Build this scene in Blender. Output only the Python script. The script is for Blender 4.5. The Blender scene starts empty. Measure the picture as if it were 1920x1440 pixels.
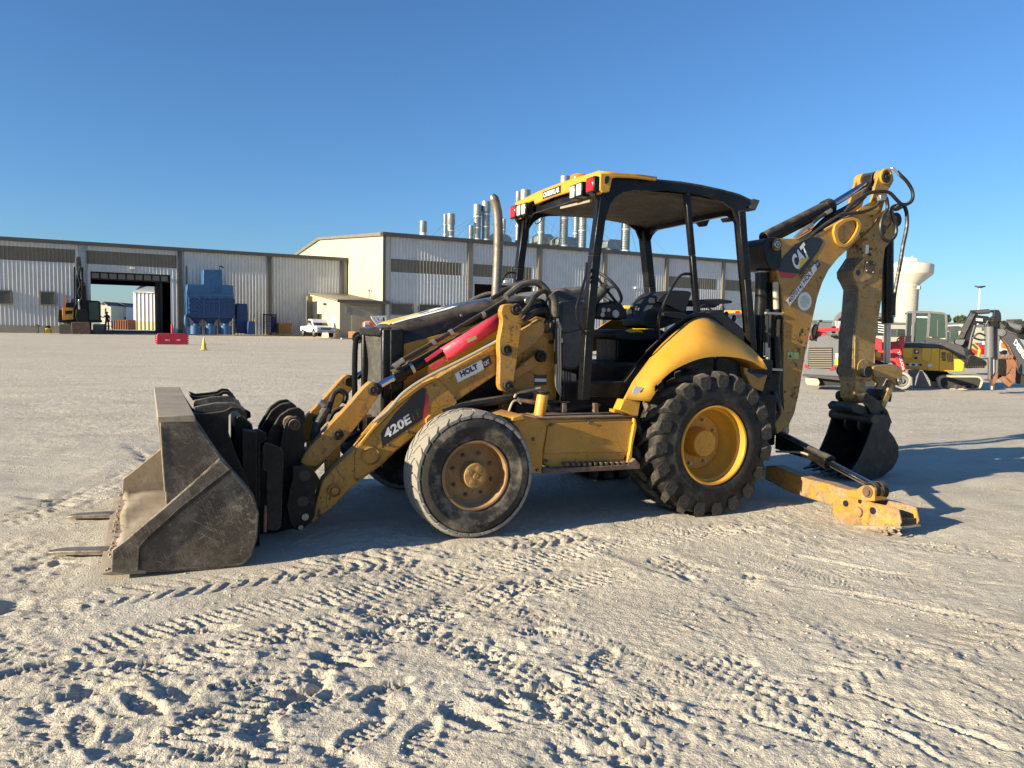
import bpy, bmesh, math, random
import numpy as np
from mathutils import Vector, Matrix
random.seed(7)
D = bpy.data
scene = bpy.context.scene
COL = scene.collection

# ---------------------------------------------------------------- camera
FPX = 1400.0; EYE = 1.58; HZ = 623.5; SLOPE = .019           # focal length (px of 1920), eye height, horizon row and tilt
_c1 = np.array([0, (720-HZ)/FPX, -1]); _c2 = np.array([1, -SLOPE, 0])
_up = -np.cross(_c1, _c2); _up /= np.linalg.norm(_up)
_fw = np.array([0, 0, -1.])-_up*np.dot(_up, [0, 0, -1.]); _fw /= np.linalg.norm(_fw)
_rt = np.cross(_fw, _up)
CR = np.array([_rt, _fw, _up])
cam_d = D.cameras.new('camera'); cam = D.objects.new('camera', cam_d); COL.objects.link(cam)
M4 = Matrix([list(CR[0])+[0], list(CR[1])+[0], list(CR[2])+[EYE], [0, 0, 0, 1]])
cam.matrix_world = M4
cam_d.sensor_width = 36; cam_d.lens = 36*FPX/1920; cam_d.clip_start = .1; cam_d.clip_end = 5000
scene.camera = cam

# ---------------------------------------------------------------- light
SUN_EL = math.radians(16.0); SUN_DIR = math.radians(29.3)       # light travels toward this bearing (from +x toward +y)
world = D.worlds.new('World'); scene.world = world; world.use_nodes = True
nt = world.node_tree; nt.nodes.clear()
sky = nt.nodes.new('ShaderNodeTexSky'); sky.sky_type = 'NISHITA'; sky.sun_disc = False
sky.sun_elevation = SUN_EL
sky.sun_rotation = math.radians(270)-SUN_DIR                  # compass-style angle from +y, clockwise
sky.air_density = 1.1; sky.dust_density = .35; sky.ozone_density = 7.0; sky.altitude = 200
bg = nt.nodes.new('ShaderNodeBackground'); bg.inputs[1].default_value = .082
wo = nt.nodes.new('ShaderNodeOutputWorld')
nt.links.new(sky.outputs[0], bg.inputs[0]); nt.links.new(bg.outputs[0], wo.inputs[0])
sd = D.lights.new('sun', 'SUN'); sd.energy = 5.0; sd.angle = math.radians(.53); sd.color = (1.0, .87, .63)
sun = D.objects.new('sun', sd); COL.objects.link(sun)
_l = Vector((math.cos(SUN_DIR)*math.cos(SUN_EL), math.sin(SUN_DIR)*math.cos(SUN_EL), -math.sin(SUN_EL)))
sun.rotation_euler = _l.to_track_quat('-Z', 'Y').to_euler()
sun.location = (-20, -10, 15)
scene.view_settings.view_transform = 'Standard'; scene.view_settings.look = 'None'
scene.view_settings.exposure = 1.1; scene.view_settings.gamma = 1.0
scene.view_settings.use_curve_mapping = False
scene.render.engine = 'CYCLES'; scene.cycles.max_bounces = 6

# ---------------------------------------------------------------- measuring the photograph
def ray(x, y): return CR @ np.array([(x-960)/FPX, -(y-720)/FPX, -1.])
def G(x, y, z=0.0):                                           # ground point seen at a pixel
    r = ray(x, y); t = (z-EYE)/r[2]; return np.array([r[0]*t, r[1]*t, z])
def FP(x, y, d):                                              # world point on the upright plane y = d
    r = ray(x, y); t = d/r[1]; return Vector((r[0]*t, d, r[2]*t+EYE))
PSI = math.radians(23.5)
AX = np.array([math.cos(PSI), math.sin(PSI), 0]); BX = np.array([-math.sin(PSI), math.cos(PSI), 0])
ORG = G(893, 893, .49); ORG[2] = 0
def rel(): return ORG-np.array([0, 0, EYE])
def PV(x, y, v):                                              # machine side plane v -> (u, z)
    r = ray(x, y); t = (np.dot(rel(), BX)+v)/np.dot(r, BX); w = r*t+[0, 0, EYE]
    return float(np.dot(w-ORG, AX)), float(w[2])
def PU(x, y, u):                                              # machine cross plane u -> (v, z)
    r = ray(x, y); t = (np.dot(rel(), AX)+u)/np.dot(r, AX); w = r*t+[0, 0, EYE]
    return float(np.dot(w-ORG, BX)), float(w[2])
CROPS = {0: (0, 0, 1), 1: (80, 680, .30208), 2: (540, 520, .36117), 3: (900, 300, .31939), 4: (940, 660, .29167),
         5: (1380, 300, .36822), 6: (1400, 660, .27083), 7: (660, 520, .16667), 8: (460, 690, .2222),
         9: (960, 500, .19441), 10: (1100, 480, .18056), 11: (1400, 300, .16667), 12: (1680, 560, .125), 13: (970, 310, .15104),
         14: (1480, 460, .22917), 15: (0, 430, .1875), 16: (330, 430, .21354), 17: (700, 300, .38542)}
def K(k, pts):
    ox, oy, s = CROPS[k]; return [(ox+p[0]*s, oy+p[1]*s) for p in pts]
def KV(k, pts, v): return [PV(x, y, v) for x, y in K(k, pts)]
def KU(k, pts, u): return [PU(x, y, u) for x, y in K(k, pts)]
def K3(k, pts):                                               # (x, y, v) -> local (u, v, z)
    o = []
    for x, y, v in pts:
        (a, b), = K(k, [(x, y)]); u, z = PV(a, b, v); o.append((u, v, z))
    return o

# ---------------------------------------------------------------- materials
def node(nt, t, **kw):
    n = nt.nodes.new(t)
    for k, v in kw.items(): setattr(n, k, v)
    return n
def ramp(nt, src, p0, p1, c0=(0, 0, 0, 1), c1=(1, 1, 1, 1)):
    r = node(nt, 'ShaderNodeValToRGB'); r.color_ramp.elements[0].position = p0; r.color_ramp.elements[1].position = p1
    r.color_ramp.elements[0].color = c0; r.color_ramp.elements[1].color = c1
    nt.links.new(src, r.inputs[0]); return r.outputs[0]
def noise(nt, co, scale, detail=5, rough=.55, dist=0, stretch=None):
    if stretch:
        mp = node(nt, 'ShaderNodeMapping'); mp.vector_type = 'TEXTURE'; mp.inputs['Scale'].default_value = tuple(1/q for q in stretch[:3])
        if len(stretch) > 3: mp.inputs['Rotation'].default_value = (stretch[3], stretch[4], stretch[5])
        nt.links.new(co, mp.inputs[0]); co = mp.outputs[0]
    n = node(nt, 'ShaderNodeTexNoise'); n.inputs['Scale'].default_value = scale; n.inputs['Detail'].default_value = detail
    n.inputs['Roughness'].default_value = rough; n.inputs['Distortion'].default_value = dist
    nt.links.new(co, n.inputs[0]); return n.outputs[0]
def mix(nt, fac, a, b, mode='MIX'):
    m = node(nt, 'ShaderNodeMixRGB', blend_type=mode)
    for i, s in ((0, fac), (1, a), (2, b)):
        if isinstance(s, (int, float)): m.inputs[i].default_value = s
        elif isinstance(s, (tuple, list)): m.inputs[i].default_value = tuple(s)[:3]+(1,)
        else: nt.links.new(s, m.inputs[i])
    return m.outputs[0]
def mul(nt, a, b):
    m = node(nt, 'ShaderNodeMath', operation='MULTIPLY')
    for i, s in ((0, a), (1, b)):
        if isinstance(s, (int, float)): m.inputs[i].default_value = s
        else: nt.links.new(s, m.inputs[i])
    return m.outputs[0]
DUST = (.40, .335, .25)
def paint(name, base, rough=.5, metal=0, var=.25, dust=.35, chips=0, chipcol=(.03, .02, .015), scratch=0, scratchcol=(.5, .46, .4),
          cracks=0, bump=.15, spec=.5, tile=1.0, dustside=.12, edge=0, edgecol=None, grime=0, grimecol=(.10, .08, .06)):
    m = D.materials.new(name); m.use_nodes = True; nt = m.node_tree; bs = nt.nodes['Principled BSDF']
    tc = node(nt, 'ShaderNodeTexCoord'); co = tc.outputs['Object']
    n1 = noise(nt, co, 2.3*tile, 7, .6); n2 = noise(nt, co, 17*tile, 8, .65)
    dark = tuple(c*(1-var) for c in base); lite = tuple(min(1, c*(1+var*.45)) for c in base)
    col = mix(nt, ramp(nt, n1, .3, .7), dark, lite)
    col = mix(nt, mul(nt, ramp(nt, n2, .45, .75), .35), col, tuple(c*.6 for c in base))
    if chips:
        c1 = ramp(nt, noise(nt, co, 9*tile, 9, .72), .64-.06*chips, .66-.06*chips)
        c2 = ramp(nt, noise(nt, co, 1.7*tile, 3, .5), .45, .62)
        col = mix(nt, mul(nt, c1, c2), col, chipcol)
        c3 = ramp(nt, noise(nt, co, 45*tile, 3, .6), .70-.03*chips, .715-.03*chips)
        col = mix(nt, c3, col, chipcol)
    if scratch:
        for st in ((1, 1, 22, .1, .5, .1), (26, 1, 1, .1, .9, .3), (1, 1, 30, 0, 1.3, .2), (30, 1, 1, .1, -.35, .2)):
            s = ramp(nt, noise(nt, co, 6*tile, 4, .7, 1.6, st), .615, .64)
            mk = ramp(nt, noise(nt, co, 3.1, 3, .5), .35, .65)
            col = mix(nt, mul(nt, mul(nt, s, mk), scratch), col, scratchcol)
    if cracks:
        v = node(nt, 'ShaderNodeTexVoronoi', feature='DISTANCE_TO_EDGE'); v.inputs['Scale'].default_value = 7*tile
        wc = mix(nt, .12, co, node_noise_color(nt, co, 6*tile)); nt.links.new(wc, v.inputs[0])
        e = ramp(nt, v.outputs[0], .008, .016, (1, 1, 1, 1), (0, 0, 0, 1))
        mk = ramp(nt, noise(nt, co, 3.3*tile, 3, .5), .5, .56)
        col = mix(nt, mul(nt, mul(nt, e, mk), cracks), col, chipcol)
    if grime: col = mix(nt, mul(nt, mul(nt, ramp(nt, noise(nt, co, 5*tile, 10, .72, .4), .47, .60), ramp(nt, noise(nt, co, 30*tile, 5, .7), .3, .6)), grime), col, grimecol)
    if edge:                                                    # paint rubbed off along edges
        bv = node(nt, 'ShaderNodeBevel', samples=3); bv.inputs['Radius'].default_value = edge; g0 = node(nt, 'ShaderNodeNewGeometry')
        dp = node(nt, 'ShaderNodeVectorMath', operation='DOT_PRODUCT'); nt.links.new(bv.outputs[0], dp.inputs[0]); nt.links.new(g0.outputs['Normal'], dp.inputs[1])
        em = ramp(nt, dp.outputs['Value'], .90, .975, (1, 1, 1, 1), (0, 0, 0, 1))
        col = mix(nt, mul(nt, em, ramp(nt, noise(nt, co, 14*tile, 6, .75), .44, .54)), col, edgecol or chipcol)
    ge = node(nt, 'ShaderNodeNewGeometry'); sp = node(nt, 'ShaderNodeSeparateXYZ'); nt.links.new(ge.outputs['Normal'], sp.inputs[0])
    upz = ramp(nt, sp.outputs[2], .35, .95)
    dn = ramp(nt, noise(nt, co, 3.7*tile, 8, .7), .35, .65)
    if dust: col = mix(nt, mul(nt, mul(nt, upz, dn), dust), col, DUST)
    if dustside: col = mix(nt, mul(nt, ramp(nt, noise(nt, co, 5*tile, 8, .72), .48, .72), dustside), col, DUST)
    nt.links.new(col, bs.inputs['Base Color'])
    rr = ramp(nt, n2, .3, .7, (max(.05, rough-.12),)*3+(1,), (min(1, rough+.15),)*3+(1,)); nt.links.new(rr, bs.inputs['Roughness'])
    bs.inputs['Metallic'].default_value = metal; bs.inputs['Specular IOR Level'].default_value = spec
    if bump:
        b = node(nt, 'ShaderNodeBump'); b.inputs['Strength'].default_value = bump; b.inputs['Distance'].default_value = .006
        nt.links.new(n2, b.inputs['Height']); nt.links.new(b.outputs[0], bs.inputs['Normal'])
    return m
def node_noise_color(nt, co, scale):
    n = node(nt, 'ShaderNodeTexNoise'); n.inputs['Scale'].default_value = scale; n.inputs['Detail'].default_value = 3
    nt.links.new(co, n.inputs[0]); return n.outputs[1]
def plain(name, col, rough=.6, metal=0, emit=0, trans=0, var=.12, tile=1.0):
    m = D.materials.new(name); m.use_nodes = True; nt = m.node_tree; bs = nt.nodes['Principled BSDF']
    tc = node(nt, 'ShaderNodeTexCoord')
    n = noise(nt, tc.outputs['Object'], 6*tile, 6, .6)
    c = mix(nt, ramp(nt, n, .3, .7), tuple(k*(1-var) for k in col), tuple(min(1, k*(1+var)) for k in col))
    nt.links.new(c, bs.inputs['Base Color'])
    bs.inputs['Roughness'].default_value = rough; bs.inputs['Metallic'].default_value = metal
    if trans: bs.inputs['Transmission Weight'].default_value = trans; bs.inputs['IOR'].default_value = 1.3
    return m
YEL = (.47, .23, .026)
M = {}
M['yellow'] = paint('worn_yellow_paint', YEL, .42, edge=.009, chips=.5, dust=.45, dustside=.10, cracks=.35)
M['yellow_clean'] = paint('yellow_fender_paint', (.60, .295, .024), .38, dust=.25, dustside=.05, var=.1, bump=.05)
M['yellow_arm'] = paint('chipped_arm_paint', (.47, .23, .026), .45, grime=.35, edge=.016, chips=1.3, dust=.5, dustside=.12, cracks=.6, chipcol=(.028, .016, .010))
M['yellow_boom'] = paint('cracked_boom_paint', (.44, .222, .034), .5, grime=.30, edge=.012, chips=.6, dust=.5, dustside=.22, cracks=.9)
M['yellow_stick'] = paint('dusty_stick_paint', (.40, .235, .06), .6, edge=.02, chips=1.4, dust=.5, dustside=.42, cracks=.8)
M['yellow_pad'] = paint('pad_yellow_paint', (.50, .235, .022), .55, grime=1.0, grimecol=(.11, .085, .06), edge=.02, edgecol=(.10, .06, .035), chips=2.3, chipcol=(.13, .10, .075), dust=.6, dustside=.55)
M['hub_ochre'] = paint('dusty_ochre_hub', (.36, .19, .04), .6, dust=.4, dustside=.3, grime=.5, grimecol=(.16, .10, .05))
M['yellow_rim'] = paint('rim_yellow_paint', (.56, .28, .024), .4, dust=.2, dustside=.12, var=.12, bump=.08)
M['rim_dusty'] = paint('rusty_rim_paint', (.30, .155, .05), .65, chips=.8, chipcol=(.09, .045, .02), dust=.4, dustside=.4)
M['black'] = paint('black_paint', (.006, .006, .007), .30, spec=.25, dust=.4, dustside=.03, chips=0, scratch=.07, scratchcol=(.2, .18, .15))
M['black_worn'] = paint('worn_black_steel', (.008, .0075, .007), .45, spec=.22, edge=.010, edgecol=(.14, .12, .10), dust=.3, dustside=.035, scratch=.16, scratchcol=(.3, .27, .23))
M['gloss'] = paint('glossy_black_hood', (.008, .006, .005), .25, spec=.4, dust=.30, dustside=.03, var=.5, scratch=.05)
M['steel_brown'] = paint('brown_bucket_steel', (.074, .058, .045), .42, edge=.02, edgecol=(.38, .32, .25), metal=.3, dust=.6, dustside=.40, chips=1.0, chipcol=(.20, .165, .125), scratch=.8, scratchcol=(.42, .36, .28), bump=.4)
M['steel_dusty'] = paint('sand_coated_steel', (.30, .24, .17), .8, dust=.8, dustside=.6, chips=.6, chipcol=(.1, .07, .05), bump=.5)
M['steel_dark'] = paint('dark_bucket_steel', (.022, .021, .020), .5, edge=.012, edgecol=(.16, .14, .12), metal=.3, dust=.45, dustside=.10, scratch=.25, scratchcol=(.25, .22, .18))
M['rubber'] = paint('black_tyre_rubber', (.014, .0135, .013), .6, dust=.3, dustside=.13, spec=.3, bump=.35, tile=1.3)
M['rubber_dusty'] = paint('grey_dusty_sidewall', (.030, .028, .026), .7, dust=.3, dustside=.62, spec=.3, bump=.3, tile=.8)
M['rubber_grey'] = paint('dusty_lug_rubber', (.045, .042, .038), .75, dust=.6, dustside=.38, spec=.2, bump=.4)
M['rubber_sand'] = paint('sand_covered_tread', (.30, .275, .235), .9, dust=.4, dustside=.3, spec=.15, bump=.6, var=.35)
M['hose'] = paint('black_hose_rubber', (.010, .010, .010), .45, dust=.3, dustside=.06, bump=.1)
M['hosegrey'] = paint('grey_hose_cloth', (.06, .055, .05), .7, dust=.3, dustside=.25, bump=.8, tile=3)
M['pipe'] = paint('cream_steel_pipe', (.46, .41, .31), .4, metal=.2, dust=.3, dustside=.2)
M['chrome'] = plain('chromed_rod', (.62, .63, .66), .13, 1.0, var=.04)
M['zinc'] = plain('zinc_fitting', (.38, .36, .33), .4, .8)
M['stack'] = paint('burnt_exhaust_steel', (.20, .175, .15), .5, metal=.6, dust=.2, dustside=.3, chips=.8, chipcol=(.08, .05, .04), bump=.3)
M['red'] = paint('faded_red_paint', (.74, .035, .075), .5, chips=.0, dust=.15, dustside=.08, var=.15, scratch=.2, scratchcol=(.8, .4, .4))
M['cab_grey'] = paint('grey_cab_plastic', (.045, .053, .062), .6, dust=.3, dustside=.16, bump=.05)
M['seat'] = plain('black_seat_vinyl', (.012, .012, .014), .6)
M['rust'] = paint('rusty_step_steel', (.12, .068, .045), .8, chips=1.0, chipcol=(.05, .03, .02), dust=.5, dustside=.35, bump=.6)
M['decal_black'] = plain('black_sticker', (.012, .012, .018), .35)
M['decal_white'] = plain('white_sticker', (.72, .72, .70), .5, var=.06)
M['decal_red'] = plain('red_sticker', (.42, .03, .04), .5)
M['decal_yel'] = plain('yellow_sticker', (.62, .42, .05), .5)
M['decal_green'] = plain('green_sticker', (.42, .50, .16), .5)
M['redlens'] = plain('red_lamp_lens', (.50, .012, .01), .15)
M['amber'] = plain('amber_beacon_lens', (.75, .16, .01), .2)
M['lens'] = plain('clear_lamp_lens', (.45, .45, .42), .12, .0)
M['roof_under'] = paint('grimy_roof_lining', (.055, .045, .034), .8, dust=.1, dustside=.22, chips=.3)
M['roof_top'] = paint('black_roof_top', (.02, .022, .022), .6, dust=.35, dustside=.2)

# ---------------------------------------------------------------- mesh helpers
class MB:
    def __init__(s): s.v = []; s.f = []
    def add(s, vs, fs):
        n = len(s.v); s.v += [tuple(p) for p in vs]; s.f += [tuple(i+n for i in f) for f in fs]; return s
    def prism(s, poly, v0, v1, axis='v', skew=0.0):                # outline in (u,z) between two side planes; axis 'u': outline (v,z)
        n = len(poly); vs = []
        for w in (v0, v1):
            for p, q in poly:
                vs.append((p+skew*(w-v0), w, q) if axis == 'v' else ((w, p, q) if axis == 'u' else (p, q, w)))
        fs = [tuple(range(n)), tuple(range(2*n-1, n-1, -1))]
        for i in range(n): j = (i+1) % n; fs.append((i, i+n, j+n, j))
        return s.add(vs, fs)
    def ring(s, outer, inner, v0, v1):                             # plate with a hole: both outlines need equal counts
        n = len(outer); vs = []
        for w in (v0, v1):
            vs += [(p, w, q) for p, q in outer]+[(p, w, q) for p, q in inner]
        fs = []
        for i in range(n):
            j = (i+1) % n
            fs += [(i, j, n+j, n+i), (2*n+i, 3*n+i, 3*n+j, 2*n+j), (i, 2*n+i, 2*n+j, j), (n+i, n+j, 3*n+j, 3*n+i)]
        return s.add(vs, fs)
    def box(s, a, b):
        x0, y0, z0 = a; x1, y1, z1 = b
        return s.add([(x0, y0, z0), (x1, y0, z0), (x1, y1, z0), (x0, y1, z0), (x0, y0, z1), (x1, y0, z1), (x1, y1, z1), (x0, y1, z1)],
                     [(0, 3, 2, 1), (4, 5, 6, 7), (0, 1, 5, 4), (1, 2, 6, 5), (2, 3, 7, 6), (3, 0, 4, 7)])
    def lathe(s, prof, c, ax=(0, 1, 0), n=32, cap=False):           # prof: (radius, position along axis)
        ax = Vector(ax).normalized(); t = Vector((0, 0, 1)) if abs(ax.z) < .9 else Vector((1, 0, 0))
        e1 = ax.cross(t).normalized(); e2 = ax.cross(e1); c = Vector(c); vs = []
        for r, h in prof:
            for k in range(n):
                a = 2*math.pi*k/n; vs.append(c+ax*h+e1*(r*math.cos(a))+e2*(r*math.sin(a)))
        fs = []
        for i in range(len(prof)-1):
            for k in range(n): l = (k+1) % n; fs.append((i*n+k, i*n+l, (i+1)*n+l, (i+1)*n+k))
        if cap: fs += [tuple(range(n-1, -1, -1)), tuple((len(prof)-1)*n+k for k in range(n))]
        return s.add(vs, fs)
    def cyl(s, p0, p1, r, n=20, r2=None):
        p0 = Vector(p0); p1 = Vector(p1); L = (p1-p0).length
        return s.lathe([(r, 0), (r2 if r2 is not None else r, L)], p0, (p1-p0), n, True)
    def tube(s, pts, r, n=10, smooth=5, rs=None):
        P = [Vector(p) for p in pts]
        if smooth > 1 and len(P) > 2:
            Q = []
            for i in range(len(P)-1):
                a = P[max(0, i-1)]; b = P[i]; c = P[i+1]; d = P[min(len(P)-1, i+2)]
                for k in range(smooth):
                    t = k/smooth
                    Q.append(.5*((2*b)+(c-a)*t+(2*a-5*b+4*c-d)*t*t+(3*b-a-3*c+d)*t**3))
            Q.append(P[-1]); P = Q
        vs = []; up = None
        for i, p in enumerate(P):
            t = (P[min(i+1, len(P)-1)]-P[max(i-1, 0)]).normalized()
            if up is None:
                up = Vector((0, 0, 1)) if abs(t.z) < .9 else Vector((1, 0, 0))
            up = (up-t*up.dot(t)).normalized(); w = t.cross(up)
            rr = rs(i/(len(P)-1)) if rs else r
            for k in range(n):
                a = 2*math.pi*k/n; vs.append(p+up*(rr*math.cos(a))+w*(rr*math.sin(a)))
        fs = []
        for i in range(len(P)-1):
            for k in range(n): l = (k+1) % n; fs.append((i*n+k, i*n+l, (i+1)*n+l, (i+1)*n+k))
        fs += [tuple(range(n-1, -1, -1)), tuple((len(P)-1)*n+k for k in range(n))]
        return s.add(vs, fs)
    def bar(s, p0, p1, w, h, up=(0, 0, 1)):                          # rectangular bar between two points
        p0 = Vector(p0); p1 = Vector(p1); t = (p1-p0).normalized(); up = Vector(up)
        e2 = (up-t*up.dot(t)).normalized(); e1 = t.cross(e2); vs = []
        for p in (p0, p1):
            for a, b in ((-1, -1), (1, -1), (1, 1), (-1, 1)): vs.append(p+e1*(a*w/2)+e2*(b*h/2))
        return s.add(vs, [(0, 3, 2, 1), (4, 5, 6, 7), (0, 1, 5, 4), (1, 2, 6, 5), (2, 3, 7, 6), (3, 0, 4, 7)])
    def grid(s, rows):
        n = len(rows[0]); vs = [p for r in rows for p in r]
        return s.add(vs, [(i*n+k, i*n+k+1, (i+1)*n+k+1, (i+1)*n+k) for i in range(len(rows)-1) for k in range(n-1)])
    def mesh(s, name, smooth=35):
        me = D.meshes.new(name); me.from_pydata(s.v, [], s.f)
        bm = bmesh.new(); bm.from_mesh(me); bmesh.ops.recalc_face_normals(bm, faces=bm.faces); bm.to_mesh(me); bm.free()
        if smooth:
            me.polygons.foreach_set('use_smooth', [True]*len(me.polygons)); me.set_sharp_from_angle(angle=math.radians(smooth))
        me.update(); return me
def link(name, me, mat=None, parent=None, bevel=0, thick=0, label=None, sub=0):
    o = D.objects.new(name, me); COL.objects.link(o)
    if mat is not None and not me.materials: me.materials.append(M[mat] if isinstance(mat, str) else mat)
    if parent: o.parent = parent
    if thick:
        m = o.modifiers.new('thickness', 'SOLIDIFY'); m.thickness = thick; m.offset = 0
    if sub:
        m = o.modifiers.new('subdivision', 'SUBSURF'); m.levels = sub; m.render_levels = sub
    if bevel:
        m = o.modifiers.new('bevel', 'BEVEL'); m.width = bevel; m.segments = 2; m.limit_method = 'ANGLE'; m.angle_limit = math.radians(40)
        m.harden_normals = False
    if label: o['label'] = label
    return o
def part(name, mb, mat, parent=None, bevel=0, thick=0, label=None, smooth=35, sub=0):
    return link(name, mb.mesh(name, smooth), mat, parent, bevel, thick, label, sub)
def tag(o, label=None, cat=None, group=None, kind=None):
    for k, v in (('label', label), ('category', cat), ('group', group), ('kind', kind)):
        if v: o[k] = v
    return o
def empty(name, loc=(0, 0, 0), rz=0, parent=None):
    o = D.objects.new(name, None); COL.objects.link(o); o.location = loc; o.rotation_euler = (0, 0, rz); o.empty_display_size = .2
    if parent: o.parent = parent
    return o
def dup(o, parent=None, loc=None, rot=None):
    c = o.copy(); COL.objects.link(c)
    if parent: c.parent = parent
    if loc is not None: c.location = loc
    if rot is not None: c.rotation_euler = rot
    return c
def copy_tree(o, parent=None):
    c = o.copy(); COL.objects.link(c)
    if parent: c.parent = parent
    for ch in list(o.children): copy_tree(ch, c)
    return c
def text(name, s, p0, p1, ptop, parent, mat, depth=.002, bold=.0, skew=0, normal=None):
    """lettering fitted between baseline start p0, baseline end p1 and the top-left corner ptop (3D points)"""
    cu = D.curves.new(name, 'FONT'); cu.body = s; cu.size = 1; cu.offset = bold; cu.resolution_u = 3
    if name == 'tmp': pass
    o = D.objects.new(name, cu); COL.objects.link(o)
    dg = bpy.context.evaluated_depsgraph_get(); dg.update()
    me = D.meshes.new_from_object(o.evaluated_get(dg)); D.objects.remove(o); D.curves.remove(cu)
    n = len(me.vertices); c = np.zeros(n*3); me.vertices.foreach_get('co', c); c = c.reshape(-1, 3)
    lo = c.min(0); hi = c.max(0); X = (c[:, 0]-lo[0])/(hi[0]-lo[0]); Y = (c[:, 1]-lo[1])/(hi[1]-lo[1])
    p0 = np.array(p0, float); ex = np.array(p1, float)-p0; ey = np.array(ptop, float)-p0
    nn = np.cross(ex, ey); nn /= np.linalg.norm(nn)
    w = p0+X[:, None]*ex+Y[:, None]*ey+nn*depth
    me.vertices.foreach_set('co', w.ravel()); me.update(); me.materials.clear()
    return link(name, me, mat, parent, thick=0)
def text_v(name, s, k, a, b, t, v, parent, mat, bold=.02, depth=.002):       # lettering on a machine side plane, corners given on the photograph
    p = K3(k, [(a[0], a[1], v), (b[0], b[1], v), (t[0], t[1], v)])
    return text(name, s, p[0], p[1], p[2], parent, mat, depth, bold)
def decal_v(name, k, pts, v, parent, mat, t=.0016):
    return part(name, MB().prism(KV(k, pts, v), v-t, v, 'v'), mat, parent, smooth=0)
def rounded(pts, r=.25, n=4):                                                 # soften a closed outline
    o = []; L = len(pts)
    for i in range(L):
        a = Vector(pts[i-1]); b = Vector(pts[i]); c = Vector(pts[(i+1) % L])
        p = b+(a-b)*r; q = b+(c-b)*r
        for k in range(n+1):
            t = k/n; o.append(tuple((1-t)**2*p+2*t*(1-t)*b+t*t*q))
    return o
# ================================================================ GROUND
def _h(ix, iy, s):
    n = (ix.astype(np.int64)*374761393+iy.astype(np.int64)*668265263+s*1442695041) & 0xffffffff
    n = ((n ^ (n >> 13))*1274126177) & 0xffffffff
    return ((n ^ (n >> 16)) & 0xffff)/65535.0
def vn(x, y, s=0):
    ix = np.floor(x); iy = np.floor(y); fx = x-ix; fy = y-iy
    fx = fx*fx*fx*(fx*(fx*6-15)+10); fy = fy*fy*fy*(fy*(fy*6-15)+10); ix = ix.astype(np.int64); iy = iy.astype(np.int64)
    a = _h(ix, iy, s); b = _h(ix+1, iy, s); c = _h(ix, iy+1, s); d = _h(ix+1, iy+1, s)
    return (a+(b-a)*fx)*(1-fy)+(c+(d-c)*fx)*fy-.5
def fbm(x, y, o, s=0, g=.5):
    r = 0; a = 1
    for i in range(o):
        r = r+a*vn(x*.8+y*.6, y*.8-x*.6, s+i*17); x, y = (x*.8+y*.6)*2.03, (y*.8-x*.6)*2.03; a *= g
    return r
def sstep(x, a, b):
    t = np.clip((x-a)/(b-a), 0, 1); return t*t*(3-2*t)
def rise(x, y):                                                       # the yard climbs gently toward the sheds
    return .0122*np.clip(y-15, 0, 75)*(1-sstep(x, 3, 16)*.85)
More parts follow.
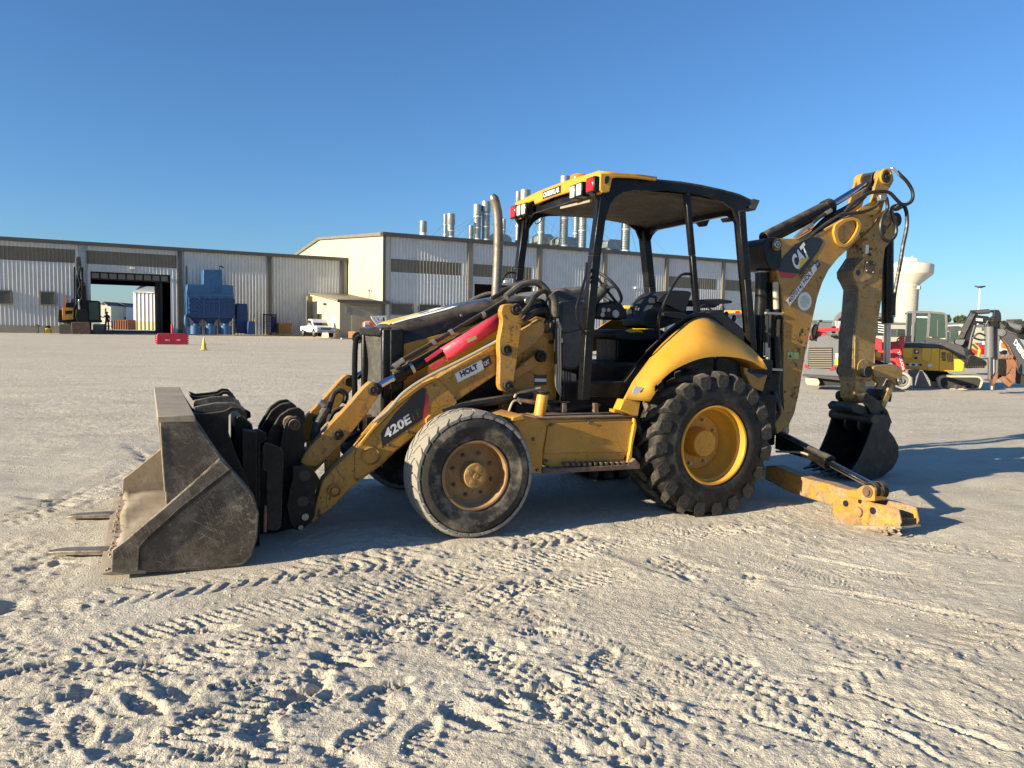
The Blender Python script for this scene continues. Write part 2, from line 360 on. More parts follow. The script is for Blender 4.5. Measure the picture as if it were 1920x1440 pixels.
TRACKS = [  # (photo points on the ground, half width, pattern, depth)
    ([(-60, 1200), (180, 1122), (420, 1088), (640, 1060), (900, 1022), (1100, 1000)], .20, 'chev', .016),
    ([(-100, 1275), (150, 1215), (480, 1145), (760, 1092), (1050, 1040), (1400, 990)], .15, 'block', .016),
    ([(-100, 1390), (250, 1265), (520, 1190), (800, 1130), (1150, 1075)], .14, 'block', .016),
    ([(420, 1500), (560, 1400), (690, 1300), (800, 1220), (900, 1150), (980, 1090)], .15, 'block', .020),
    ([(850, 1450), (1000, 1380), (1160, 1310), (1300, 1240), (1480, 1180)], .13, 'fine', .010),
    ([(1000, 985), (1180, 1030), (1400, 1110), (1640, 1210), (2000, 1370)], .22, 'rut', .016),
    ([(1100, 960), (1300, 1010), (1560, 1090), (1800, 1160), (2050, 1240)], .20, 'fine', .010),
    ([(1050, 1100), (1250, 1190), (1450, 1290), (1650, 1400), (1800, 1500)], .16, 'block', .012),
    ([(1400, 1340), (1560, 1390), (1700, 1450)], .03, 'groove', .022),
    ([(1500, 1310), (1640, 1360), (1830, 1450)], .03, 'groove', .025),
    ([(1590, 1290), (1760, 1350), (1960, 1430)], .025, 'groove', .022),
    ([(1290, 1170), (1440, 1215), (1560, 1262)], .02, 'groove', .014),
    ([(1600, 1070), (1800, 1110), (2000, 1140)], .15, 'fine', .010),
    ([(1500, 1040), (1700, 1075), (1950, 1100)], .04, 'rut', .014),
    ([(-80, 1000), (60, 960), (170, 915), (290, 850)], .2, 'chev', .016),
    ([(-60, 720), (100, 770), (230, 830), (300, 880)], .05, 'rut', .04),
    ([(60, 690), (200, 760), (290, 830)], .04, 'rut', .03),
    ([(-60, 860), (120, 830), (300, 790)], .25, 'fine', .014),
    ([(-60, 1340), (60, 1320), (150, 1300)], .03, 'groove', .02),
    ([(-100, 1160), (200, 1290), (420, 1400), (520, 1470)], .13, 'block', .014),
    ([(150, 1500), (330, 1400), (560, 1280), (700, 1200), (900, 1100)], .12, 'block', .015),
    ([(700, 1480), (900, 1370), (1100, 1260), (1250, 1170), (1400, 1080)], .13, 'block', .014),
    ([(950, 1500), (1180, 1400), (1420, 1310), (1700, 1230), (2000, 1180)], .14, 'chev', .012),
    ([(880, 1120), (1100, 1200), (1350, 1310), (1600, 1440)], .14, 'fine', .010),
    ([(600, 1110), (800, 1180), (980, 1260), (1150, 1370), (1250, 1470)], .12, 'block', .013),
    ([(1250, 1050), (1500, 1140), (1750, 1250), (2000, 1380)], .14, 'block', .011),
    ([(1150, 1035), (1400, 1075), (1700, 1130), (2000, 1200)], .05, 'rut', .014),
    ([(1700, 1020), (1850, 1035), (2000, 1060)], .15, 'block', .012),
    ([(300, 760), (500, 730), (800, 700), (1200, 690)], .25, 'fine', .016),
    ([(0, 1440), (120, 1380), (260, 1330), (330, 1310)], .13, 'fine', .012),
]
FEET = [(270, 1245, 22), (820, 1148, 5), (740, 1158, 15), (270, 1325, -35), (160, 1372, -60), (400, 1415, 3), (560, 1305, 60), (590, 1320, 50), (900, 1220, -50),
        (960, 1300, 30), (790, 1380, 75), (880, 1345, -35), (700, 1185, 30), (540, 1200, 20), (930, 1310, -25), (1020, 1290, 40), (350, 1365, 65), (1010, 1180, 0),
        (170, 1300, 20), (450, 1285, 30), (680, 1375, 55), (390, 1180, 15), (1130, 1230, 60), (640, 1240, -15), (720, 1290, 45), (500, 1350, 70), (1210, 1330, 20), (60, 1250, 40)]
PITS = [(740, 1190, 15), (800, 1188, 12), (640, 1235, 18), (375, 1290, 15), (600, 1275, 12), (555, 1302, 14), (490, 1372, 15), (345, 1300, 12), (150, 1300, 17), (960, 1214, 12), (1005, 1216, 10), (915, 1228, 13), (430, 1245, 11),
        (725, 1322, 15), (865, 1335, 13), (150, 1250, 13), (1010, 1312, 13), (90, 1345, 14), (680, 1140, 9), (620, 1128, 8), (980, 1080, 9), (1290, 1080, 9), (560, 1180, 10), (1400, 1235, 8), (1095, 1400, 12), (250, 1400, 16), (640, 1420, 15), (1040, 1060, 8),
        (120, 800, 12), (260, 905, 16), (380, 690, 14), (60, 930, 18), (70, 1060, 16), (20, 1130, 15)]
def ground_height(x, y, detail=True):
    z = rise(x, y)
    near = 1-sstep(y, 9, 24)
    z = z+.05*fbm(x*.35, y*.35, 3, 3)*(.4+.6*near)*sstep(y, 0, 6)
    z = z+.022*fbm(x*1.3, y*1.3, 3, 11)*(.35+.65*near)
    if not detail: return z
    mask = np.clip(fbm(x*.9+5, y*.9, 3, 21)*1.7+.48, .10, 1)                     # churned and calmer patches
    mask = mask*(1-.55*sstep(x, 1.2, 3.5)*near)
    r = fbm(x*7, y*7, 4, 31, .55); z = z+.014*r*mask*near
    rid = .5-np.abs(fbm(x*4.2+9, y*4.2, 4, 41, .55)); z = z+.014*(rid**2)*mask*near
    rid = .5-np.abs(fbm(x*11+3, y*11, 3, 45, .6)); z = z+.006*(rid**2)*mask*near
    z = z+.0095*fbm(x*24, y*24, 3, 51, .72)*(.45+.55*mask)*(.3+.7*near)
    dx = .012*fbm(x*6, y*6, 2, 61); dy = .012*fbm(x*6, y*6, 2, 71); X = x+dx*3+.010*fbm(x*17, y*17, 2, 63); Y = y+dy*3+.010*fbm(x*17, y*17, 2, 73)
    for pts, hw, kind, dep in TRACKS:
        dep = dep*.68
        P = [G(a, b)[:2] for a, b in pts]; best = np.full(x.shape, 9.); along = np.zeros(x.shape); side = np.zeros(x.shape); acc = 0
        x0 = min(p[0] for p in P)-1; x1 = max(p[0] for p in P)+1; y0 = min(p[1] for p in P)-1; y1 = max(p[1] for p in P)+1
        sel = (x > x0) & (x < x1) & (y > y0) & (y < y1)
        if not sel.any(): continue
        xs = X[sel]; ys = Y[sel]; bs = np.full(xs.shape, 9.); al = np.zeros(xs.shape); sd_ = np.zeros(xs.shape)
        for i in range(len(P)-1):
            d = P[i+1]-P[i]; L = np.linalg.norm(d); d = d/L; rx = xs-P[i][0]; ry = ys-P[i][1]
            t = np.clip(rx*d[0]+ry*d[1], 0, L); ex = rx-t*d[0]; ey = ry-t*d[1]; q = np.hypot(ex, ey)
            m = q < bs; bs[m] = q[m]; al[m] = (acc+t)[m]; sd_[m] = (d[0]*ry-d[1]*rx)[m]; acc += L
        ins = 1-sstep(bs, hw*.82, hw); rim = np.exp(-((bs-hw*1.12)/(hw*.18+.012))**2)
        if kind == 'chev':
            ph = (al+np.abs(sd_)*.75)/.115; pat = sstep(np.abs(ph % 1-.5), .16, .26)*sstep(bs, .01, .03); h = -dep*(1.15-1.15*pat*.95)
        elif kind == 'block':
            ph = (al+sd_*.35)/.062; q = (sd_/(hw*.42)) % 1
            pat = np.maximum(sstep(np.abs(ph % 1-.5), .24, .36), sstep(np.abs(q-.5), .36, .44)); h = -dep*(1.1-1.3*pat)
        elif kind == 'fine':
            ph = (al+np.abs(sd_)*.5)/.034; pat = sstep(np.abs(ph % 1-.5), .15, .35); h = -dep*(1-.8*pat)
        elif kind == 'groove': h = -dep*(1-(bs/hw)**2)
        else: h = -dep*(1-(bs/hw)**2*.8)+dep*.35*np.sin(al*60)*.3
        wear = np.clip(fbm(xs*1.4, ys*1.4, 2, 81+int(hw*100))*2*1.3+.62, .06, 1)
        zz = z[sel]; base = zz
        zz = zz+ins*wear*h+rim*dep*.45*wear*(kind != 'fine')
        z[sel] = zz
    for i, (a, b, ang) in enumerate(FEET):
        c = G(a, b); A = math.radians(ang); ca, sa = math.cos(A), math.sin(A)
        sel = (np.abs(x-c[0]) < .3) & (np.abs(y-c[1]) < .3)
        if not sel.any(): continue
        rx = x[sel]-c[0]; ry = y[sel]-c[1]; l = rx*ca+ry*sa; w = -rx*sa+ry*ca
        hw = .044+.009*np.sin((l+.14)*11); e = np.sqrt((l/.150)**2+(w/hw)**2); ins = 1-sstep(e, .86, 1.05)
        sole = .006*np.sign(np.sin(l*2*math.pi/.034+np.sign(w)*.8))*sstep(np.abs(w), .0, .012)
        deep = .015 if i % 3 else .030
        z[sel] += -ins*(deep*(.75+.5*(l/.15))-sole)+.006*np.exp(-((e-1.25)/.2)**2)
    for i, (a, b, q) in enumerate(PITS):
        c = G(a, b); R = q*.01; sel = (np.abs(x-c[0]) < R*2.4) & (np.abs(y-c[1]) < R*2.4)
        if not sel.any(): continue
        rx = x[sel]-c[0]; ry = y[sel]-c[1]; an = i*1.3; l = rx*math.cos(an)+ry*math.sin(an); w = -rx*math.sin(an)+ry*math.cos(an)
        e = np.sqrt((l/R)**2+(w/(R*.55))**2)+.8*fbm(rx*15+i*7, ry*15, 4, 90, .6)
        z[sel] += -(1-sstep(e, .3, 1.1))*(.007+R*.085)+.004*np.exp(-((e-1.3)/.3)**2)
    # sand pressed up against the tyres and the pad, and a flat patch under the bucket
    return z
def axis(segs):
    o = [segs[0][0]]
    for a, b, s0, s1 in segs:
        p = a
        while p < b-1e-6:
            p = p+s0+(s1-s0)*(p-a)/(b-a); o.append(min(p, b))
    return np.unique(np.array(o))
xs = axis([(-600, -60, 60, 30), (-60, -14, 5, 1), (-14, -4.2, .5, .05), (-4.2, -2.4, .022, .015), (-2.4, 2.7, .0105, .0105), (2.7, 5.5, .015, .04), (5.5, 16, .05, .5), (16, 60, 1, 5), (60, 700, 30, 60)])
ys = axis([(-30, 0, 5, 1), (0, 2.3, .4, .05), (2.3, 5.2, .009, .013), (5.2, 9.0, .014, .03), (9.0, 20, .03, .09), (20, 100, .2, 2.5), (100, 1500, 10, 90)])
XX, YY = np.meshgrid(xs, ys); ZZ = ground_height(XX.ravel(), YY.ravel()).reshape(XX.shape)
def flatten(u0, u1, v0, v1, z0, soft=.15):
    U = (XX-ORG[0])*AX[0]+(YY-ORG[1])*AX[1]; V = (XX-ORG[0])*BX[0]+(YY-ORG[1])*BX[1]
    d = np.maximum(np.maximum(u0-U, U-u1), np.maximum(v0-V, V-v1)); k = 1-sstep(d, 0, soft)
    return k*(z0-ZZ)
for q in ((-.16, .16, .02, .34, .005), (-.16, .16, 1.86, 2.18, .005), (2.05, 2.5, .04, .5, .0), (2.05, 2.5, 1.7, 2.16, 0), (-2.55, -1.4, -.1, 2.3, .0)): ZZ += flatten(*q)
nx, ny = len(xs), len(ys)
me = D.meshes.new('ground'); me.vertices.add(nx*ny)
me.vertices.foreach_set('co', np.stack([XX.ravel(), YY.ravel(), ZZ.ravel()], 1).astype(np.float32).ravel())
ii = (np.arange(ny-1)[:, None]*nx+np.arange(nx-1)[None, :]).ravel()
q = np.stack([ii, ii+1, ii+1+nx, ii+nx], 1).astype(np.int32)
me.loops.add(q.size); me.loops.foreach_set('vertex_index', q.ravel()); me.polygons.add(len(q))
me.polygons.foreach_set('loop_start', np.arange(len(q), dtype=np.int32)*4); me.polygons.foreach_set('use_smooth', np.ones(len(q), dtype=bool)); me.update(calc_edges=True)
gm = D.materials.new('pale_crushed_stone'); gm.use_nodes = True; g = gm.node_tree; bs = g.nodes['Principled BSDF']
tc = node(g, 'ShaderNodeTexCoord'); co = tc.outputs['Object']
c = mix(g, ramp(g, noise(g, co, .22, 6, .6), .35, .65), (.57, .505, .398), (.64, .575, .465))
c = mix(g, ramp(g, noise(g, co, 2.1, 8, .68), .38, .66), c, (.64, .585, .485))
c = mix(g, mul(g, ramp(g, noise(g, co, 55, 4, .7), .54, .70), .65), c, (.36, .32, .255))
c = mix(g, mul(g, ramp(g, noise(g, co, 110, 3, .6), .58, .70), .7), c, (.74, .70, .62))
sp = node(g, 'ShaderNodeSeparateXYZ'); g.links.new(co, sp.inputs[0])
far = ramp(g, mul(g, sp.outputs[1], .01), .16, .42)
c = mix(g, mul(g, far, .55), c, mix(g, ramp(g, noise(g, co, .35, 7, .6, 0, (.25, 1, 1)), .4, .62), (.48, .42, .34), (.58, .515, .42)))
for st_, th in (((.35, 1.6, 1, 0, 0, .5), .50), ((.3, 1.9, 1, 0, 0, -.35), .53), ((.25, 2.2, 1, 0, 0, .15), .52)):      # dusty and scuffed streaks left by wheels
    c = mix(g, mul(g, ramp(g, noise(g, co, .9, 7, .68, .3, st_), th, th+.12), .30), c, (.42, .365, .285))
c = mix(g, mul(g, ramp(g, noise(g, co, 3.4, 7, .72), .55, .68), .35), c, (.66, .60, .49))
rn = noise(g, co, 1.3, 7, .7); sx = node(g, 'ShaderNodeTexGradient')
st = mul(g, ramp(g, noise(g, co, .55, 5, .65), .62, .72), ramp(g, rn, .45, .65))
c = mix(g, mul(g, st, .35), c, (.42, .27, .17))
g.links.new(c, bs.inputs['Base Color']); bs.inputs['Roughness'].default_value = .95; bs.inputs['Specular IOR Level'].default_value = .15
b1 = node(g, 'ShaderNodeBump'); b1.inputs['Strength'].default_value = .9; b1.inputs['Distance'].default_value = .020
g.links.new(noise(g, co, 75, 4, .68), b1.inputs['Height'])
b2 = node(g, 'ShaderNodeBump'); b2.inputs['Strength'].default_value = .8; b2.inputs['Distance'].default_value = .075
g.links.new(mul(g, noise(g, co, 6, 8, .72), ramp(g, mul(g, sp.outputs[1], .01), .055, .12)), b2.inputs['Height']); g.links.new(b1.outputs[0], b2.inputs['Normal'])
g.links.new(b2.outputs[0], bs.inputs['Normal'])
me.materials.append(gm)
gobj = D.objects.new('ground', me); COL.objects.link(gobj); tag(gobj, kind='structure')
def gz(x, y): return float(ground_height(np.array([float(x)]), np.array([float(y)]), False)[0])
# loose stones and clods
rng = np.random.default_rng(3); N = 16000
py = 2.35+(rng.random(N)**1.8)*13; px_ = (rng.random(N)-.5)*2*(1.0+py*.72)+.1
sz = .0014+rng.random(N)**7*.010
pz = np.interp(py, ys, np.arange(ny)); pxi = np.interp(px_, xs, np.arange(nx)); iy = pz.astype(int); ix = pxi.astype(int)
pz = ZZ[np.clip(iy, 0, ny-1), np.clip(ix, 0, nx-1)]
base = np.array([(1, 0, 0), (0, 1, 0), (-1, 0, 0), (0, -1, 0), (0, 0, 1), (.1, 0, -.6)]); tri = np.array([(0, 1, 4), (1, 2, 4), (2, 3, 4), (3, 0, 4), (1, 0, 5), (2, 1, 5), (3, 2, 5), (0, 3, 5)])
an = rng.random(N)*6.28; V = np.tile(base, (N, 1, 1))*(.7+.6*rng.random((N, 6, 3))); cx = np.cos(an)[:, None]; sn = np.sin(an)[:, None]
Vx = V[:, :, 0]*cx-V[:, :, 1]*sn; Vy = V[:, :, 0]*sn+V[:, :, 1]*cx
W = np.stack([Vx*sz[:, None]+px_[:, None], Vy*sz[:, None]+py[:, None], V[:, :, 2]*sz[:, None]*.8+pz[:, None]+sz[:, None]*.25], 2).reshape(-1, 3)
T = (tri[None]+np.arange(N)[:, None, None]*6).reshape(-1, 3).astype(np.int32)
me = D.meshes.new('loose_stones'); me.vertices.add(len(W)); me.vertices.foreach_set('co', W.astype(np.float32).ravel())
me.loops.add(T.size); me.loops.foreach_set('vertex_index', T.ravel()); me.polygons.add(len(T)); me.polygons.foreach_set('loop_start', np.arange(len(T), dtype=np.int32)*3); me.update(calc_edges=True)
M['stone'] = plain('limestone_chip', (.50, .44, .34), .9, var=.35, tile=4); me.materials.append(M['stone'])
o = D.objects.new('loose_stones', me); COL.objects.link(o); tag(o, 'small pale stones and clods scattered over the sandy yard', 'stones', kind='stuff')
# ================================================================ BACKHOE LOADER (local x = rearward, y = away from the near side, z = up)
bh = empty('backhoe_loader', (float(ORG[0]), float(ORG[1]), 0), PSI)
tag(bh, 'large yellow and black backhoe loader with open canopy, bucket, digging arm and lowered stabilizer', 'backhoe loader')
VC = 1.10
def disc(c, r, n=24, ph=0): return [(c[0]+r*math.cos(2*math.pi*k/n+ph), c[1]+r*math.sin(2*math.pi*k/n+ph)) for k in range(n)]
def pin(name, k, p, v, r, parent, mat='black_worn', t=.025, r2=None, axis=(0, -1, 0)):
    (u, vv, z), = K3(k, [(p[0], p[1], v)])
    mb = MB().lathe([(r, 0), (r, t*.6), (r*.86, t), (r*.62, t), (r*.58, t*.65), (r*.34, t*.65), (r*.3, t*1.15), (.0005, t*1.2)], (u, v, z), axis, 22)
    return part(name, mb, mat, parent, smooth=40)

# ---- wheels
def wheel(prefix_front, c, R, W, rim_r, near, dusty):
    """c: (u,z); near side wheels show the outer face toward -v"""
    w = empty('wheel', (c[0], 0 if near else 2*VC, c[1]), 0, bh); s = 1 if near else -1
    def flip(pr): return [(r, h*s) for r, h in pr]
    Wd = W
    f = R/.49 if prefix_front else 1
    if prefix_front:
        tp = [(rim_r-.01, .035), (rim_r+.008, .02), (rim_r+.02, .008), (rim_r+.05, .0), (.37, -.008), (.375, -.011), (.385, -.008), (.42, .002), (.452, .022), (.47, .045), (.478, .07),
              (.482, Wd*.5), (.478, Wd-.07), (.47, Wd-.045), (.42, Wd), (rim_r, Wd-.02)]
    else:
        tp = [(rim_r-.01, .055), (rim_r+.008, .03), (rim_r+.025, .012), (rim_r+.07, .002), (rim_r+.09, -.001), (rim_r+.1, .004), (R-.14, .006), (R-.095, .014), (R-.06, .028), (R-.042, .06), (R-.035, .10),
              (R-.034, Wd*.5), (R-.045, Wd-.08), (R-.095, Wd-.02), (R-.14, Wd), (rim_r, Wd-.02)]
    part('tyre', MB().lathe(flip(tp), (0, 0, 0), (0, 1, 0), 72), 'rubber_dusty' if prefix_front else 'rubber', w, smooth=50)
    if prefix_front: part('tread_band', MB().lathe(flip([(.466, .03), (.476, .05), (.4835, .08), (.4855, Wd*.5), (.4835, Wd-.08), (.476, Wd-.05), (.466, Wd-.03)]), (0, 0, 0), (0, 1, 0), 72), 'rubber_sand', w, smooth=50)
    # tread lugs: one shared mesh turned about the axle
    lug = MB()
    if prefix_front:
        n = 30
        for sx in (0, 1):
            # chunky worn block from shoulder to middle
            rows = []
            for t in range(6):
                k = t/5; v = (.004+.155*k); v = v if sx == 0 else Wd-v
                a0 = .0+.10*math.sin(k*5.2); wd = .088+.014*math.sin(k*7)
                ro = .4915 if k > .3 else .462+.03*(k/.3); ri = ro-.02
                a0 += .105*sx
                rows.append([((ri)*math.sin(a0-wd), v, (ri)*math.cos(a0-wd)), (ro*math.sin(a0-wd*.9), v, ro*math.cos(a0-wd*.9)), (ro*math.sin(a0), v, ro*math.cos(a0)),
                             (ro*math.sin(a0+wd*.9), v, ro*math.cos(a0+wd*.9)), (ri*math.sin(a0+wd), v, ri*math.cos(a0+wd))])
            lug.grid(rows)
            base = len(lug.v)-30; lug.f.append((base, base+1, base+2, base+3, base+4)); lug.f.append((base+25, base+26, base+27, base+28, base+29))
        if not near: lug.v = [(a, -b, c_) for a, b, c_ in lug.v]
        me = lug.mesh('lug', 30); me.materials.append(M['rubber_sand'])
        for i in range(n): o = link('lug', me, None, w); o.rotation_euler = (0, 2*math.pi*i/n, 0)
    else:
        n = 19; mes = []
        for sx in (0, 1):
            lug = MB(); rows = []
            for t in range(9):
                k = t/8; v = -.003+.020*t if t < 2 else .02+.245*(t-1)/7; v = v if sx == 0 else Wd-v
                a0 = -.34*k**.95+(.165 if sx else 0)
                wd = .106-.056*k**.7
                top = [R-.032, R-.006, R, R, R+.001, R+.002, R+.002, R+.001, R-.004][t]; ri = [R-.145, R-.11, R-.075][t] if t < 3 else R-.055
                mid = ri+(top-ri)*.5; q = []
                for rr, aa in ((ri, a0-wd*.72), (mid, a0-wd), (top, a0-wd*.74), (top, a0+wd*.74), (mid, a0+wd), (ri, a0+wd*.72)):
                    q.append((rr*math.sin(aa), v, rr*math.cos(aa)))
                rows.append(q)
            lug.grid(rows)
            lug.f.append(tuple(range(6))); lug.f.append(tuple(range(48, 54)))
            if not near: lug.v = [(a, -b, c_) for a, b, c_ in lug.v]
            me = lug.mesh('lug', 25); me.materials.append(M['rubber_grey']); mes.append(me)
        for i in range(n):
            for me in mes: o = link('lug', me, None, w, bevel=.003); o.rotation_euler = (0, 2*math.pi*i/n+.1, 0)
    # rim
    if prefix_front:
        rp = [(rim_r+.002, .03), (rim_r+.008, .012), (rim_r, .004), (rim_r-.012, .006), (rim_r-.018, .03), (rim_r-.03, .085), (rim_r-.035, .10), (rim_r-.045, .105), (.19, .100), (.15, .092), (.125, .088), (.095, .086)]
        rm = 'rim_dusty'
        hb = [(.10, .09), (.098, .022), (.088, .010), (.07, .008), (.0005, .008)]
        nb, rb = 8, .165; bz = .10
    else:
        rp = [(rim_r+.004, .05), (rim_r+.012, .020), (rim_r+.004, .008), (rim_r-.010, .010), (rim_r-.016, .03), (rim_r-.018, .075), (rim_r-.034, .09), (rim_r-.038, .15), (rim_r-.05, .20), (rim_r-.085, .235), (rim_r-.10, .27), (.21, .285), (.13, .285), (.12, .24)]
        rm = 'yellow_rim'
        hb = [(.135, .27), (.125, .17), (.118, .150), (.112, .146), (.0005, .146)]
        nb, rb = 8, .205; bz = .285
    part('rim', MB().lathe(flip(rp), (0, 0, 0), (0, 1, 0), 56), rm, w, smooth=35)
    part('hub', MB().lathe(flip(hb), (0, 0, 0), (0, 1, 0), 36), 'hub_ochre' if prefix_front else 'yellow_rim', w, smooth=30)
    bm_ = MB().lathe(flip([(.017, bz), (.017, bz-.018), (.010, bz-.018), (.010, bz-.034), (.0004, bz-.034)]), (0, 0, rb), (0, 1, 0), 6).mesh('wheel_nut', 20)
    bm_.materials.append(M['zinc'] if not prefix_front else M['rust'])
    for i in range(nb): o = link('wheel_nut', bm_, None, w); o.rotation_euler = (0, 2*math.pi*(i+.4)/nb, 0)
    hole = MB().lathe(flip([(.0004, .0035), (.016, .0035), (.020, .0065), (.026, .0055), (.028, .009)]) if prefix_front else flip([(.0004, .143), (.008, .143), (.015, .1415), (.018, .1455)]), (0, 0, .055 if prefix_front else .06), (0, 1, 0), 14).mesh('hub_plug', 30)
    hole.materials.append(M['hub_ochre' if prefix_front else 'yellow_rim'])
    for i in range(4): o = link('hub_plug', hole, None, w); o.rotation_euler = (0, 2*math.pi*(i+.3)/4, 0)
    if prefix_front and near:
        part('hub_emblem', MB().lathe([(.0004, .002), (.018, .002), (.022, .006), (.026, .008)], (0, 0, 0), (0, 1, 0), 8), 'hub_ochre', w)
    return w
FW = (0.0, .492); RW = (2.235, .625); RR = .655
wheel(True, FW, .49, .34, .262, True, True)
wheel(True, FW, .49, .34, .262, False, True)
wr = wheel(False, RW, RR, .50, .343, True, False)
wheel(False, RW, RR, .50, .343, False, False)
# raised sidewall lettering on the tyres
def arc_text(parent, s, r, a_mid, hgt, v, span, mat='rubber_grey'):
    n = len(s)
    for i, ch in enumerate(s):
        if ch == ' ': continue
        a = a_mid+span*(i-(n-1)/2)/n
        er = np.array([math.sin(a), 0, math.cos(a)]); et = np.array([math.cos(a), 0, -math.sin(a)])
        p = er*r-et*hgt*.33; p[1] = v
        text('sidewall_letter', ch, p, p+et*hgt*.62, p+er*hgt, parent, mat, .001, .01)
arc_text(wr, 'GALAXY', .475, .62, .045, .0015, .62, 'rubber')
arc_text(wr, 'HIGH RISE', .44, -2.4, .03, .0015, .55, 'rubber')
# axles and chassis
part('front_axle', MB().box((-.09, .3, .40), (.09, 1.9, .56)).box((-.16, .85, .36), (.16, 1.35, .62)), 'black_worn', bh, bevel=.02)
part('rear_axle', MB().cyl((RW[0], .3, RW[1]), (RW[0], 1.9, RW[1]), .14).box((RW[0]-.24, .8, .4), (RW[0]+.24, 1.4, .85)), 'black_worn', bh, bevel=.02)
part('chassis_frame', MB().box((-.42, .76, .48), (3.0, .90, .88)).box((-.42, 1.30, .48), (3.0, 1.44, .88)).box((.2, .9, .5), (2.9, 1.3, .95)), 'black_worn', bh, bevel=.015)
part('engine_belly', MB().prism([(-.35, .80), (-.35, .95), (.9, 1.0), (1.5, .95), (2.7, .95), (2.7, .7), (.9, .45), (-.1, .55)], .82, 1.38), 'black_worn', bh, bevel=.02)

# ---- hood
def interp(tab, x):
    return float(np.interp(x, [t[0] for t in tab], [t[1] for t in tab]))
tp = KV(7, [(190, 612), (300, 560), (430, 500), (575, 460), (720, 425), (1000, 350), (1300, 272), (1640, 215), (1900, 208), (2150, 215)], VC-.12)
bt = KV(7, [(462, 772), (800, 690), (1150, 592), (1700, 430), (2100, 360)], VC-.40)
u0h, u1h = -.50, .86
def ztop(u): return interp(tp, u)
def zbot(u): return interp(bt, u)
def hw_(u): return .385+.02*(u-u0h)/(u1h-u0h)
def hood_pt(u, w, lift=0):
    t = ztop(u); b = zbot(u); e = 3.2
    s = (1-abs(w)**e)**(1/e); front = max(0, (u0h+.05-u)/.05)
    return (u, VC+w*(hw_(u)+lift), b+(t-b)*s*(1-.12*front)+lift)
rows = []
ws = [math.sin(math.pi/2*k/12) if True else 0 for k in range(-12, 13)]
for i in range(26):
    u = u0h+(u1h-u0h)*i/25; rows.append([hood_pt(u, w) for w in ws])
hd = MB().grid(rows); nn_ = len(ws)
hd.f.append(tuple(range(nn_))); hd.f.append(tuple(25*nn_+k for k in range(nn_)))
part('hood', hd, 'gloss', bh, smooth=50)
def hood_decal(poly, mat, name='hood_sticker'):                     # poly in (u, w)
    from mathutils.geometry import tessellate_polygon
    us = [p[0] for p in poly]; wsx = [p[1] for p in poly]; mb = bmesh.new()
    # fine grid clipped to the outline
    N1 = 46; N2 = 34; U0, U1 = min(us), max(us); W0, W1 = min(wsx), max(wsx)
    def inside(x, y):
        c = False; n = len(poly)
        for i in range(n):
            a, b = poly[i], poly[i-1]
            if (a[1] > y) != (b[1] > y) and x < (b[0]-a[0])*(y-a[1])/(b[1]-a[1])+a[0]: c = not c
        return c
    m = MB(); idx = {}
    def vid(i, j):
        if (i, j) not in idx: idx[(i, j)] = len(m.v); m.v.append(hood_pt(U0+(U1-U0)*i/N1, W0+(W1-W0)*j/N2, .004))
        return idx[(i, j)]
    for i in range(N1):
        for j in range(N2):
            if inside(U0+(U1-U0)*(i+.5)/N1, W0+(W1-W0)*(j+.5)/N2): m.f.append((vid(i, j), vid(i+1, j), vid(i+1, j+1), vid(i, j+1)))
    return part(name, m, mat, bh)
hood_decal([(-.46, -.55), (-.18, -.60), (-.12, .55), (-.46, .50)], 'decal_yel')
hood_decal([(-.44, -.66), (-.30, -.64), (.04, -.66), (.13, -.60), (.10, -.50), (-.05, -.52), (-.28, -.50), (-.44, -.56)], 'decal_white')
hood_decal([(-.30, -.42), (-.06, -.42), (.06, -.30), (.03, .12), (-.05, .1), (-.06, -.22), (-.14, -.30), (-.30, -.30)], 'decal_white')
hood_decal([(-.30, .1), (.05, .12), (.05, .22), (-.30, .24)], 'decal_white')
# hood vent opening and bolts
hv = KV(7, [(1040, 545), (1075, 505), (1240, 440), (1370, 390), (1415, 395), (1430, 450), (1300, 520), (1110, 585), (1050, 580)], VC-.396)
part('hood_vent', MB().prism(rounded(hv), VC-.404, VC-.36), 'decal_black', bh)
pin('hood_bolt', 7, (1228, 428), VC-.385, .012, bh, 'zinc', .01)
pin('hood_latch', 9, (145, 328), VC-.41, .028, bh, 'zinc', .012)
sp_ = KV(7, [(462, 775), (800, 693), (1150, 596), (1700, 436), (1990, 380), (1990, 800), (1700, 900), (1500, 1100), (1050, 1300), (860, 1400), (480, 1440)], VC-.39)
part('side_panel', MB().prism(sp_, VC-.392, VC-.375), 'yellow', bh, bevel=.004)
part('side_panel', MB().prism(sp_, VC+.375, VC+.392), 'yellow', bh, bevel=.004)
part('engine_block', MB().box((-.40, VC-.34, .85), (.85, VC+.34, 1.42)), 'black_worn', bh, bevel=.03)
for q in (([(462, 775), (540, 750), (535, 1420), (480, 1440)]),):
    part('panel_fold', MB().prism(KV(7, q, VC-.40), VC-.40, VC-.393), 'yellow', bh)
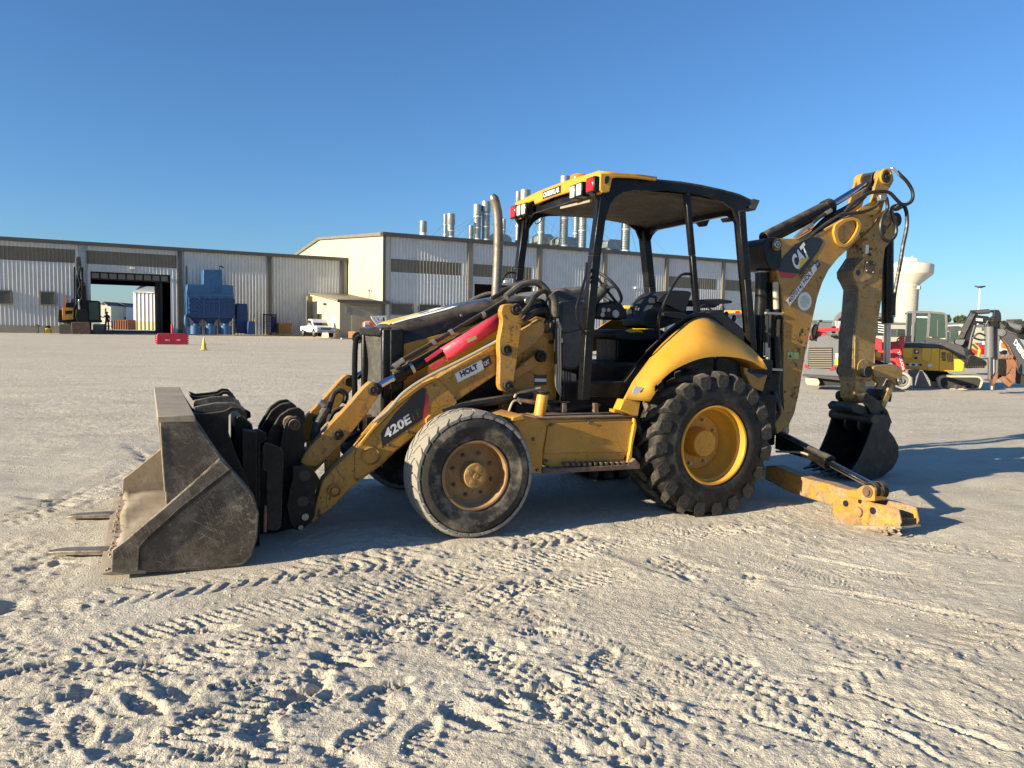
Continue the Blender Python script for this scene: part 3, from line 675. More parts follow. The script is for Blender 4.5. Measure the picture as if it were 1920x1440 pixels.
# grille
gz0, gz1 = .80, ztop(-.48)-.03
part('grille_frame', MB().box((-.56, VC-.41, gz0), (-.47, VC-.34, gz1)).box((-.56, VC+.34, gz0), (-.47, VC+.41, gz1)).box((-.50, VC-.415, gz0-.3), (-.38, VC-.36, gz1)).box((-.58, VC-.40, gz1-.06), (-.47, VC+.40, gz1+.012)).box((-.56, VC-.41, gz0-.05), (-.47, VC+.41, gz0+.03)), 'black', bh, bevel=.018)
gm_ = paint('bent_grey_grille_mesh', (.075, .072, .065), .6, metal=.3, dust=.3, dustside=.3, bump=.6, tile=3)
gr = MB(); N1, N2 = 22, 26; rws = []
for i in range(N1):
    rr = []
    for j in range(N2):
        v = VC-.33+.66*i/(N1-1); z = gz0+(gz1-.05-gz0)*j/(N2-1)
        rr.append((-.525-.012*math.sin(z*9+v*4)-.010*math.sin(v*17+z*5), v, z))
    rws.append(rr)
part('grille_screen', gr.grid(rws), gm_, bh, thick=.004)
for dv in (.395,):
    part('grille_guard', MB().tube([(-.60, VC+dv, gz0-.25), (-.615, VC+dv, gz0+.2), (-.61, VC+dv, gz1-.15), (-.57, VC+dv, gz1-.08)], .026, 8), 'black', bh)
for dv, z in ((-.15, gz0+.05), (.12, gz0+.02)):
    part('tow_bracket', MB().box((-.62, VC+dv, gz0-.35), (-.40, VC+dv+.04, gz0+.05)), 'rust', bh, bevel=.01)
part('front_counterframe', MB().box((-.52, VC-.30, .42), (-.3, VC+.30, .82)), 'black_worn', bh, bevel=.02)
part('headlamp', MB().cyl((-.54, VC+.36, gz1+.03), (-.50, VC+.36, gz1+.03), .03), 'lens', bh)

# exhaust stack
ex = [(930, 562), (931, 540), (934, 470), (934, 420), (932, 395), (928, 378), (922, 365)]
exv = [K3(0, [(x, y, VC-.12)])[0] for x, y in ex]
part('exhaust_stack', MB().tube(exv, .044, 16, 6, rs=lambda t: .058 if t < .06 else (.043 if t < .9 else .043-.022*(t-.9)/.1)), 'stack', bh)

# ---- loader tower (both sides), link levers, lift arms
tower = KV(2, [(1120, 470), (1230, 300), (1310, 190), (1400, 200), (1420, 300), (1420, 560), (1395, 640), (1330, 690), (1180, 690), (1000, 690), (980, 620)], .56)
tower2 = KV(9, [(30, 1100), (100, 560), (240, 480), (330, 500), (400, 640), (415, 900), (480, 1240), (530, 1320), (300, 1400), (-120, 1400), (-60, 1200)], .56)
ARMV = (.44, .56); LINKV = (.34, .42); TILTV = (.56, .66)
def mir(v): return 2*VC-v
def both(name, poly, v0, v1, mat, bevel=.006, near_label=None):
    o = part(name, MB().prism(poly, v0, v1), mat, bh, bevel)
    o2 = part(name, MB().prism(poly, mir(v1), mir(v0)), mat, bh, bevel)
    return o, o2
both('loader_tower', tower2, .57, .62, 'yellow_arm')
bp = K3(9, [(275, 860, .57)])[0]
part('tower_boss', MB().prism(disc((bp[0], bp[2]), .17, 32), .56, .57), 'yellow_arm', bh, .003)
arm = K(2, [(118, 1282), (150, 1150), (182, 1048), (260, 970), (345, 890), (372, 858), (440, 775), (560, 652), (700, 548), (775, 520)])+K(2, [(905, 440), (1000, 390), (1100, 322)])+K(9, [(130, 590), (290, 505), (320, 560), (310, 640), (240, 730), (60, 865)])+K(2, [(1090, 500), (990, 568), (880, 640), (872, 655), (830, 700), (720, 780), (640, 845), (560, 905), (490, 972), (405, 1035), (330, 1092), (240, 1185)])
arm = [PV(x, y, ARMV[0]) for x, y in arm]
both('loader_arm', arm, ARMV[0], ARMV[1], 'yellow_arm', .008)
# raised side plate on the knee and the flange along the top edge
knee = KV(2, [(345, 1060), (345, 900), (450, 790), (570, 668), (705, 565), (780, 528), (800, 545), (868, 625), (872, 650), (830, 692), (720, 770), (640, 835), (560, 895), (490, 962), (400, 1030)], ARMV[0]-.008)
part('knee_plate', MB().prism(rounded(knee, .2, 2), ARMV[0]-.008, ARMV[0]), 'yellow_arm', bh, .003)
rib = KV(2, [(372, 858), (440, 775), (560, 652), (700, 548), (765, 521), (768, 532), (705, 560), (565, 666), (447, 786), (380, 868)], ARMV[0])
part('arm_top_flange', MB().prism(rib, ARMV[0]-.02, ARMV[1]+.02), 'yellow_clean', bh, .002)
bo = K3(2, [(428, 925, ARMV[0])])[0]
part('arm_boss', MB().lathe([(.072, 0), (.072, .02), (.062, .026), (.058, .018), (.0004, .018)], (bo[0], ARMV[0]-.006, bo[2]), (0, -1, 0), 30), 'yellow_arm', bh)
bo = K3(2, [(240, 1105, ARMV[0])])[0]
part('arm_boss', MB().lathe([(.050, 0), (.050, .018), (.042, .022), (.036, .010), (.03, .010), (.026, .03), (.0004, .03)], (bo[0], ARMV[0]-.002, bo[2]), (0, -1, 0), 30), 'yellow_arm', bh)
part('arm_crossbar', MB().cyl((bo[0]+.55, ARMV[0], bo[2]+.42), (bo[0]+.55, mir(ARMV[0]), bo[2]+.42), .07), 'yellow_arm', bh)
rl = KV(2, [(712, 735), (735, 712), (770, 720), (775, 745), (735, 768), (715, 760)], ARMV[0]-.02)
part('grease_boss', MB().prism(rounded(rl), ARMV[0]-.05, ARMV[0]-.008), 'yellow_arm', bh, .003)
# lower rear lever from tower to link
lev = KV(9, [(20, 1000), (20, 1110), (290, 920), (330, 870), (320, 820), (270, 800), (215, 850)], .50)
both('tilt_crank', lev, .50, .55, 'yellow_arm')
pin('pin', 9, (272, 862), .50, .052, bh, 'black_worn', .04)
arm_rear = KV(9, [(100, 640), (100, 590), (250, 520), (330, 500), (340, 560), (300, 680), (70, 860)], .45)
# link plates
lk = KV(2, [(1120, 142), (1160, 135), (1203, 150), (1216, 190), (1207, 300), (1190, 430), (1170, 560), (1158, 590), (1135, 596), (1108, 588), (1096, 560), (1102, 450), (1095, 335), (1116, 230), (1106, 175)], LINKV[0])
both('tilt_link', rounded(lk, .3, 3), LINKV[0], LINKV[1], 'yellow_arm', .006)
for p, r in (((1182, 166), .048), ((1133, 378), .046), ((1141, 562), .046)): pin('pin', 2, p, LINKV[0], r, bh, 'black_worn', .03)
# front tilt levers
tl = KV(2, [(432, 540), (462, 550), (478, 585), (470, 620), (400, 720), (300, 845), (215, 930), (150, 985), (95, 985), (62, 962), (92, 905), (205, 780), (320, 660), (395, 570)], TILTV[0])
both('tilt_lever', rounded(tl, .25, 2), TILTV[0], TILTV[1], 'yellow_arm', .008)
for p, r in (((443, 586), .042), ((259, 815), .042)): pin('pin', 2, p, TILTV[0], r, bh, 'black_worn', .03)
for p in ((443, 586), (259, 815)):
    (u, v, z), = K3(2, [(p[0], p[1], TILTV[0])]); part('pin', MB().cyl((u, mir(TILTV[1])-.03, z), (u, mir(TILTV[0])+.03, z), .042), 'black_worn', bh, .005)
    part('pin', MB().cyl((u, TILTV[1], z), (u, TILTV[1]+.05, z), .045), 'black_worn', bh, .005)
st = KV(2, [(195, 1075), (190, 920), (262, 840), (275, 850), (270, 980), (230, 1030)], .60)
both('lower_strut', st, .60, .64, 'yellow_arm')
# tilt cylinders with hoses
def tiltcyl(v, near):
    P = K3(2, [(443, 586, v), (545, 522, v), (1150, 178, v)]) if near else None
    a, b, c = [Vector((p[0], v, p[2])) for p in K3(2, [(452, 578, .61), (548, 520, .61), (1150, 185, .61)])]
    d = (c-b).normalized()
    part('cylinder_rod', MB().cyl(a, b+d*.1, .032, 20), 'chrome', bh)
    part('cylinder_eye', MB().lathe([(.05, -.05), (.05, .05)], a, (0, 1, 0), 20, True), 'black_worn', bh, .004)
    part('cylinder_barrel', MB().cyl(b, b+d*.09, .062, 22).cyl(b+d*.09, c, .05, 22), 'black', bh, .004)
    part('cylinder_clamp', MB().cyl(b+d*.15, b+d*.175, .060, 22), 'zinc', bh)
    n = Vector((-d.z, 0, d.x)); vo = Vector((0, -.045, 0)) if near else Vector((0, .045, 0))
    part('hydraulic_hose', MB().tube([b+d*.02+n*.08+vo, b+d*.1+n*.095+vo, b+d*.45+n*.10+vo, c+n*.12+vo], .018, 8), 'hose', bh)
    part('hose_fitting', MB().cyl(b+d*.03+n*.085+vo, b+d*.13+n*.095+vo, .021, 8), 'zinc', bh)
    for k in (.5, .78, .35):
        part('hose_clamp', MB().cyl(b+d*(k*(c-b).length)+n*.10+vo, b+d*(k*(c-b).length+.03)+n*.10+vo, .030, 10), 'zinc', bh)
    return a, b, c, d, n
ta, tb, tc_, td, tn = tiltcyl(.61, True); tiltcyl(mir(.61), False)
# red boom lock channel carried on the near cylinder
rp = KV(2, [(800, 372), (1098, 178), (1122, 178), (1138, 200), (1138, 228), (1120, 240), (820, 430), (800, 410)], .50)
chn = MB(); ca, cb_ = [Vector(p) for p in K3(2, [(808, 402, .54), (1126, 206, .54)])]; cd = (cb_-ca).normalized(); cn = Vector((-cd.z, 0, cd.x)); rws = []
for P_ in (ca, ca.lerp(cb_, .5), cb_): rws.append([P_+cn*(.058*math.sin(t))+Vector((0, -.05*math.cos(t), 0)) for t in np.linspace(-1.75, 1.75, 15)])
chn.grid(rws)
q0, q1 = KV(2, [(712, 425), (790, 372), (800, 384), (722, 438)], .50), KV(2, [(735, 465), (752, 452), (805, 425), (818, 433), (757, 478)], .50)
chn.prism(q0, .50, .506); chn.prism(q1, .50, .506)
part('boom_lock', chn, 'red', bh, 0, .006, label='pinkish red boom lock channel')
decal_v('lock_sticker', 7, [(1300, 700), (1395, 655), (1405, 690), (1310, 735)], .486, bh, 'decal_green')
# steel line along the arm
def tube_k(name, k, pts, r, mat, n=8, smooth=5): return part(name, MB().tube(K3(k, pts), r, n, smooth), mat, bh)
tube_k('hydraulic_line', 2, [(445, 750, .43), (520, 690, .42), (600, 600, .42), (720, 520, .42), (900, 430, .42), (1060, 345, .42), (1100, 320, .42)], .013, 'pipe')
tube_k('hydraulic_line', 7, [(1500, 780, .46), (1600, 720, .46), (1700, 690, .47)], .022, 'hose')

# ---- quick coupler and bucket
CPV = .40
def plate2(name, k, pts, v0, v1, mat, bevel=.006, skew=0, r=0):
    poly = KV(k, pts, v0)
    if r: poly = rounded(poly, r, 2)
    return part(name, MB().prism(poly, v0, v1, skew=skew), mat, bh, bevel)
SK = -.045
low = [(1550, 645), (1655, 648), (1700, 690), (1725, 735), (1690, 800), (1690, 950), (1650, 1010), (1600, 1045), (1560, 1035), (1535, 985), (1513, 890), (1530, 790), (1548, 740)]
plate2('coupler_ear', 1, low, .38, .44, 'black_worn'); lo2 = KV(1, low, .38); part('coupler_ear', MB().prism(lo2, mir(.44), mir(.38)), 'black_worn', bh, .006)
for p in ((1628, 700), (1615, 862)): pin('coupler_hole', 1, p, .38, .040, bh, 'decal_black', .004)
pin('pin', 1, (1628, 955), .38, .028, bh, 'zinc', .02); pin('pin', 1, (1600, 1020), .38, .02, bh, 'zinc', .02)
mid = [(1480, 640), (1475, 520), (1500, 390), (1530, 345), (1580, 332), (1620, 365), (1628, 450), (1625, 600), (1600, 645), (1560, 760), (1520, 860), (1495, 900)]
plate2('coupler_lug', 1, mid, .60, .66, 'black_worn', r=.15); part('coupler_lug', MB().prism(KV(1, mid, .60), mir(.66), mir(.60)), 'black_worn', bh, .006)
pin('pin', 1, (1563, 385), .60, .045, bh, 'rust', .03)
eA = [(1385, 470), (1470, 330), (1530, 288), (1590, 278), (1625, 305), (1632, 360), (1600, 440), (1540, 560), (1500, 700), (1400, 700)]
plate2('coupler_horn', 1, eA, .72, .76, 'black_worn', r=.15)
eB = [(1312, 412), (1385, 285), (1445, 240), (1500, 235), (1535, 262), (1540, 300), (1500, 400), (1430, 560), (1400, 700), (1300, 700)]
plate2('coupler_horn', 1, [(x+32, y+16) for x, y in eB], .98, 1.02, 'black_worn', r=.15)
(u, v, z), = K3(1, [(1585, 330, .72)])
for i, vv in enumerate((1.18, 1.44)):
    part('coupler_horn', MB().prism(rounded(KV(1, eA, .72), .15, 2), vv, vv+.04), 'black_worn', bh, .006)
part('coupler_tube', MB().cyl((u-.06, .66, z-.05), (u-.06, 1.54, z-.05), .055), 'rust', bh, .004)
rail = [(1300, 420), (1340, 415), (1388, 440), (1392, 480), (1350, 500), (1348, 1140), (1310, 1130)]
plate2('coupler_rail', 1, rail, .34, .40, 'black_worn'); part('coupler_rail', MB().prism(KV(1, rail, .34), mir(.40), mir(.34)), 'black_worn', bh, .006)
w1 = [(1380, 500), (1400, 500), (1480, 530), (1497, 560), (1482, 1018), (1455, 1040), (1395, 1040), (1390, 670), (1368, 670), (1368, 520)]
plate2('coupler_wing', 1, w1, .12, .15, 'black_worn', r=.1)
plate2('coupler_wing', 1, [(1375, 890), (1395, 890), (1392, 1055), (1370, 1055)], .12, .16, 'rust')
cb = KV(1, [(1240, 420), (1330, 430), (1330, 1120), (1240, 1100)], .30)
for q0_, q1_ in ((.30, .42), (.95, 1.0), (1.2, 1.25), (1.78, 1.9)): part('coupler_rib', MB().prism(cb, q0_, q1_), 'black_worn', bh, .006)
cu0 = cb[0][0]; cz = cb[0][1]
for q0_, q1_, q2_ in ((cz-.12, cz-.02, 0), (.16, .30, 0), (.3, cz-.12, .02)): part('coupler_frame', MB().box((cu0+q2_, .425, q0_), (cu0+.06-q2_, 1.775, q1_)), 'black_worn', bh, .006)
hk = [(905, 300), (960, 320), (1060, 310), (1130, 300), (1175, 275), (1225, 280), (1268, 320), (1272, 345), (1230, 330), (1205, 300), (1175, 300), (1155, 330), (1155, 440), (1200, 560), (1290, 780), (1230, 770), (1090, 560)]
for vv in (.22, .50, 1.6, 1.9):
    part('bucket_hook', MB().prism(KV(1, hk, .22), vv, vv+.03, skew=0), 'black_worn', bh, .004)
hk2 = [(940, 275), (1070, 248), (1190, 245), (1245, 275), (1270, 330), (1240, 320), (1200, 310), (1100, 330), (1000, 340), (940, 330)]
part('bucket_gusset', MB().prism(KV(1, hk2, .36), .36, .39), 'steel_brown', bh, .004)
part('bucket_gusset', MB().prism(KV(1, hk2, .36), .86, .89), 'steel_brown', bh, .004)
part('coupler_body', MB().prism(KV(1, [(1290, 640), (1400, 560), (1560, 640), (1610, 1030), (1500, 1070), (1300, 1090)], .70), .70, 1.50), 'black_worn', bh, .01)
plate2('coupler_post', 1, [(1205, 335), (1235, 330), (1300, 385), (1308, 420), (1300, 700), (1215, 700)], .46, .56, 'black_worn')
tube_k('coupler_hose', 8, [(700, 380, .75), (720, 300, .78), (750, 215, .8), (800, 190, .8), (850, 230, .8), (830, 300, .8)], .022, 'hose')
part('coupler_hose', MB().tube(K3(8, [(580, 620, .75), (600, 500, .75), (650, 400, .75), (690, 340, .76)]), .036, 10), 'hosegrey', bh)
part('coupler_valve', MB().cyl(K3(8, [(625, 285, .75)])[0], K3(8, [(670, 315, .75)])[0], .028, 10), 'zinc', bh)
tube_k('coupler_hose', 8, [(700, 450, .9), (760, 360, .9), (900, 340, .95), (960, 420, .95), (960, 530, .95), (840, 610, .9)], .02, 'hose')
part('coupler_cylinder', MB().cyl(K3(8, [(820, 700, .95)])[0], K3(8, [(1020, 560, 1.0)])[0], .06, 16), 'cab_grey', bh, .004)

BV = -.09; BW = 2.42
side = [(725, 352), (770, 346), (935, 350), (1000, 440), (1100, 590), (1225, 740), (1300, 822), (1335, 930), (1325, 1090), (1290, 1200), (1240, 1250), (1080, 1272), (600, 1292), (425, 1300), (428, 1165), (500, 1112), (765, 890), (760, 800), (735, 560)]
sd_ = KV(1, side, BV)
for v0 in (BV, BV+BW-.02):
    part('bucket_side', MB().prism([(p+SK*(v0-BV), q) for p, q in sd_], v0, v0+.02), 'steel_brown' if v0 == BV else 'steel_dusty', bh, .005)
prof = KV(1, [(722, 350), (800, 345), (935, 350), (1000, 440), (1100, 590), (1225, 740), (1300, 822), (1333, 930), (1323, 1090), (1288, 1200), (1238, 1252), (1080, 1276), (600, 1297), (430, 1305)], BV)
v1_ = BV+BW; shell = MB(); rws = []
def subd(pr, n=3):
    o = []
    for i in range(len(pr)-1):
        for k in range(n): o.append((pr[i][0]+(pr[i+1][0]-pr[i][0])*k/n, pr[i][1]+(pr[i+1][1]-pr[i][1])*k/n))
    o.append(pr[-1]); return o
for v in np.linspace(BV+.005, v1_-.005, 12): rws.append([(p+SK*(v-BV), float(v), q) for p, q in subd(prof)])
part('bucket_shell', shell.grid(rws), 'steel_brown', bh, thick=.018, smooth=40)
inn = KV(1, [(940, 380), (1090, 620), (1200, 780), (1270, 900), (1280, 1080), (1200, 1210), (1040, 1245), (600, 1272), (440, 1290)], BV)
rws = []
for v in np.linspace(BV+.03, v1_-.03, 16): rws.append([(p+SK*(v-BV)+.008*math.sin(v*9+i), float(v), q+.012*math.sin(v*6+i*1.3)) for i, (p, q) in enumerate(subd(inn))])
part('bucket_floor', MB().grid(rws), 'steel_dusty', bh, thick=.01, smooth=60)
lip = KV(1, [(350, 1312), (365, 1240), (440, 1290), (620, 1290), (620, 1300)], BV)
edge = [PV(*K(1, [(348, 1312)])[0], BV), PV(*K(1, [(430, 1292)])[0], BV), PV(*K(1, [(640, 1284)])[0], BV), PV(*K(1, [(640, 1306)])[0], BV), PV(*K(1, [(430, 1318)])[0], BV)]
part('cutting_edge', MB().prism([(p, max(q, .004)) for p, q in edge], BV-.01, v1_+.01, skew=SK), 'steel_dusty', bh, .003)
part('bucket_side_cutter', MB().prism(KV(1, [(1100, 600), (1165, 662), (860, 900), (640, 1100), (600, 1150), (592, 1294), (425, 1302), (428, 1165), (500, 1112), (765, 890)], BV-.022), BV-.022, BV), 'steel_brown', bh, .006)
part('bucket_side_cutter', MB().prism([(p+SK*BW, q) for p, q in KV(1, [(1100, 600), (1165, 662), (860, 900), (640, 1100), (600, 1150), (592, 1294), (425, 1302), (428, 1165), (500, 1112), (765, 890)], BV-.022)], v1_, v1_+.022), 'steel_brown', bh, .006)
part('side_cutter_lip', MB().prism(KV(1, [(1165, 662), (1180, 678), (880, 915), (655, 1118), (620, 1165), (612, 1290), (595, 1292), (600, 1150), (640, 1100), (860, 900)], BV-.012), BV-.012, BV), 'steel_dark', bh, .004)
tw = KV(1, [(722, 352), (722, 330), (935, 330), (940, 352)], BV)
part('bucket_spill_guard', MB().prism([(sd_[0][0]-.012, sd_[0][1]-.02), (sd_[0][0]-.012, sd_[0][1]+.022), (sd_[2][0]+.01, sd_[2][1]+.024), (sd_[2][0]+.014, sd_[2][1]-.02)], BV-.004, v1_+.004, skew=SK), 'steel_dusty', bh, .006)
# fork tines lying under the bucket
for (xt, yt), (xb, yb) in (((96, 1034), (195, 1034)), ((128, 968), (204, 966))):
    a = G(xt, yt, .02); b = G(xb, yb, .03)
    def loc(w): w = w-ORG; return (float(np.dot(w, AX)), float(np.dot(w, BX)), float(w[2]))
    a = Vector(loc(a)); b = Vector(loc(b)); b = b+(b-a)*.12
    m = MB(); d = (b-a).normalized(); n_ = Vector((-d.y, d.x, 0)); vs = []
    for t, w_, h_ in ((0, .040, .016), (.2, .052, .026), (1, .056, .034)):
        p = a+(b-a)*t
        for s1, s2 in ((-1, 0), (1, 0), (1, 1), (-1, 1)): vs.append(p+n_*(w_*s1)+Vector((0, 0, h_*s2-.01)))
    m.add(vs, [(0, 1, 5, 4), (1, 2, 6, 5), (2, 3, 7, 6), (3, 0, 4, 7), (4, 5, 9, 8), (5, 6, 10, 9), (6, 7, 11, 10), (7, 4, 8, 11), (0, 3, 2, 1), (8, 9, 10, 11)])
    part('fork_tine', m, 'steel_brown', bh, .004)

# ---- stickers on the arms
av = ARMV[0]-.0085
decal_v('arm_sticker', 2, [(482, 808), (560, 700), (620, 640), (682, 580), (712, 572), (716, 600), (700, 735), (640, 775), (560, 832), (490, 882)], av, bh, 'decal_black')
decal_v('arm_sticker_stripe', 2, [(716, 600), (731, 612), (728, 700), (716, 722), (700, 735), (708, 660)], av-.0004, bh, 'decal_red')
text_v('arm_lettering', '420E', 2, (508, 842), (642, 752), (492, 796), av-.0025, bh, 'decal_white', .035)
text_v('arm_lettering', 'IT', 2, (650, 742), (694, 716), (640, 706), av-.0025, bh, 'rubber_grey', .0)
av = ARMV[0]-.0015
decal_v('dealer_sticker', 2, [(865, 500), (1005, 428), (1018, 476), (1000, 487), (882, 546)], av, bh, 'decal_white')
decal_v('dealer_sticker', 2, [(1003, 428), (1046, 405), (1060, 448), (1018, 476)], av, bh, 'decal_black')
text_v('dealer_lettering', 'HOLT', 2, (900, 520), (990, 474), (888, 492), av-.002, bh, 'decal_black', .05)
text_v('dealer_lettering', 'CAT', 2, (1020, 462), (1048, 447), (1012, 440), av-.002, bh, 'decal_white', .03)
decal_v('warning_sticker', 9, [(210, 1040), (332, 1042), (332, 1140), (215, 1145)], .568, bh, 'decal_black')
decal_v('warning_sticker', 9, [(217, 1078), (330, 1080), (330, 1110), (218, 1110)], .5665, bh, 'decal_white')
decal_v('serial_sticker', 9, [(245, 730), (318, 728), (318, 786), (205, 786)], .568, bh, 'decal_black')
text_v('serial_lettering', '420ERT', 9, (250, 762), (300, 762), (250, 745), .566, bh, 'decal_white', .0)

# ---- hoses at the tower
tube_k('wrapped_hose', 9, [(-60, 290, .48), (0, 240, .5), (80, 180, .5), (180, 155, .5), (260, 160, .5), (320, 210, .5), (360, 270, .5), (400, 340, .5), (410, 420, .5), (420, 500, .5)], .028, 'hosegrey', 10)
part('hose_sleeve', MB().tube(K3(9, [(370, 260, .48), (400, 320, .48), (405, 400, .48), (415, 480, .48)]), .045, 12), 'hosegrey', bh)
tube_k('hydraulic_hose', 9, [(100, 450, .46), (160, 380, .46), (220, 290, .46), (290, 240, .48), (350, 240, .5)], .022, 'hose')
tube_k('hydraulic_hose', 9, [(110, 520, .46), (160, 465, .46), (240, 430, .46), (330, 430, .5), (400, 500, .52)], .026, 'hose')
tube_k('hydraulic_hose', 9, [(330, 520, .5), (300, 580, .5), (330, 630, .5), (380, 600, .5), (390, 540, .5), (350, 520, .5)], .014, 'hose')
tube_k('hydraulic_hose', 2, [(1060, 110, .7), (1140, 60, .7), (1200, 30, .65), (1270, 25, .6), (1329, 60, .6)], .02, 'hose')
for i, dx in enumerate((0, 26, 48)):
    tube_k('steel_pipe', 9, [(418+dx, 620-i*30, .48), (416+dx, 800, .48), (424+dx*.9, 1000, .48), (428+dx*.8, 1150, .48), (470+dx*.8, 1240, .48), (530+dx*.7, 1300, .48), (620, 1318-i*14, .48), (840, 1316-i*14, .48)], .0095, 'pipe', 8, 4)
tube_k('hydraulic_hose', 9, [(418, 560, .48), (420, 700, .48), (420, 940, .48)], .013, 'hose')
part('hose_fitting', MB().cyl(K3(9, [(440, 530, .48)])[0], K3(9, [(470, 610, .48)])[0], .017, 10), 'zinc', bh)
part('hose_fitting', MB().cyl(K3(9, [(472, 690, .475)])[0], K3(9, [(472, 730, .475)])[0], .018, 8), 'pipe', bh)
for dx in (510, 535, 560): tube_k('wire', 9, [(dx, 1010, .5), (dx+3, 1150, .5), (dx+20, 1230, .5), (dx+60, 1290, .5)], .006, 'hose')
# steering / drive lines above the front wheel
tube_k('hydraulic_hose', 2, [(800, 700, .45), (900, 670, .45), (1050, 645, .45), (1180, 625, .45), (1260, 610, .5)], .038, 'hose')
tube_k('steel_line', 2, [(1100, 720, .35), (1140, 705, .35), (1165, 650, .35), (1190, 640, .35), (1210, 655, .35)], .010, 'pipe')
tube_k('steel_line', 2, [(1175, 625, .35), (1190, 600, .35), (1240, 588, .35), (1310, 575, .35)], .010, 'pipe')
part('hose_fitting', MB().cyl(K3(2, [(1195, 635, .36)])[0], K3(2, [(1290, 650, .36)])[0], .020, 10), 'zinc', bh)
tube_k('hydraulic_hose', 9, [(340, 1330, .45), (380, 1370, .45), (520, 1385, .45), (700, 1350, .45), (840, 1345, .45)], .03, 'hose')
part('valve_body', MB().box((.52, .46, .82), (1.5, .74, 1.0)), 'black_worn', bh, .02)
part('hose_bundle_bracket', MB().prism(KV(9, [(470, 1300), (560, 1300), (560, 1312), (515, 1318), (510, 1350), (490, 1350), (488, 1316), (470, 1312)], .40), .40, .44), 'rust', bh, .002)

# ---- step box with filler tube
bxv = .14
bp_ = KV(4, [(262, 412), (284, 428), (855, 425), (863, 470), (845, 560), (832, 640), (833, 715), (806, 722), (335, 756), (270, 724), (262, 640)], bxv)
part('tool_box', MB().prism(bp_, bxv, .55), 'yellow', bh, .012)
part('tool_box_front', MB().prism(KV(4, [(40, 424), (112, 398), (285, 440), (292, 500), (268, 640), (265, 778), (188, 782), (150, 600), (110, 500)], .08), .08, .52), 'yellow', bh, .01)
part('box_face', MB().prism(rounded(KV(4, [(300, 460), (850, 440), (855, 480), (838, 560), (820, 640), (802, 645), (275, 655), (272, 640)], bxv-.012), .12, 2), bxv-.012, bxv), 'yellow', bh, .006)
part('box_cover', MB().prism(KV(4, [(200, 396), (300, 430), (870, 420), (870, 405), (780, 395)], bxv-.01)[:0] or [(KV(4, [(215, 400)], bxv)[0][0], KV(4, [(280, 430)], bxv)[0][1]), (KV(4, [(872, 418)], bxv)[0][0], KV(4, [(872, 418)], bxv)[0][1]), (KV(4, [(872, 418)], bxv)[0][0], KV(4, [(872, 407)], bxv)[0][1]), (KV(4, [(215, 400)], bxv)[0][0], KV(4, [(280, 418)], bxv)[0][1])], bxv-.02, .56), 'rust', bh, .003)
part('step', MB().prism(KV(4, [(268, 742), (335, 752), (820, 722), (862, 684), (893, 722), (893, 752), (560, 770), (268, 782)], .06), .06, .16), 'rust', bh, .006)
for x in range(0, 12):
    (u, v, z), = K3(4, [(430+x*36, 722-x*.5, .07)]); part('step_tooth', MB().box((u-.02, .06, z-.012), (u+.004, .16, z+.012)), 'rust', bh, .002)
part('box_edge', MB().prism(KV(4, [(852, 425), (866, 430), (872, 480), (846, 600), (838, 700), (806, 720), (826, 640), (836, 560), (853, 470)], .10), .10, .14), 'yellow_clean', bh, .004)
a, b = K3(4, [(245, 408, .24), (268, 268, .24)])
part('filler_tube', MB().cyl(a, b, .048, 24), 'yellow_clean', bh, .002)
part('filler_cap', MB().cyl(Vector(b)-Vector((0, 0, .005)), Vector(b)+Vector((0, 0, .022)), .055, 24), 'black', bh, .004)
part('front_bracket', MB().prism(KV(4, [(60, 415), (120, 398), (130, 430), (45, 440)], .1), .04, .3), 'yellow', bh, .004)
for (x, y) in ((70, 455), (408, 330), (612, 330)): part('pipe_bracket', MB().prism(KV(4, [(x-12, y), (x+12, y), (x+14, y+60), (x-14, y+60)], .2), .2, .24), 'rust', bh, .002)

# ---- fender
fo = K(4, [(785, 302)])+K(10, [(480, 1300), (560, 1195), (630, 1100), (700, 1005), (780, 912), (860, 832), (940, 765), (1000, 722), (1060, 680), (1120, 648), (1180, 635), (1240, 640), (1290, 655), (1340, 685), (1400, 728), (1480, 785), (1560, 840), (1630, 890), (1700, 950), (1760, 1010), (1825, 1075), (1872, 1165)])
fi = K(4, [(950, 318), (985, 265)])+K(10, [(700, 1345), (760, 1300), (820, 1245), (880, 1195), (940, 1160), (1000, 1130), (1060, 1103), (1120, 1080), (1180, 1062), (1240, 1050), (1300, 1043), (1370, 1040), (1430, 1040), (1500, 1045), (1560, 1052), (1640, 1068), (1700, 1088), (1750, 1108), (1810, 1145), (1868, 1180)])
def resample(pts, n):
    P = np.array(pts, float); d = np.r_[0, np.cumsum(np.hypot(*np.diff(P, axis=0).T))]; t = np.linspace(0, d[-1], n)
    return np.stack([np.interp(t, d, P[:, 0]), np.interp(t, d, P[:, 1])], 1)
NF = 44; fo = resample(fo, NF); fi = resample(fi, NF); rws = []
for j in range(11):
    t = j/10; rr = []
    for i in range(NF):
        e = i/(NF-1); ti = 1-(1-t)**1.0
        x = fo[i][0]*(1-t)+fi[i][0]*t; y = fo[i][1]*(1-t)+fi[i][1]*t
        v = .02+(.36*(math.sin(math.pi*min(1, e*1.05))**.6))*(1-math.sin(t*math.pi/2))**1.0
        rr.append(K3(0, [(x, y, v)])[0])
    rws.append(rr)
rws.append([(p[0], p[1]+.03, p[2]+.004) for p in rws[-1]])
rws.append([(p[0], p[1]+.25, p[2]+.0) for p in rws[-1]])
part('fender', MB().grid(rws), 'yellow_clean', bh, thick=.008, smooth=60)
part('fender_foot', MB().prism(KV(4, [(790, 305), (895, 318), (880, 410), (855, 412), (760, 372)], .05), .05, .16), 'yellow_clean', bh, .006)
part('foot_bracket', MB().prism(KV(4, [(725, 368), (778, 370), (778, 392), (725, 390)], .12), .12, .2), 'yellow', bh, .004)
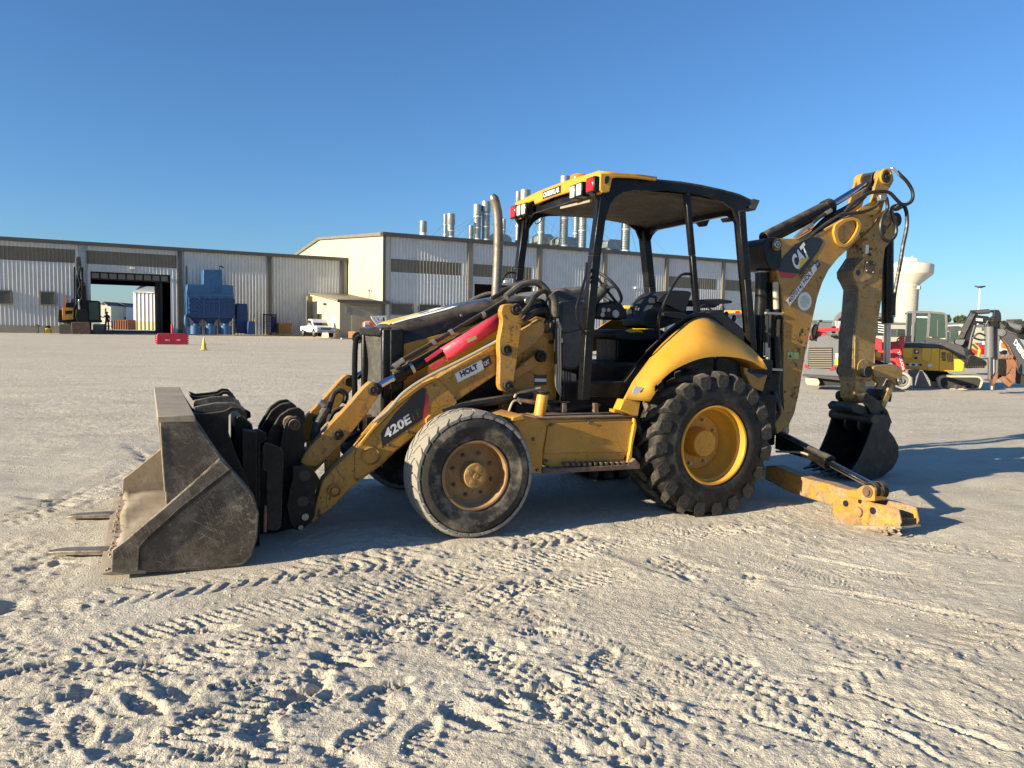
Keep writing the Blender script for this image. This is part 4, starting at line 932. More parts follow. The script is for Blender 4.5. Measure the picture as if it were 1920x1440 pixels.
decal_v('fender_sticker', 4, [(860, 218), (912, 226), (890, 278), (838, 268)], .055, bh, 'decal_white')
o = K3(4, [(902, 256, .05)])[0]; part('fender_sticker_dot', MB().lathe([(.014, 0), (.0004, .001)], o, (0, -1, 0), 14), 'decal_red', bh)
trim_o = K(10, [(20, 1330), (395, 1318), (560, 1090), (640, 985), (760, 870), (870, 760), (960, 690), (1050, 625), (1130, 592), (1200, 585), (1270, 595), (1340, 640), (1420, 700)])
trim_i = K(10, [(1420, 760), (1330, 690), (1240, 648), (1180, 645), (1120, 658), (1000, 735), (860, 845), (700, 1020), (560, 1215), (400, 1440)])
sill = K(4, [(790, 300), (540, 300)])
part('fender_trim', MB().prism([PV(x, y, .42) for x, y in trim_o+trim_i[:-1]+[K(4, [(792, 300)])[0]]+sill], .42, .46), 'black', bh, .004)
tube_k('trim_bead', 10, [(375, 1300, .40), (560, 1075, .40), (650, 975, .40), (760, 880, .40)], .010, 'black', 6, 3)
part('wheel_well', MB().prism([PV(x, y, .50) for x, y in K(10, [(700, 1020), (860, 845), (1000, 735), (1120, 670), (1240, 660), (1400, 760), (1560, 880), (1700, 1000), (1760, 1150), (1640, 1400), (1300, 1500), (700, 1500), (600, 1300)])], .52, .60), 'black', bh, .01)
part('fender', MB().grid([[(p[0], 2*VC-p[1], p[2]) for p in r] for r in rws]), 'yellow_clean', bh, thick=.008, smooth=60)

# ---- cab floor, console, seat
fl = [PV(x, y, .45) for x, y in K(3, [(640, 1300), (850, 1300), (860, 1400), (640, 1400)])]
zf = PV(*K(3, [(700, 1300)])[0], .45)[1]
part('cab_floor', MB().box((.95, .44, zf-.22), (1.7, 1.76, zf)), 'black_worn', bh, .01)
part('cab_base', MB().box((1.3, .60, zf-.1), (3.0, 1.60, 1.32)), 'black_worn', bh, .03)
part('threshold', MB().prism(KV(3, [(640, 1305), (850, 1302), (828, 1398), (640, 1392)], .41), .41, .45), 'black_worn', bh, .006)
part('floor_box', MB().prism(KV(3, [(672, 1225), (890, 1232), (860, 1300), (700, 1296)], .62), .62, .75), 'sandbox' if 'sandbox' in M else 'steel_dusty', bh, .006)
con = KV(9, [(475, 355), (520, 335), (700, 310), (740, 320), (700, 900), (625, 1000), (480, 985)], .50)
part('front_console', MB().prism(con, .50, 1.70), 'cab_grey', bh, .03)
part('console_seam', MB().tube(K3(9, [(480, 640, .497), (560, 632, .497), (660, 605, .497)]), .003, 6), 'black', bh)
cowl = KV(9, [(300, 270), (370, 235), (430, 210), (480, 240), (640, 190), (740, 200), (740, 330), (500, 350), (470, 400), (300, 400)], .8)
part('cowl', MB().prism(cowl, .62, 1.58), 'cab_grey', bh, .04)
part('battery_box', MB().prism(KV(9, [(480, 1000), (625, 1035), (620, 1250), (560, 1240), (490, 1100)], .50), .50, .9), 'steel_dusty', bh, .01)
dash = KV(10, [(60, 640), (100, 500), (250, 475), (330, 485), (385, 560), (400, 650), (330, 665)], 1.0)
part('dashboard', MB().prism(dash, .95, 1.25), 'seat', bh, .02)
for x, y, r in ((172, 562, .022), (225, 560, .018), (162, 610, .022), (300, 600, .036)):
    (u, v, z), = K3(10, [(x, y, .945)]); part('gauge', MB().lathe([(r, 0), (r, .012), (r*.9, .012), (.0004, .010)], (u, .95, z), (0, -1, 0), 20), 'lens', bh)
stc = K3(10, [(190, 330, 1.05)])[0]; axs = Vector((.72, .0, .70)).normalized()
m = MB(); e1 = axs.cross(Vector((0, 1, 0))).normalized(); e2 = axs.cross(e1); c0 = Vector(stc); 
part('steering_wheel', m.tube([c0+e1*(.20*math.cos(a))+e2*(.20*math.sin(a)) for a in np.linspace(0, 2*math.pi, 33)], .016, 8, 1)
     .tube([c0+e1*.19, c0-e1*.19], .014, 8).tube([c0+e2*.19, c0-e2*.19], .014, 8).cyl(c0-axs*.04, c0+axs*.02, .05, 16), 'seat', bh)
part('steering_column', MB().cyl(c0-axs*.45, c0-axs*.03, .07, 16, .05), 'cab_grey', bh, .006)
part('operator_seat', MB().prism(rounded(KV(10, [(600, 640), (690, 500), (760, 410), (830, 365), (920, 355), (1060, 362), (1095, 385), (1060, 470), (1035, 560), (1030, 640), (960, 680), (780, 760), (600, 740)], .95), .3, 3), .95, 1.35), 'seat', bh, .05)
part('seat_back', MB().prism(rounded(KV(10, [(720, 470), (790, 395), (860, 362), (1010, 360), (1080, 378), (1035, 500), (1000, 590), (860, 520), (740, 480)], .90), .3, 3), .88, .96), M['seat'], bh, .03)
part('seat_cushion', MB().prism(rounded(KV(10, [(250, 790), (330, 760), (780, 760), (800, 860), (520, 880), (280, 860)], .9), .3, 3), .85, 1.38), 'seat', bh, .04)
part('seat_base', MB().box((1.75, .9, 1.2), (2.3, 1.3, 1.55)), 'black', bh, .02)
part('torn_cover', MB().prism(KV(10, [(400, 775), (460, 755), (560, 768), (590, 795), (520, 790), (450, 795)], .84), .84, .86), 'decal_yel', bh)
part('armrest', MB().prism(rounded(KV(10, [(780, 590), (880, 575), (1010, 590), (1040, 620), (960, 660), (850, 640), (790, 625)], .82), .3, 3), .80, .88), 'seat', bh, .02)
for x, y, x2, y2, v in ((475, 640, 478, 520, .9), (545, 620, 548, 540, .95), (520, 640, 520, 560, 1.2)):
    a, b = K3(10, [(x, y, v), (x2, y2, v)]); part('control_lever', MB().cyl(a, b, .009, 8).lathe([(.0004, -.045), (.02, -.03), (.024, -.005), (.016, .02), (.0004, .028)], b, (0, 0, 1), 12), 'seat', bh)
for x, y, x2, y2, v in ((1390, 660, 1410, 545, .9), (1440, 690, 1450, 600, 1.0), (1500, 700, 1530, 640, 1.1)):
    a, b = K3(10, [(x, y, v), (x2, y2, v)]); part('control_lever', MB().cyl(a, b, .009, 8).lathe([(.0004, -.045), (.02, -.03), (.024, -.005), (.016, .02), (.0004, .028)], b, (0, 0, 1), 12), 'seat', bh)
part('rear_console', MB().prism(KV(10, [(1180, 640), (1260, 560), (1380, 560), (1440, 620), (1650, 800), (1700, 960), (1400, 760), (1240, 660)], .8), .75, 1.45), 'seat', bh, .02)
part('rear_floor', MB().box((2.6, .5, 1.2), (3.05, 1.7, 1.42)), 'black_worn', bh, .02)
pm = KV(10, [(1165, 455), (1260, 447), (1400, 445), (1520, 465), (1515, 490), (1400, 498), (1330, 540), (1300, 520), (1180, 520)], .95)
part('rear_control_pod', MB().prism(pm, .95, 1.2), 'seat', bh, .015)
tube_k('steel_line', 10, [(1180, 600, .8), (1160, 560, .8), (1200, 515, .8), (1260, 530, .8), (1320, 600, .8)], .01, 'hose')

# ---- canopy posts and roof
PVN, PVF = .28, 2*VC-.28
def post(k, pts, w, d, v, name='canopy_post', vv=None, mat='black'):
    q = K3(k, [(x, y, v) for x, y in pts]); m = MB()
    tv = vv if vv is not None else v
    for i in range(len(q)-1): m.bar((q[i][0], tv, q[i][2]), (q[i+1][0], tv, q[i+1][2]), d, w, up=(1, 0, .01))
    return part(name, m, mat, bh, .008)
post(3, [(608, 1410), (632, 1000), (672, 560), (718, 210)], .078, .09, PVN+.04)
post(3, [(608, 1410), (632, 1000), (672, 560), (718, 210)], .078, .09, PVN+.04, vv=PVF-.04)
post(3, [(1590, 1120), (1555, 700), (1520, 300)], .075, .09, PVN+.04)
post(3, [(1590, 1120), (1555, 700), (1520, 300)], .085, .12, PVN+.04, vv=PVF-.04)
post(3, [(1273, 895), (1245, 560), (1212, 200)], .050, .05, PVN+.02)
tube_k('grab_rail', 10, [(755, 870, .38), (745, 740, .36), (758, 610, .33), (850, 400, .31), (930, 250, .30), (985, 195, .30), (1040, 185, .30), (1110, 190, .30)], .014, 'black', 8, 4)
tube_k('grab_rail', 9, [(720, -40, .25), (700, 130, .24), (640, 330, .22), (622, 420, .22), (640, 540, .22), (680, 610, .24), (715, 650, .26)], .012, 'black', 8, 4)
for y in (40, 105, 145): pin('post_bolt', 9, (765, y), PVN-.005, .018, bh, 'black', .015)
ru = K(3, [(700, 90), (760, 88), (900, 100), (1030, 118), (1180, 132), (1300, 152), (1420, 178), (1520, 205), (1590, 238), (1598, 258), (1560, 262)])
rl_ = K(3, [(1500, 225), (1400, 205), (1280, 185), (1100, 172), (940, 168), (850, 172), (720, 180)])
roofp = [PV(x, y, PVN) for x, y in ru+rl_]
rws = []
top_l = [PV(x, y, PVN) for x, y in ru[:9]]; 
roof = MB(); 
def crown(v): t = (v-VC)/(VC-PVN); return .035*(1-t*t)
for v in np.linspace(PVN, PVF, 11): rws.append([(p, float(v), q+crown(v)) for p, q in top_l])
part('roof_panel', MB().grid(rws), 'roof_top', bh, thick=.02, smooth=60)
bot = [(p+(.05 if i == 0 else 0)-(.05 if i == 8 else 0), q-.115) for i, (p, q) in enumerate(top_l)]
rws = []
for v in np.linspace(PVN+.03, PVF-.03, 11): rws.append([(p, float(v), q+crown(v)*.6+.02) for p, q in bot])
part('roof_lining', MB().grid(rws), 'roof_under', bh, thick=.006, smooth=60)
# side headers with arched corners
hdr = [PV(x, y, PVN) for x, y in K(3, [(700, 92), (900, 103), (1180, 134), (1420, 180), (1590, 240), (1600, 262), (1560, 275), (1570, 420), (1535, 440), (1520, 370), (1490, 290), (1430, 245), (1330, 215), (1240, 197), (1100, 180), (900, 178), (840, 190), (795, 220), (765, 265), (745, 330), (728, 400), (680, 400), (690, 240), (670, 205), (680, 150)])]
for v0 in (PVN, PVF-.035): part('roof_header', MB().prism(hdr, v0, v0+.035), 'black', bh, .006)
# front and rear cross headers with arched corners, at the post planes
uf = PV(*K(3, [(718, 210)])[0], PVN)[0]; ub = PV(*K(3, [(1515, 300)])[0], PVN)[0]
zt = top_l[1][1]-.03; zr = top_l[7][1]-.03
def arch(u, ztp, drop, legs, r):
    v0, v1 = PVN+.02, PVF-.02; pts = [(v0, ztp), (v1, ztp), (v1, ztp-legs), (v1-.06, ztp-legs)]
    for k in range(9): a = math.pi/2*k/8; pts.append((v1-.06-r+r*math.cos(a), ztp-drop-r+r*math.sin(a)))
    for k in range(9): a = math.pi/2*k/8; pts.append((v0+.06+r-r*math.sin(a), ztp-drop-r+r*math.cos(a)))
    pts += [(v0+.06, ztp-legs), (v0, ztp-legs)]
    return MB().prism(pts, u-.02, u+.02, axis='u')
part('roof_crossbeam', arch(uf+.02, zt, .10, .28, .18), 'black', bh, .006)
part('roof_crossbeam', arch(ub+.07, zr, .12, .30, .20), 'black', bh, .006)
# yellow visor
fu = PV(*K(13, [(1040, 90)])[0], .24)[0]-.02
zt0 = PV(*K(13, [(1040, 78)])[0], .24)[1]
V0, V1 = .22, 2*VC-.22
def vz(a, b): return PU(*K(13, [(a, b)])[0], fu)
fz = [(V0, zt0-.02), (V0+.03, zt0+.012), (VC, zt0+.03), (V1-.03, zt0+.012), (V1, zt0-.02), (V1, zt0-.16), (V1-.03, zt0-.185), (V1-.15, zt0-.180), (V1-.17, zt0-.05), (V1-.46, zt0-.04), (V1-.49, zt0-.085), (VC, zt0-.075),
      (V0+.49, zt0-.085), (V0+.46, zt0-.04), (V0+.17, zt0-.05), (V0+.15, zt0-.180), (V0+.03, zt0-.185), (V0, zt0-.16)]
part('roof_visor', MB().prism(fz, fu, fu+.035, axis='u'), 'yellow_clean', bh, .012)
tl_ = KV(3, [(700, 75), (775, 80), (900, 88), (1030, 106), (1032, 124), (900, 108), (795, 104), (770, 110), (755, 190), (705, 195)], .24)
for v0 in (V0, V1-.03): part('visor_wing', MB().prism(tl_, v0, v0+.03), 'yellow_clean', bh, .010)
pr = [(p, q) for p, q in KV(3, [(702, 72), (775, 79), (900, 88), (1032, 106), (1032, 122), (900, 104), (780, 96), (704, 92)], .24)]
mm = MB(); rws = []
for v in np.linspace(V0, V1, 11): rws.append([(p, float(v), q+crown(v)*.8) for p, q in pr[:4]])
part('visor_top', mm.grid(rws), 'yellow_clean', bh, thick=.022, smooth=60)
part('visor_slot', MB().prism(rounded(KV(3, [(735, 98), (752, 92), (762, 100), (752, 135), (738, 142), (732, 130)], .217), .3, 3), .216, .23), 'decal_black', bh)
def lampbox(v0, v1, z0, z1, mat, name, d=.06):
    part('lamp_housing', MB().box((fu-d, v0-.012, z0-.012), (fu+.02, v1+.012, z1+.012)), 'black', bh, .008)
    part(name, MB().box((fu-d-.008, v0, z0), (fu-d+.01, v1, z1)), mat, bh, .006)
for sgn in (0, 1):
    def mv(a, b): return (a, b) if sgn == 0 else (2*VC-b, 2*VC-a)
    a, b = mv(V0+.02, V0+.135); lampbox(a, b, zt0-.158, zt0-.052, 'redlens', 'marker_lamp', .05)
    a, b = mv(V0+.21, V0+.29); lampbox(a, b, zt0-.165, zt0-.065, 'lens', 'work_lamp')
    a, b = mv(V0+.325, V0+.405); lampbox(a, b, zt0-.168, zt0-.068, 'lens', 'work_lamp')
c0_, c1_ = VC+.16, VC-.14
part('name_plate', MB().box((fu-.003, VC-.18, zt0-.065), (fu, VC+.20, zt0+.005)), 'rust', bh)
part('name_plate_face', MB().box((fu-.005, VC-.17, zt0-.060), (fu-.003, VC+.19, zt0+.000)), 'decal_black', bh)
text('roof_lettering', 'CATERPILLAR', (fu-.005, VC+.175, zt0-.053), (fu-.005, VC-.155, zt0-.053), (fu-.005, VC+.175, zt0-.008), bh, 'decal_white', .002, .03)
part('beacon_light', MB().lathe([(.078, -.08), (.082, -.02), (.080, .0), (.07, .012), (.0004, .015)], (fu+.16, PU(*K(13, [(765, 140)])[0], fu+.16)[0], PU(*K(13, [(765, 140)])[0], fu+.16)[1]), (0, 0, 1), 28), 'amber', bh)
tube_k('roof_wire', 13, [(205, 640, 1.85), (230, 725, 1.85), (290, 690, 1.85), (340, 550, 1.85)], .005, 'hose', 6)
part('wiper_bar', MB().bar((fu+.03, V0+.2, zt0-.21), (fu+.03, V0+.75, zt0-.19), .02, .02), 'steel_dusty', bh)
(u, v, z), = K3(3, [(1600, 262, PVN)])
part('rear_work_lamp', MB().prism(KV(3, [(1572, 240), (1600, 228), (1637, 238), (1610, 298), (1575, 285)], PVN+.02), PVN+.0, PVN+.12), 'cab_grey', bh, .008)
part('lamp_arm', MB().bar((u-.15, PVN+.05, z-.01), (u, PVN+.05, z-.02), .03, .03), 'black', bh)
mc = KV(3, [(1290, 340), (1330, 328), (1352, 350), (1335, 388), (1300, 392), (1282, 370)], 1.2)
part('interior_mirror', MB().prism(mc, 1.2, 1.25), 'black', bh, .01)
tube_k('mirror_arm', 3, [(1225, 385, 1.15), (1250, 370, 1.2), (1290, 366, 1.2)], .009, 'black', 6)
part('interior_lamp', MB().prism(KV(3, [(1452, 335), (1500, 335), (1500, 358), (1465, 360)], 1.0), 1.0, 1.12), 'black', bh, .01)
post(3, [(1085, 380), (1090, 600), (1125, 760)], .0, .0, 1.9) if False else None
tube_k('far_grab_rail', 17, [(610, 640, 1.75), (625, 590, 1.8), (650, 552, 1.85), (692, 548, 1.85)], .012, 'black', 6)

# ---- rear frame, swing post, boom
rf = KV(5, [(150, 1090), (180, 1200), (215, 1300), (240, 1400), (180, 1440), (60, 1440), (60, 1100)], .80)
zq = .45
part('rear_frame', MB().box((3.0, .42, .52), (3.3, 1.78, 1.02)).box((2.7, .7, .5), (3.05, 1.5, .95)), 'black_worn', bh, .02)
for v0 in (.52, 1.58): part('stabilizer_housing', MB().box((3.2, v0, .42), (3.34, v0+.10, 1.0)), 'black_worn', bh, .02)
part('swing_frame', MB().box((3.25, .84, .50), (3.62, 1.36, .80)).box((3.25, .84, 1.15), (3.62, 1.36, 1.35)).cyl((3.55, VC, .5), (3.55, VC, 1.35), .14), 'black_worn', bh, .02)
part('fender_bracket', MB().prism(KV(3, [(1545, 1160), (1590, 1180), (1570, 1240), (1640, 1280), (1690, 1260), (1660, 1360), (1600, 1340), (1550, 1250)], .45), .45, .7), 'yellow_arm', bh, .006)
BVn = .93; BVf = 2*VC-BVn
boom = [(166, 425), (178, 403), (205, 396), (240, 399), (330, 401), (400, 385), (470, 342), (560, 292), (640, 255), (690, 215), (705, 150), (722, 95), (738, 58), (762, 42), (790, 52), (803, 85), (798, 118), (775, 155), (762, 200), (742, 260), (690, 340), (640, 388), (570, 455), (520, 500), (472, 560), (440, 625), (415, 700), (395, 790), (375, 880), (350, 1000), (322, 1180), (298, 1290), (272, 1345), (262, 1385), (240, 1402), (205, 1395), (190, 1372), (215, 1290), (238, 1200), (242, 1000), (242, 800), (228, 650), (200, 540), (176, 465)]
bpoly = KV(5, boom, BVn)
lowb = [p for p in boom]
for v0 in (BVn, BVf-.035): part('boom_side', MB().prism(bpoly, v0, v0+.035), 'yellow_boom', bh, .006)
inb = KV(5, [(330, 412), (400, 395), (560, 300), (640, 262), (700, 300), (640, 380), (560, 450), (500, 510), (455, 590), (420, 680), (390, 790), (350, 990), (320, 1170), (290, 1290), (230, 1290), (245, 1100), (246, 800), (232, 650), (205, 540), (250, 430)], BVn)
part('boom_web', MB().prism(inb, BVn+.035, BVf-.035), 'yellow_boom', bh, .004)
lo_ = rounded(KV(5, [(492, 370), (500, 330), (545, 300), (590, 290), (622, 300), (635, 330), (625, 370), (600, 410), (565, 440), (540, 448), (505, 420)], BVn-.016), .3, 3)
li_ = rounded(KV(5, [(512, 372), (518, 345), (552, 317), (590, 306), (610, 314), (617, 335), (608, 365), (588, 398), (562, 424), (545, 430), (522, 410)], BVn-.016), .3, 3)
part('boom_recess_rim', MB().ring(lo_, li_, BVn-.030, BVn), 'yellow_clean', bh, .005)
for c_, r_, m_ in (((203, 432), .062, 'yellow_arm'), ((244, 1377), .055, 'zinc'), ((758, 85), .088, 'yellow_clean')):
    (u, v, z), = K3(5, [(c_[0], c_[1], BVn)])
    part('boom_boss', MB().lathe([(r_, 0), (r_, .02), (r_*.85, .026), (r_*.8, .014), (r_*.75, .014)], (u, BVn, z), (0, -1, 0), 28), m_, bh)
pin('pin', 5, (203, 432), BVn-.02, .045, bh, 'zinc', .03); pin('pin', 5, (244, 1377), BVn-.02, .035, bh, 'zinc', .03); pin('pin', 5, (760, 87), BVn-.02, .062, bh, 'black_worn', .02)
(u, v, z), = K3(5, [(758, 85, BVn)])
part('boom_head_boss', MB().cyl((u, BVn+.03, z), (u, BVn+.08, z), .085, 24).cyl((u, BVf-.08, z), (u, BVf+.015, z), .088, 24), 'yellow_boom', bh, .006)
part('pin', MB().cyl((u, BVn, z), (u, BVf, z), .05, 20), 'black_worn', bh)
# crowd cylinder on top of the boom
a, b, c = [Vector((p[0], VC, p[2])) for p in K3(5, [(690, 108, VC-.02), (488, 232, VC-.02), (150, 402, VC-.02)])]
part('cylinder_rod', MB().cyl(a+(a-b).normalized()*.03, b, .038, 22), 'chrome', bh)
part('cylinder_barrel', MB().cyl(c, b, .078, 24).cyl(b-(b-c).normalized()*.1, b, .088, 24), 'black', bh, .006)
part('cylinder_eye', MB().lathe([(.08, -.06), (.08, .06)], Vector((u, VC, z)), (0, 1, 0), 22, True), 'black_worn', bh, .006)
tube_k('steel_line', 11, [(690, 770, .96), (760, 700, .96), (860, 620, .96), (940, 572, .96)], .018, 'hose', 8)
part('line_fitting', MB().cyl(K3(11, [(890, 600, .955)])[0], K3(11, [(950, 565, .955)])[0], .022, 10), 'zinc', bh)
tube_k('steel_line', 11, [(545, 875, .93), (620, 800, .93), (700, 745, .93), (740, 730, .93)], .022, 'zinc', 8)
for i in range(5):
    tube_k('boom_hose', 11, [(700+i*14, 870-i*24, 1.0+i*.03), (900, 735-i*24, 1.0+i*.03), (1100, 600-i*16, 1.0+i*.03), (1280, 470-i*14, 1.02), (1400, 330-i*20, 1.05)], .016, 'hose', 7)
tube_k('boom_hose', 11, [(1040, 620, .92), (1180, 600, .91), (1320, 580, .90), (1440, 530, .89), (1490, 470, .88)], .018, 'hose', 8)
tube_k('boom_hose', 11, [(1100, 590, .95), (1220, 470, .92), (1360, 380, .90), (1480, 355, .88), (1600, 365, .85), (1680, 440, .82), (1740, 495, .82), (1810, 495, .82), (1865, 440, .82), (1860, 340, .83), (1800, 240, .85), (1740, 180, .87), (1690, 130, .9)], .020, 'hose', 8)
tube_k('hose_end', 11, [(1720, 175, .88), (1680, 130, .9), (1640, 92, .92), (1612, 100, .95), (1625, 170, .95), (1640, 240, .95)], .014, 'zinc', 8)
tube_k('boom_hose', 11, [(1770, 510, .84), (1800, 600, .84), (1800, 760, .84), (1760, 960, .84), (1735, 1120, .84), (1715, 1250, .84)], .021, 'hose', 8)
tube_k('boom_hose', 5, [(836, 520, .84), (822, 600, .84), (806, 700, .85), (803, 790, .86)], .020, 'hose', 8)
tube_k('boom_hose', 11, [(1570, 420, .86), (1585, 540, .86), (1530, 640, .86), (1505, 760, .86), (1530, 870, .86), (1600, 912, .86), (1670, 850, .86), (1680, 740, .86), (1640, 620, .86), (1640, 530, .86), (1740, 500, .86)], .020, 'hose', 8)
part('hose_block', MB().prism(KV(11, [(1480, 395), (1560, 395), (1560, 455), (1485, 460)], .88), .85, .92), 'zinc', bh, .006)
part('hose_clip', MB().prism(KV(11, [(1660, 540), (1700, 500), (1750, 540), (1690, 575)], .83), .81, .86), 'hose', bh, .004)
part('head_flap', MB().prism(rounded(KV(11, [(1230, 570), (1420, 460), (1480, 470), (1500, 560), (1440, 620), (1300, 600)], .915), .25, 2), .915, .93), 'yellow_clean', bh, .004)
# boom stickers
sv = BVn-.003
decal_v('boom_sticker', 5, [(205, 548), (235, 500), (300, 430), (385, 392), (405, 390), (435, 400), (443, 415), (420, 465), (330, 580), (220, 568)], sv, bh, 'decal_black')
decal_v('boom_sticker_stripe', 5, [(218, 567), (312, 582), (290, 602), (230, 600)], sv, bh, 'decal_red')
text_v('boom_lettering', 'CAT', 5, (308, 568), (376, 484), (276, 500), sv-.003, bh, 'decal_white', .05)
decal_v('logo_triangle', 5, [(318, 562), (330, 500), (375, 497)], sv-.0045, bh, 'decal_yel')
text_v('boom_lettering', 'DAN 0533', 5, (332, 602), (400, 525), (320, 585), sv-.003, bh, 'decal_black', .012)
decal_v('dealer_sticker', 5, [(328, 622), (400, 528), (415, 553), (345, 652)], sv, bh, 'decal_white')
decal_v('dealer_sticker', 5, [(398, 530), (416, 508), (431, 533), (413, 556)], sv, bh, 'decal_black')
text_v('dealer_lettering', 'HOLT', 5, (350, 634), (394, 573), (338, 614), sv-.003, bh, 'decal_black', .02)
text_v('dealer_lettering', 'CAT', 5, (407, 546), (424, 528), (400, 535), sv-.003, bh, 'decal_white', .03)
decal_v('number_sticker', 5, [(256, 716), (328, 628), (341, 655), (272, 745)], sv, bh, 'decal_white')
text_v('number_lettering', '407014', 5, (274, 732), (337, 651), (263, 713), sv-.003, bh, 'decal_black', .01)
(u, v, z), = K3(5, [(350, 720, sv)])
part('seal_sticker', MB().lathe([(.098, 0), (.0004, .001)], (u, sv, z), (0, -1, 0), 32), M['decal_white'], bh)
ms = plain('printed_seal_pattern', (.50, .52, .44), .6, var=.35, tile=8)
part('seal_print', MB().lathe([(.070, .0015), (.062, .003), (.03, .003), (.0004, .0025)], (u, sv, z), (0, -1, 0), 9), ms, bh)
decal_v('warning_sticker', 5, [(262, 978), (290, 978), (290, 1012), (263, 1012)], sv, bh, 'decal_green')
decal_v('warning_sticker', 5, [(292, 980), (319, 980), (318, 1014), (291, 1013)], sv, bh, 'decal_green')
decal_v('warning_triangle', 5, [(267, 1006), (285, 1006), (276, 986)], sv-.001, bh, 'decal_black')
# boom lift cylinder and swing castings
def vcyl(k, p0, p1, r, v, name='cylinder_barrel', mat='black', vv=VC):
    a, b = K3(k, [(p0[0], p0[1], v), (p1[0], p1[1], v)]); return part(name, MB().cyl((a[0], vv, a[2]), (b[0], vv, b[2]), r, 22), mat, bh, .005)
vcyl(5, (122, 1010), (135, 560), .075, VC); vcyl(5, (120, 1100), (122, 1000), .085, VC)
vcyl(5, (134, 574), (134, 566), .078, VC, 'cylinder_clamp', 'zinc')
vcyl(5, (135, 560), (118, 455), .05, VC, 'cylinder_rod', 'chrome')
part('boom_bracket', MB().prism(rounded(KV(5, [(74, 440), (92, 408), (130, 402), (165, 405), (172, 470), (170, 560), (120, 570), (95, 530)], VC), .25, 2), .92, 1.28), 'black', bh, .01)
part('boom_inner', MB().prism(KV(5, [(165, 410), (230, 440), (205, 560), (232, 660), (246, 800), (246, 1000), (242, 1200), (220, 1290), (190, 1200), (180, 900), (165, 600)], VC), BVn+.04, BVf-.04), 'black_worn', bh, .006)
vcyl(5, (205, 760), (200, 620), .03, .95, 'steel_pipe', 'pipe', .95)
vcyl(5, (205, 1100), (200, 900), .05, .97, 'cylinder_barrel', 'black', .97); 
part('swing_casting', MB().prism(KV(5, [(150, 1100), (230, 1060), (240, 1290), (200, 1390), (150, 1300), (110, 1200)], .95), .92, 1.28), 'black_worn', bh, .02)
part('swing_casting', MB().prism(KV(5, [(185, 1300), (225, 1240), (265, 1345), (262, 1390), (200, 1395)], .91), .89, .93), 'yellow_arm', bh, .008)
for i, (x, vv) in enumerate(((160, .95), (175, 1.0), (218, .93), (228, 1.0), (150, 1.05))):
    tube_k('boom_hose', 5, [(x, 760+i*25, vv), (x-3, 900, vv), (x+4, 1050, vv), (x-4, 1180, vv), (x+12, 1300, vv), (x+20, 1400, vv)], .020, 'hose', 7)
for y in (780, 1065): part('hose_clamp', MB().prism(KV(5, [(150, y-7), (236, y-3), (236, y+10), (150, y+6)], .92), .91, .94), 'zinc', bh, .003)
for y, dx in ((960, 0), (985, 12)): part('hose_fitting', MB().cyl(K3(5, [(150+dx, y+40, .92)])[0], K3(5, [(150+dx, y-30, .92)])[0], .022, 8), 'zinc', bh)
tube_k('boom_hose', 5, [(195, 1180, .9), (215, 1240, .88), (220, 1290, .88), (190, 1330, .9)], .022, 'hose', 7)

# ---- dipper (stick)
DV = .99; DF = 2*VC-DV
dip = [(645, 388), (700, 335), (735, 262), (775, 248), (822, 292), (812, 340), (800, 400), (760, 450), (747, 560), (744, 700), (727, 800), (708, 960), (697, 1090), (690, 1128), (602, 1126), (600, 1040), (604, 900), (620, 760), (628, 660), (612, 625), (596, 598), (594, 565), (612, 538), (640, 495)]
part('dipper', MB().prism(KV(5, dip, DV), DV, DF), 'yellow_stick', bh, .008)
M['stick_front'] = paint('worn_stick_front', (.085, .062, .034), .5, chips=1.4, chipcol=(.16, .12, .07), edge=.02, edgecol=(.3, .24, .15), dust=.4, dustside=.35, scratch=.3)
part('dipper_front_plate', MB().prism((lambda e: [(p-.013, q) for p, q in e]+[(p-.001, q) for p, q in e[::-1]])(KV(5, [(640, 495), (612, 538), (594, 565), (596, 598), (612, 625), (628, 660), (620, 760), (604, 900), (600, 1040), (602, 1110)], DV)), DV+.004, DF-.004), M['stick_front'], bh, .004)
part('dipper_side_plate', MB().prism(rounded(KV(5, [(596, 598), (594, 568), (612, 540), (650, 495), (690, 500), (712, 545), (695, 600), (640, 628), (612, 622)], DV-.012), .2, 2), DV-.012, DV), 'yellow_stick', bh, .004)
part('dipper_wear_plate', MB().prism(KV(5, [(660, 512), (706, 515), (708, 580), (658, 572)], DV-.022), DV-.022, DV-.012), 'rust', bh, .004)
for p in ((668, 522), (699, 525), (666, 563), (699, 572)): pin('wear_plate_bolt', 5, p, DV-.022, .012, bh, 'zinc', .008)
for p, r in (((622, 573), .034), ((682, 482), .022)): pin('dipper_hole', 5, p, DV-.012, r, bh, 'decal_black', .003)
part('dipper_sticker', MB().prism(KV(5, [(660, 432), (676, 432), (674, 475), (658, 478)], DV-.002), DV-.004, DV-.002), 'decal_white', bh)
part('dipper_cap', MB().prism(disc((K3(5, [(812, 305, DV+.04)])[0][0], K3(5, [(812, 305, DV+.04)])[0][2]), .085, 24), DV+.02, DF-.02), 'black_worn', bh, .01)
part('dipper_rust_plate', MB().prism(KV(5, [(735, 320), (768, 335), (755, 385), (740, 375)], DV-.008), DV-.008, DV), 'rust', bh, .003)
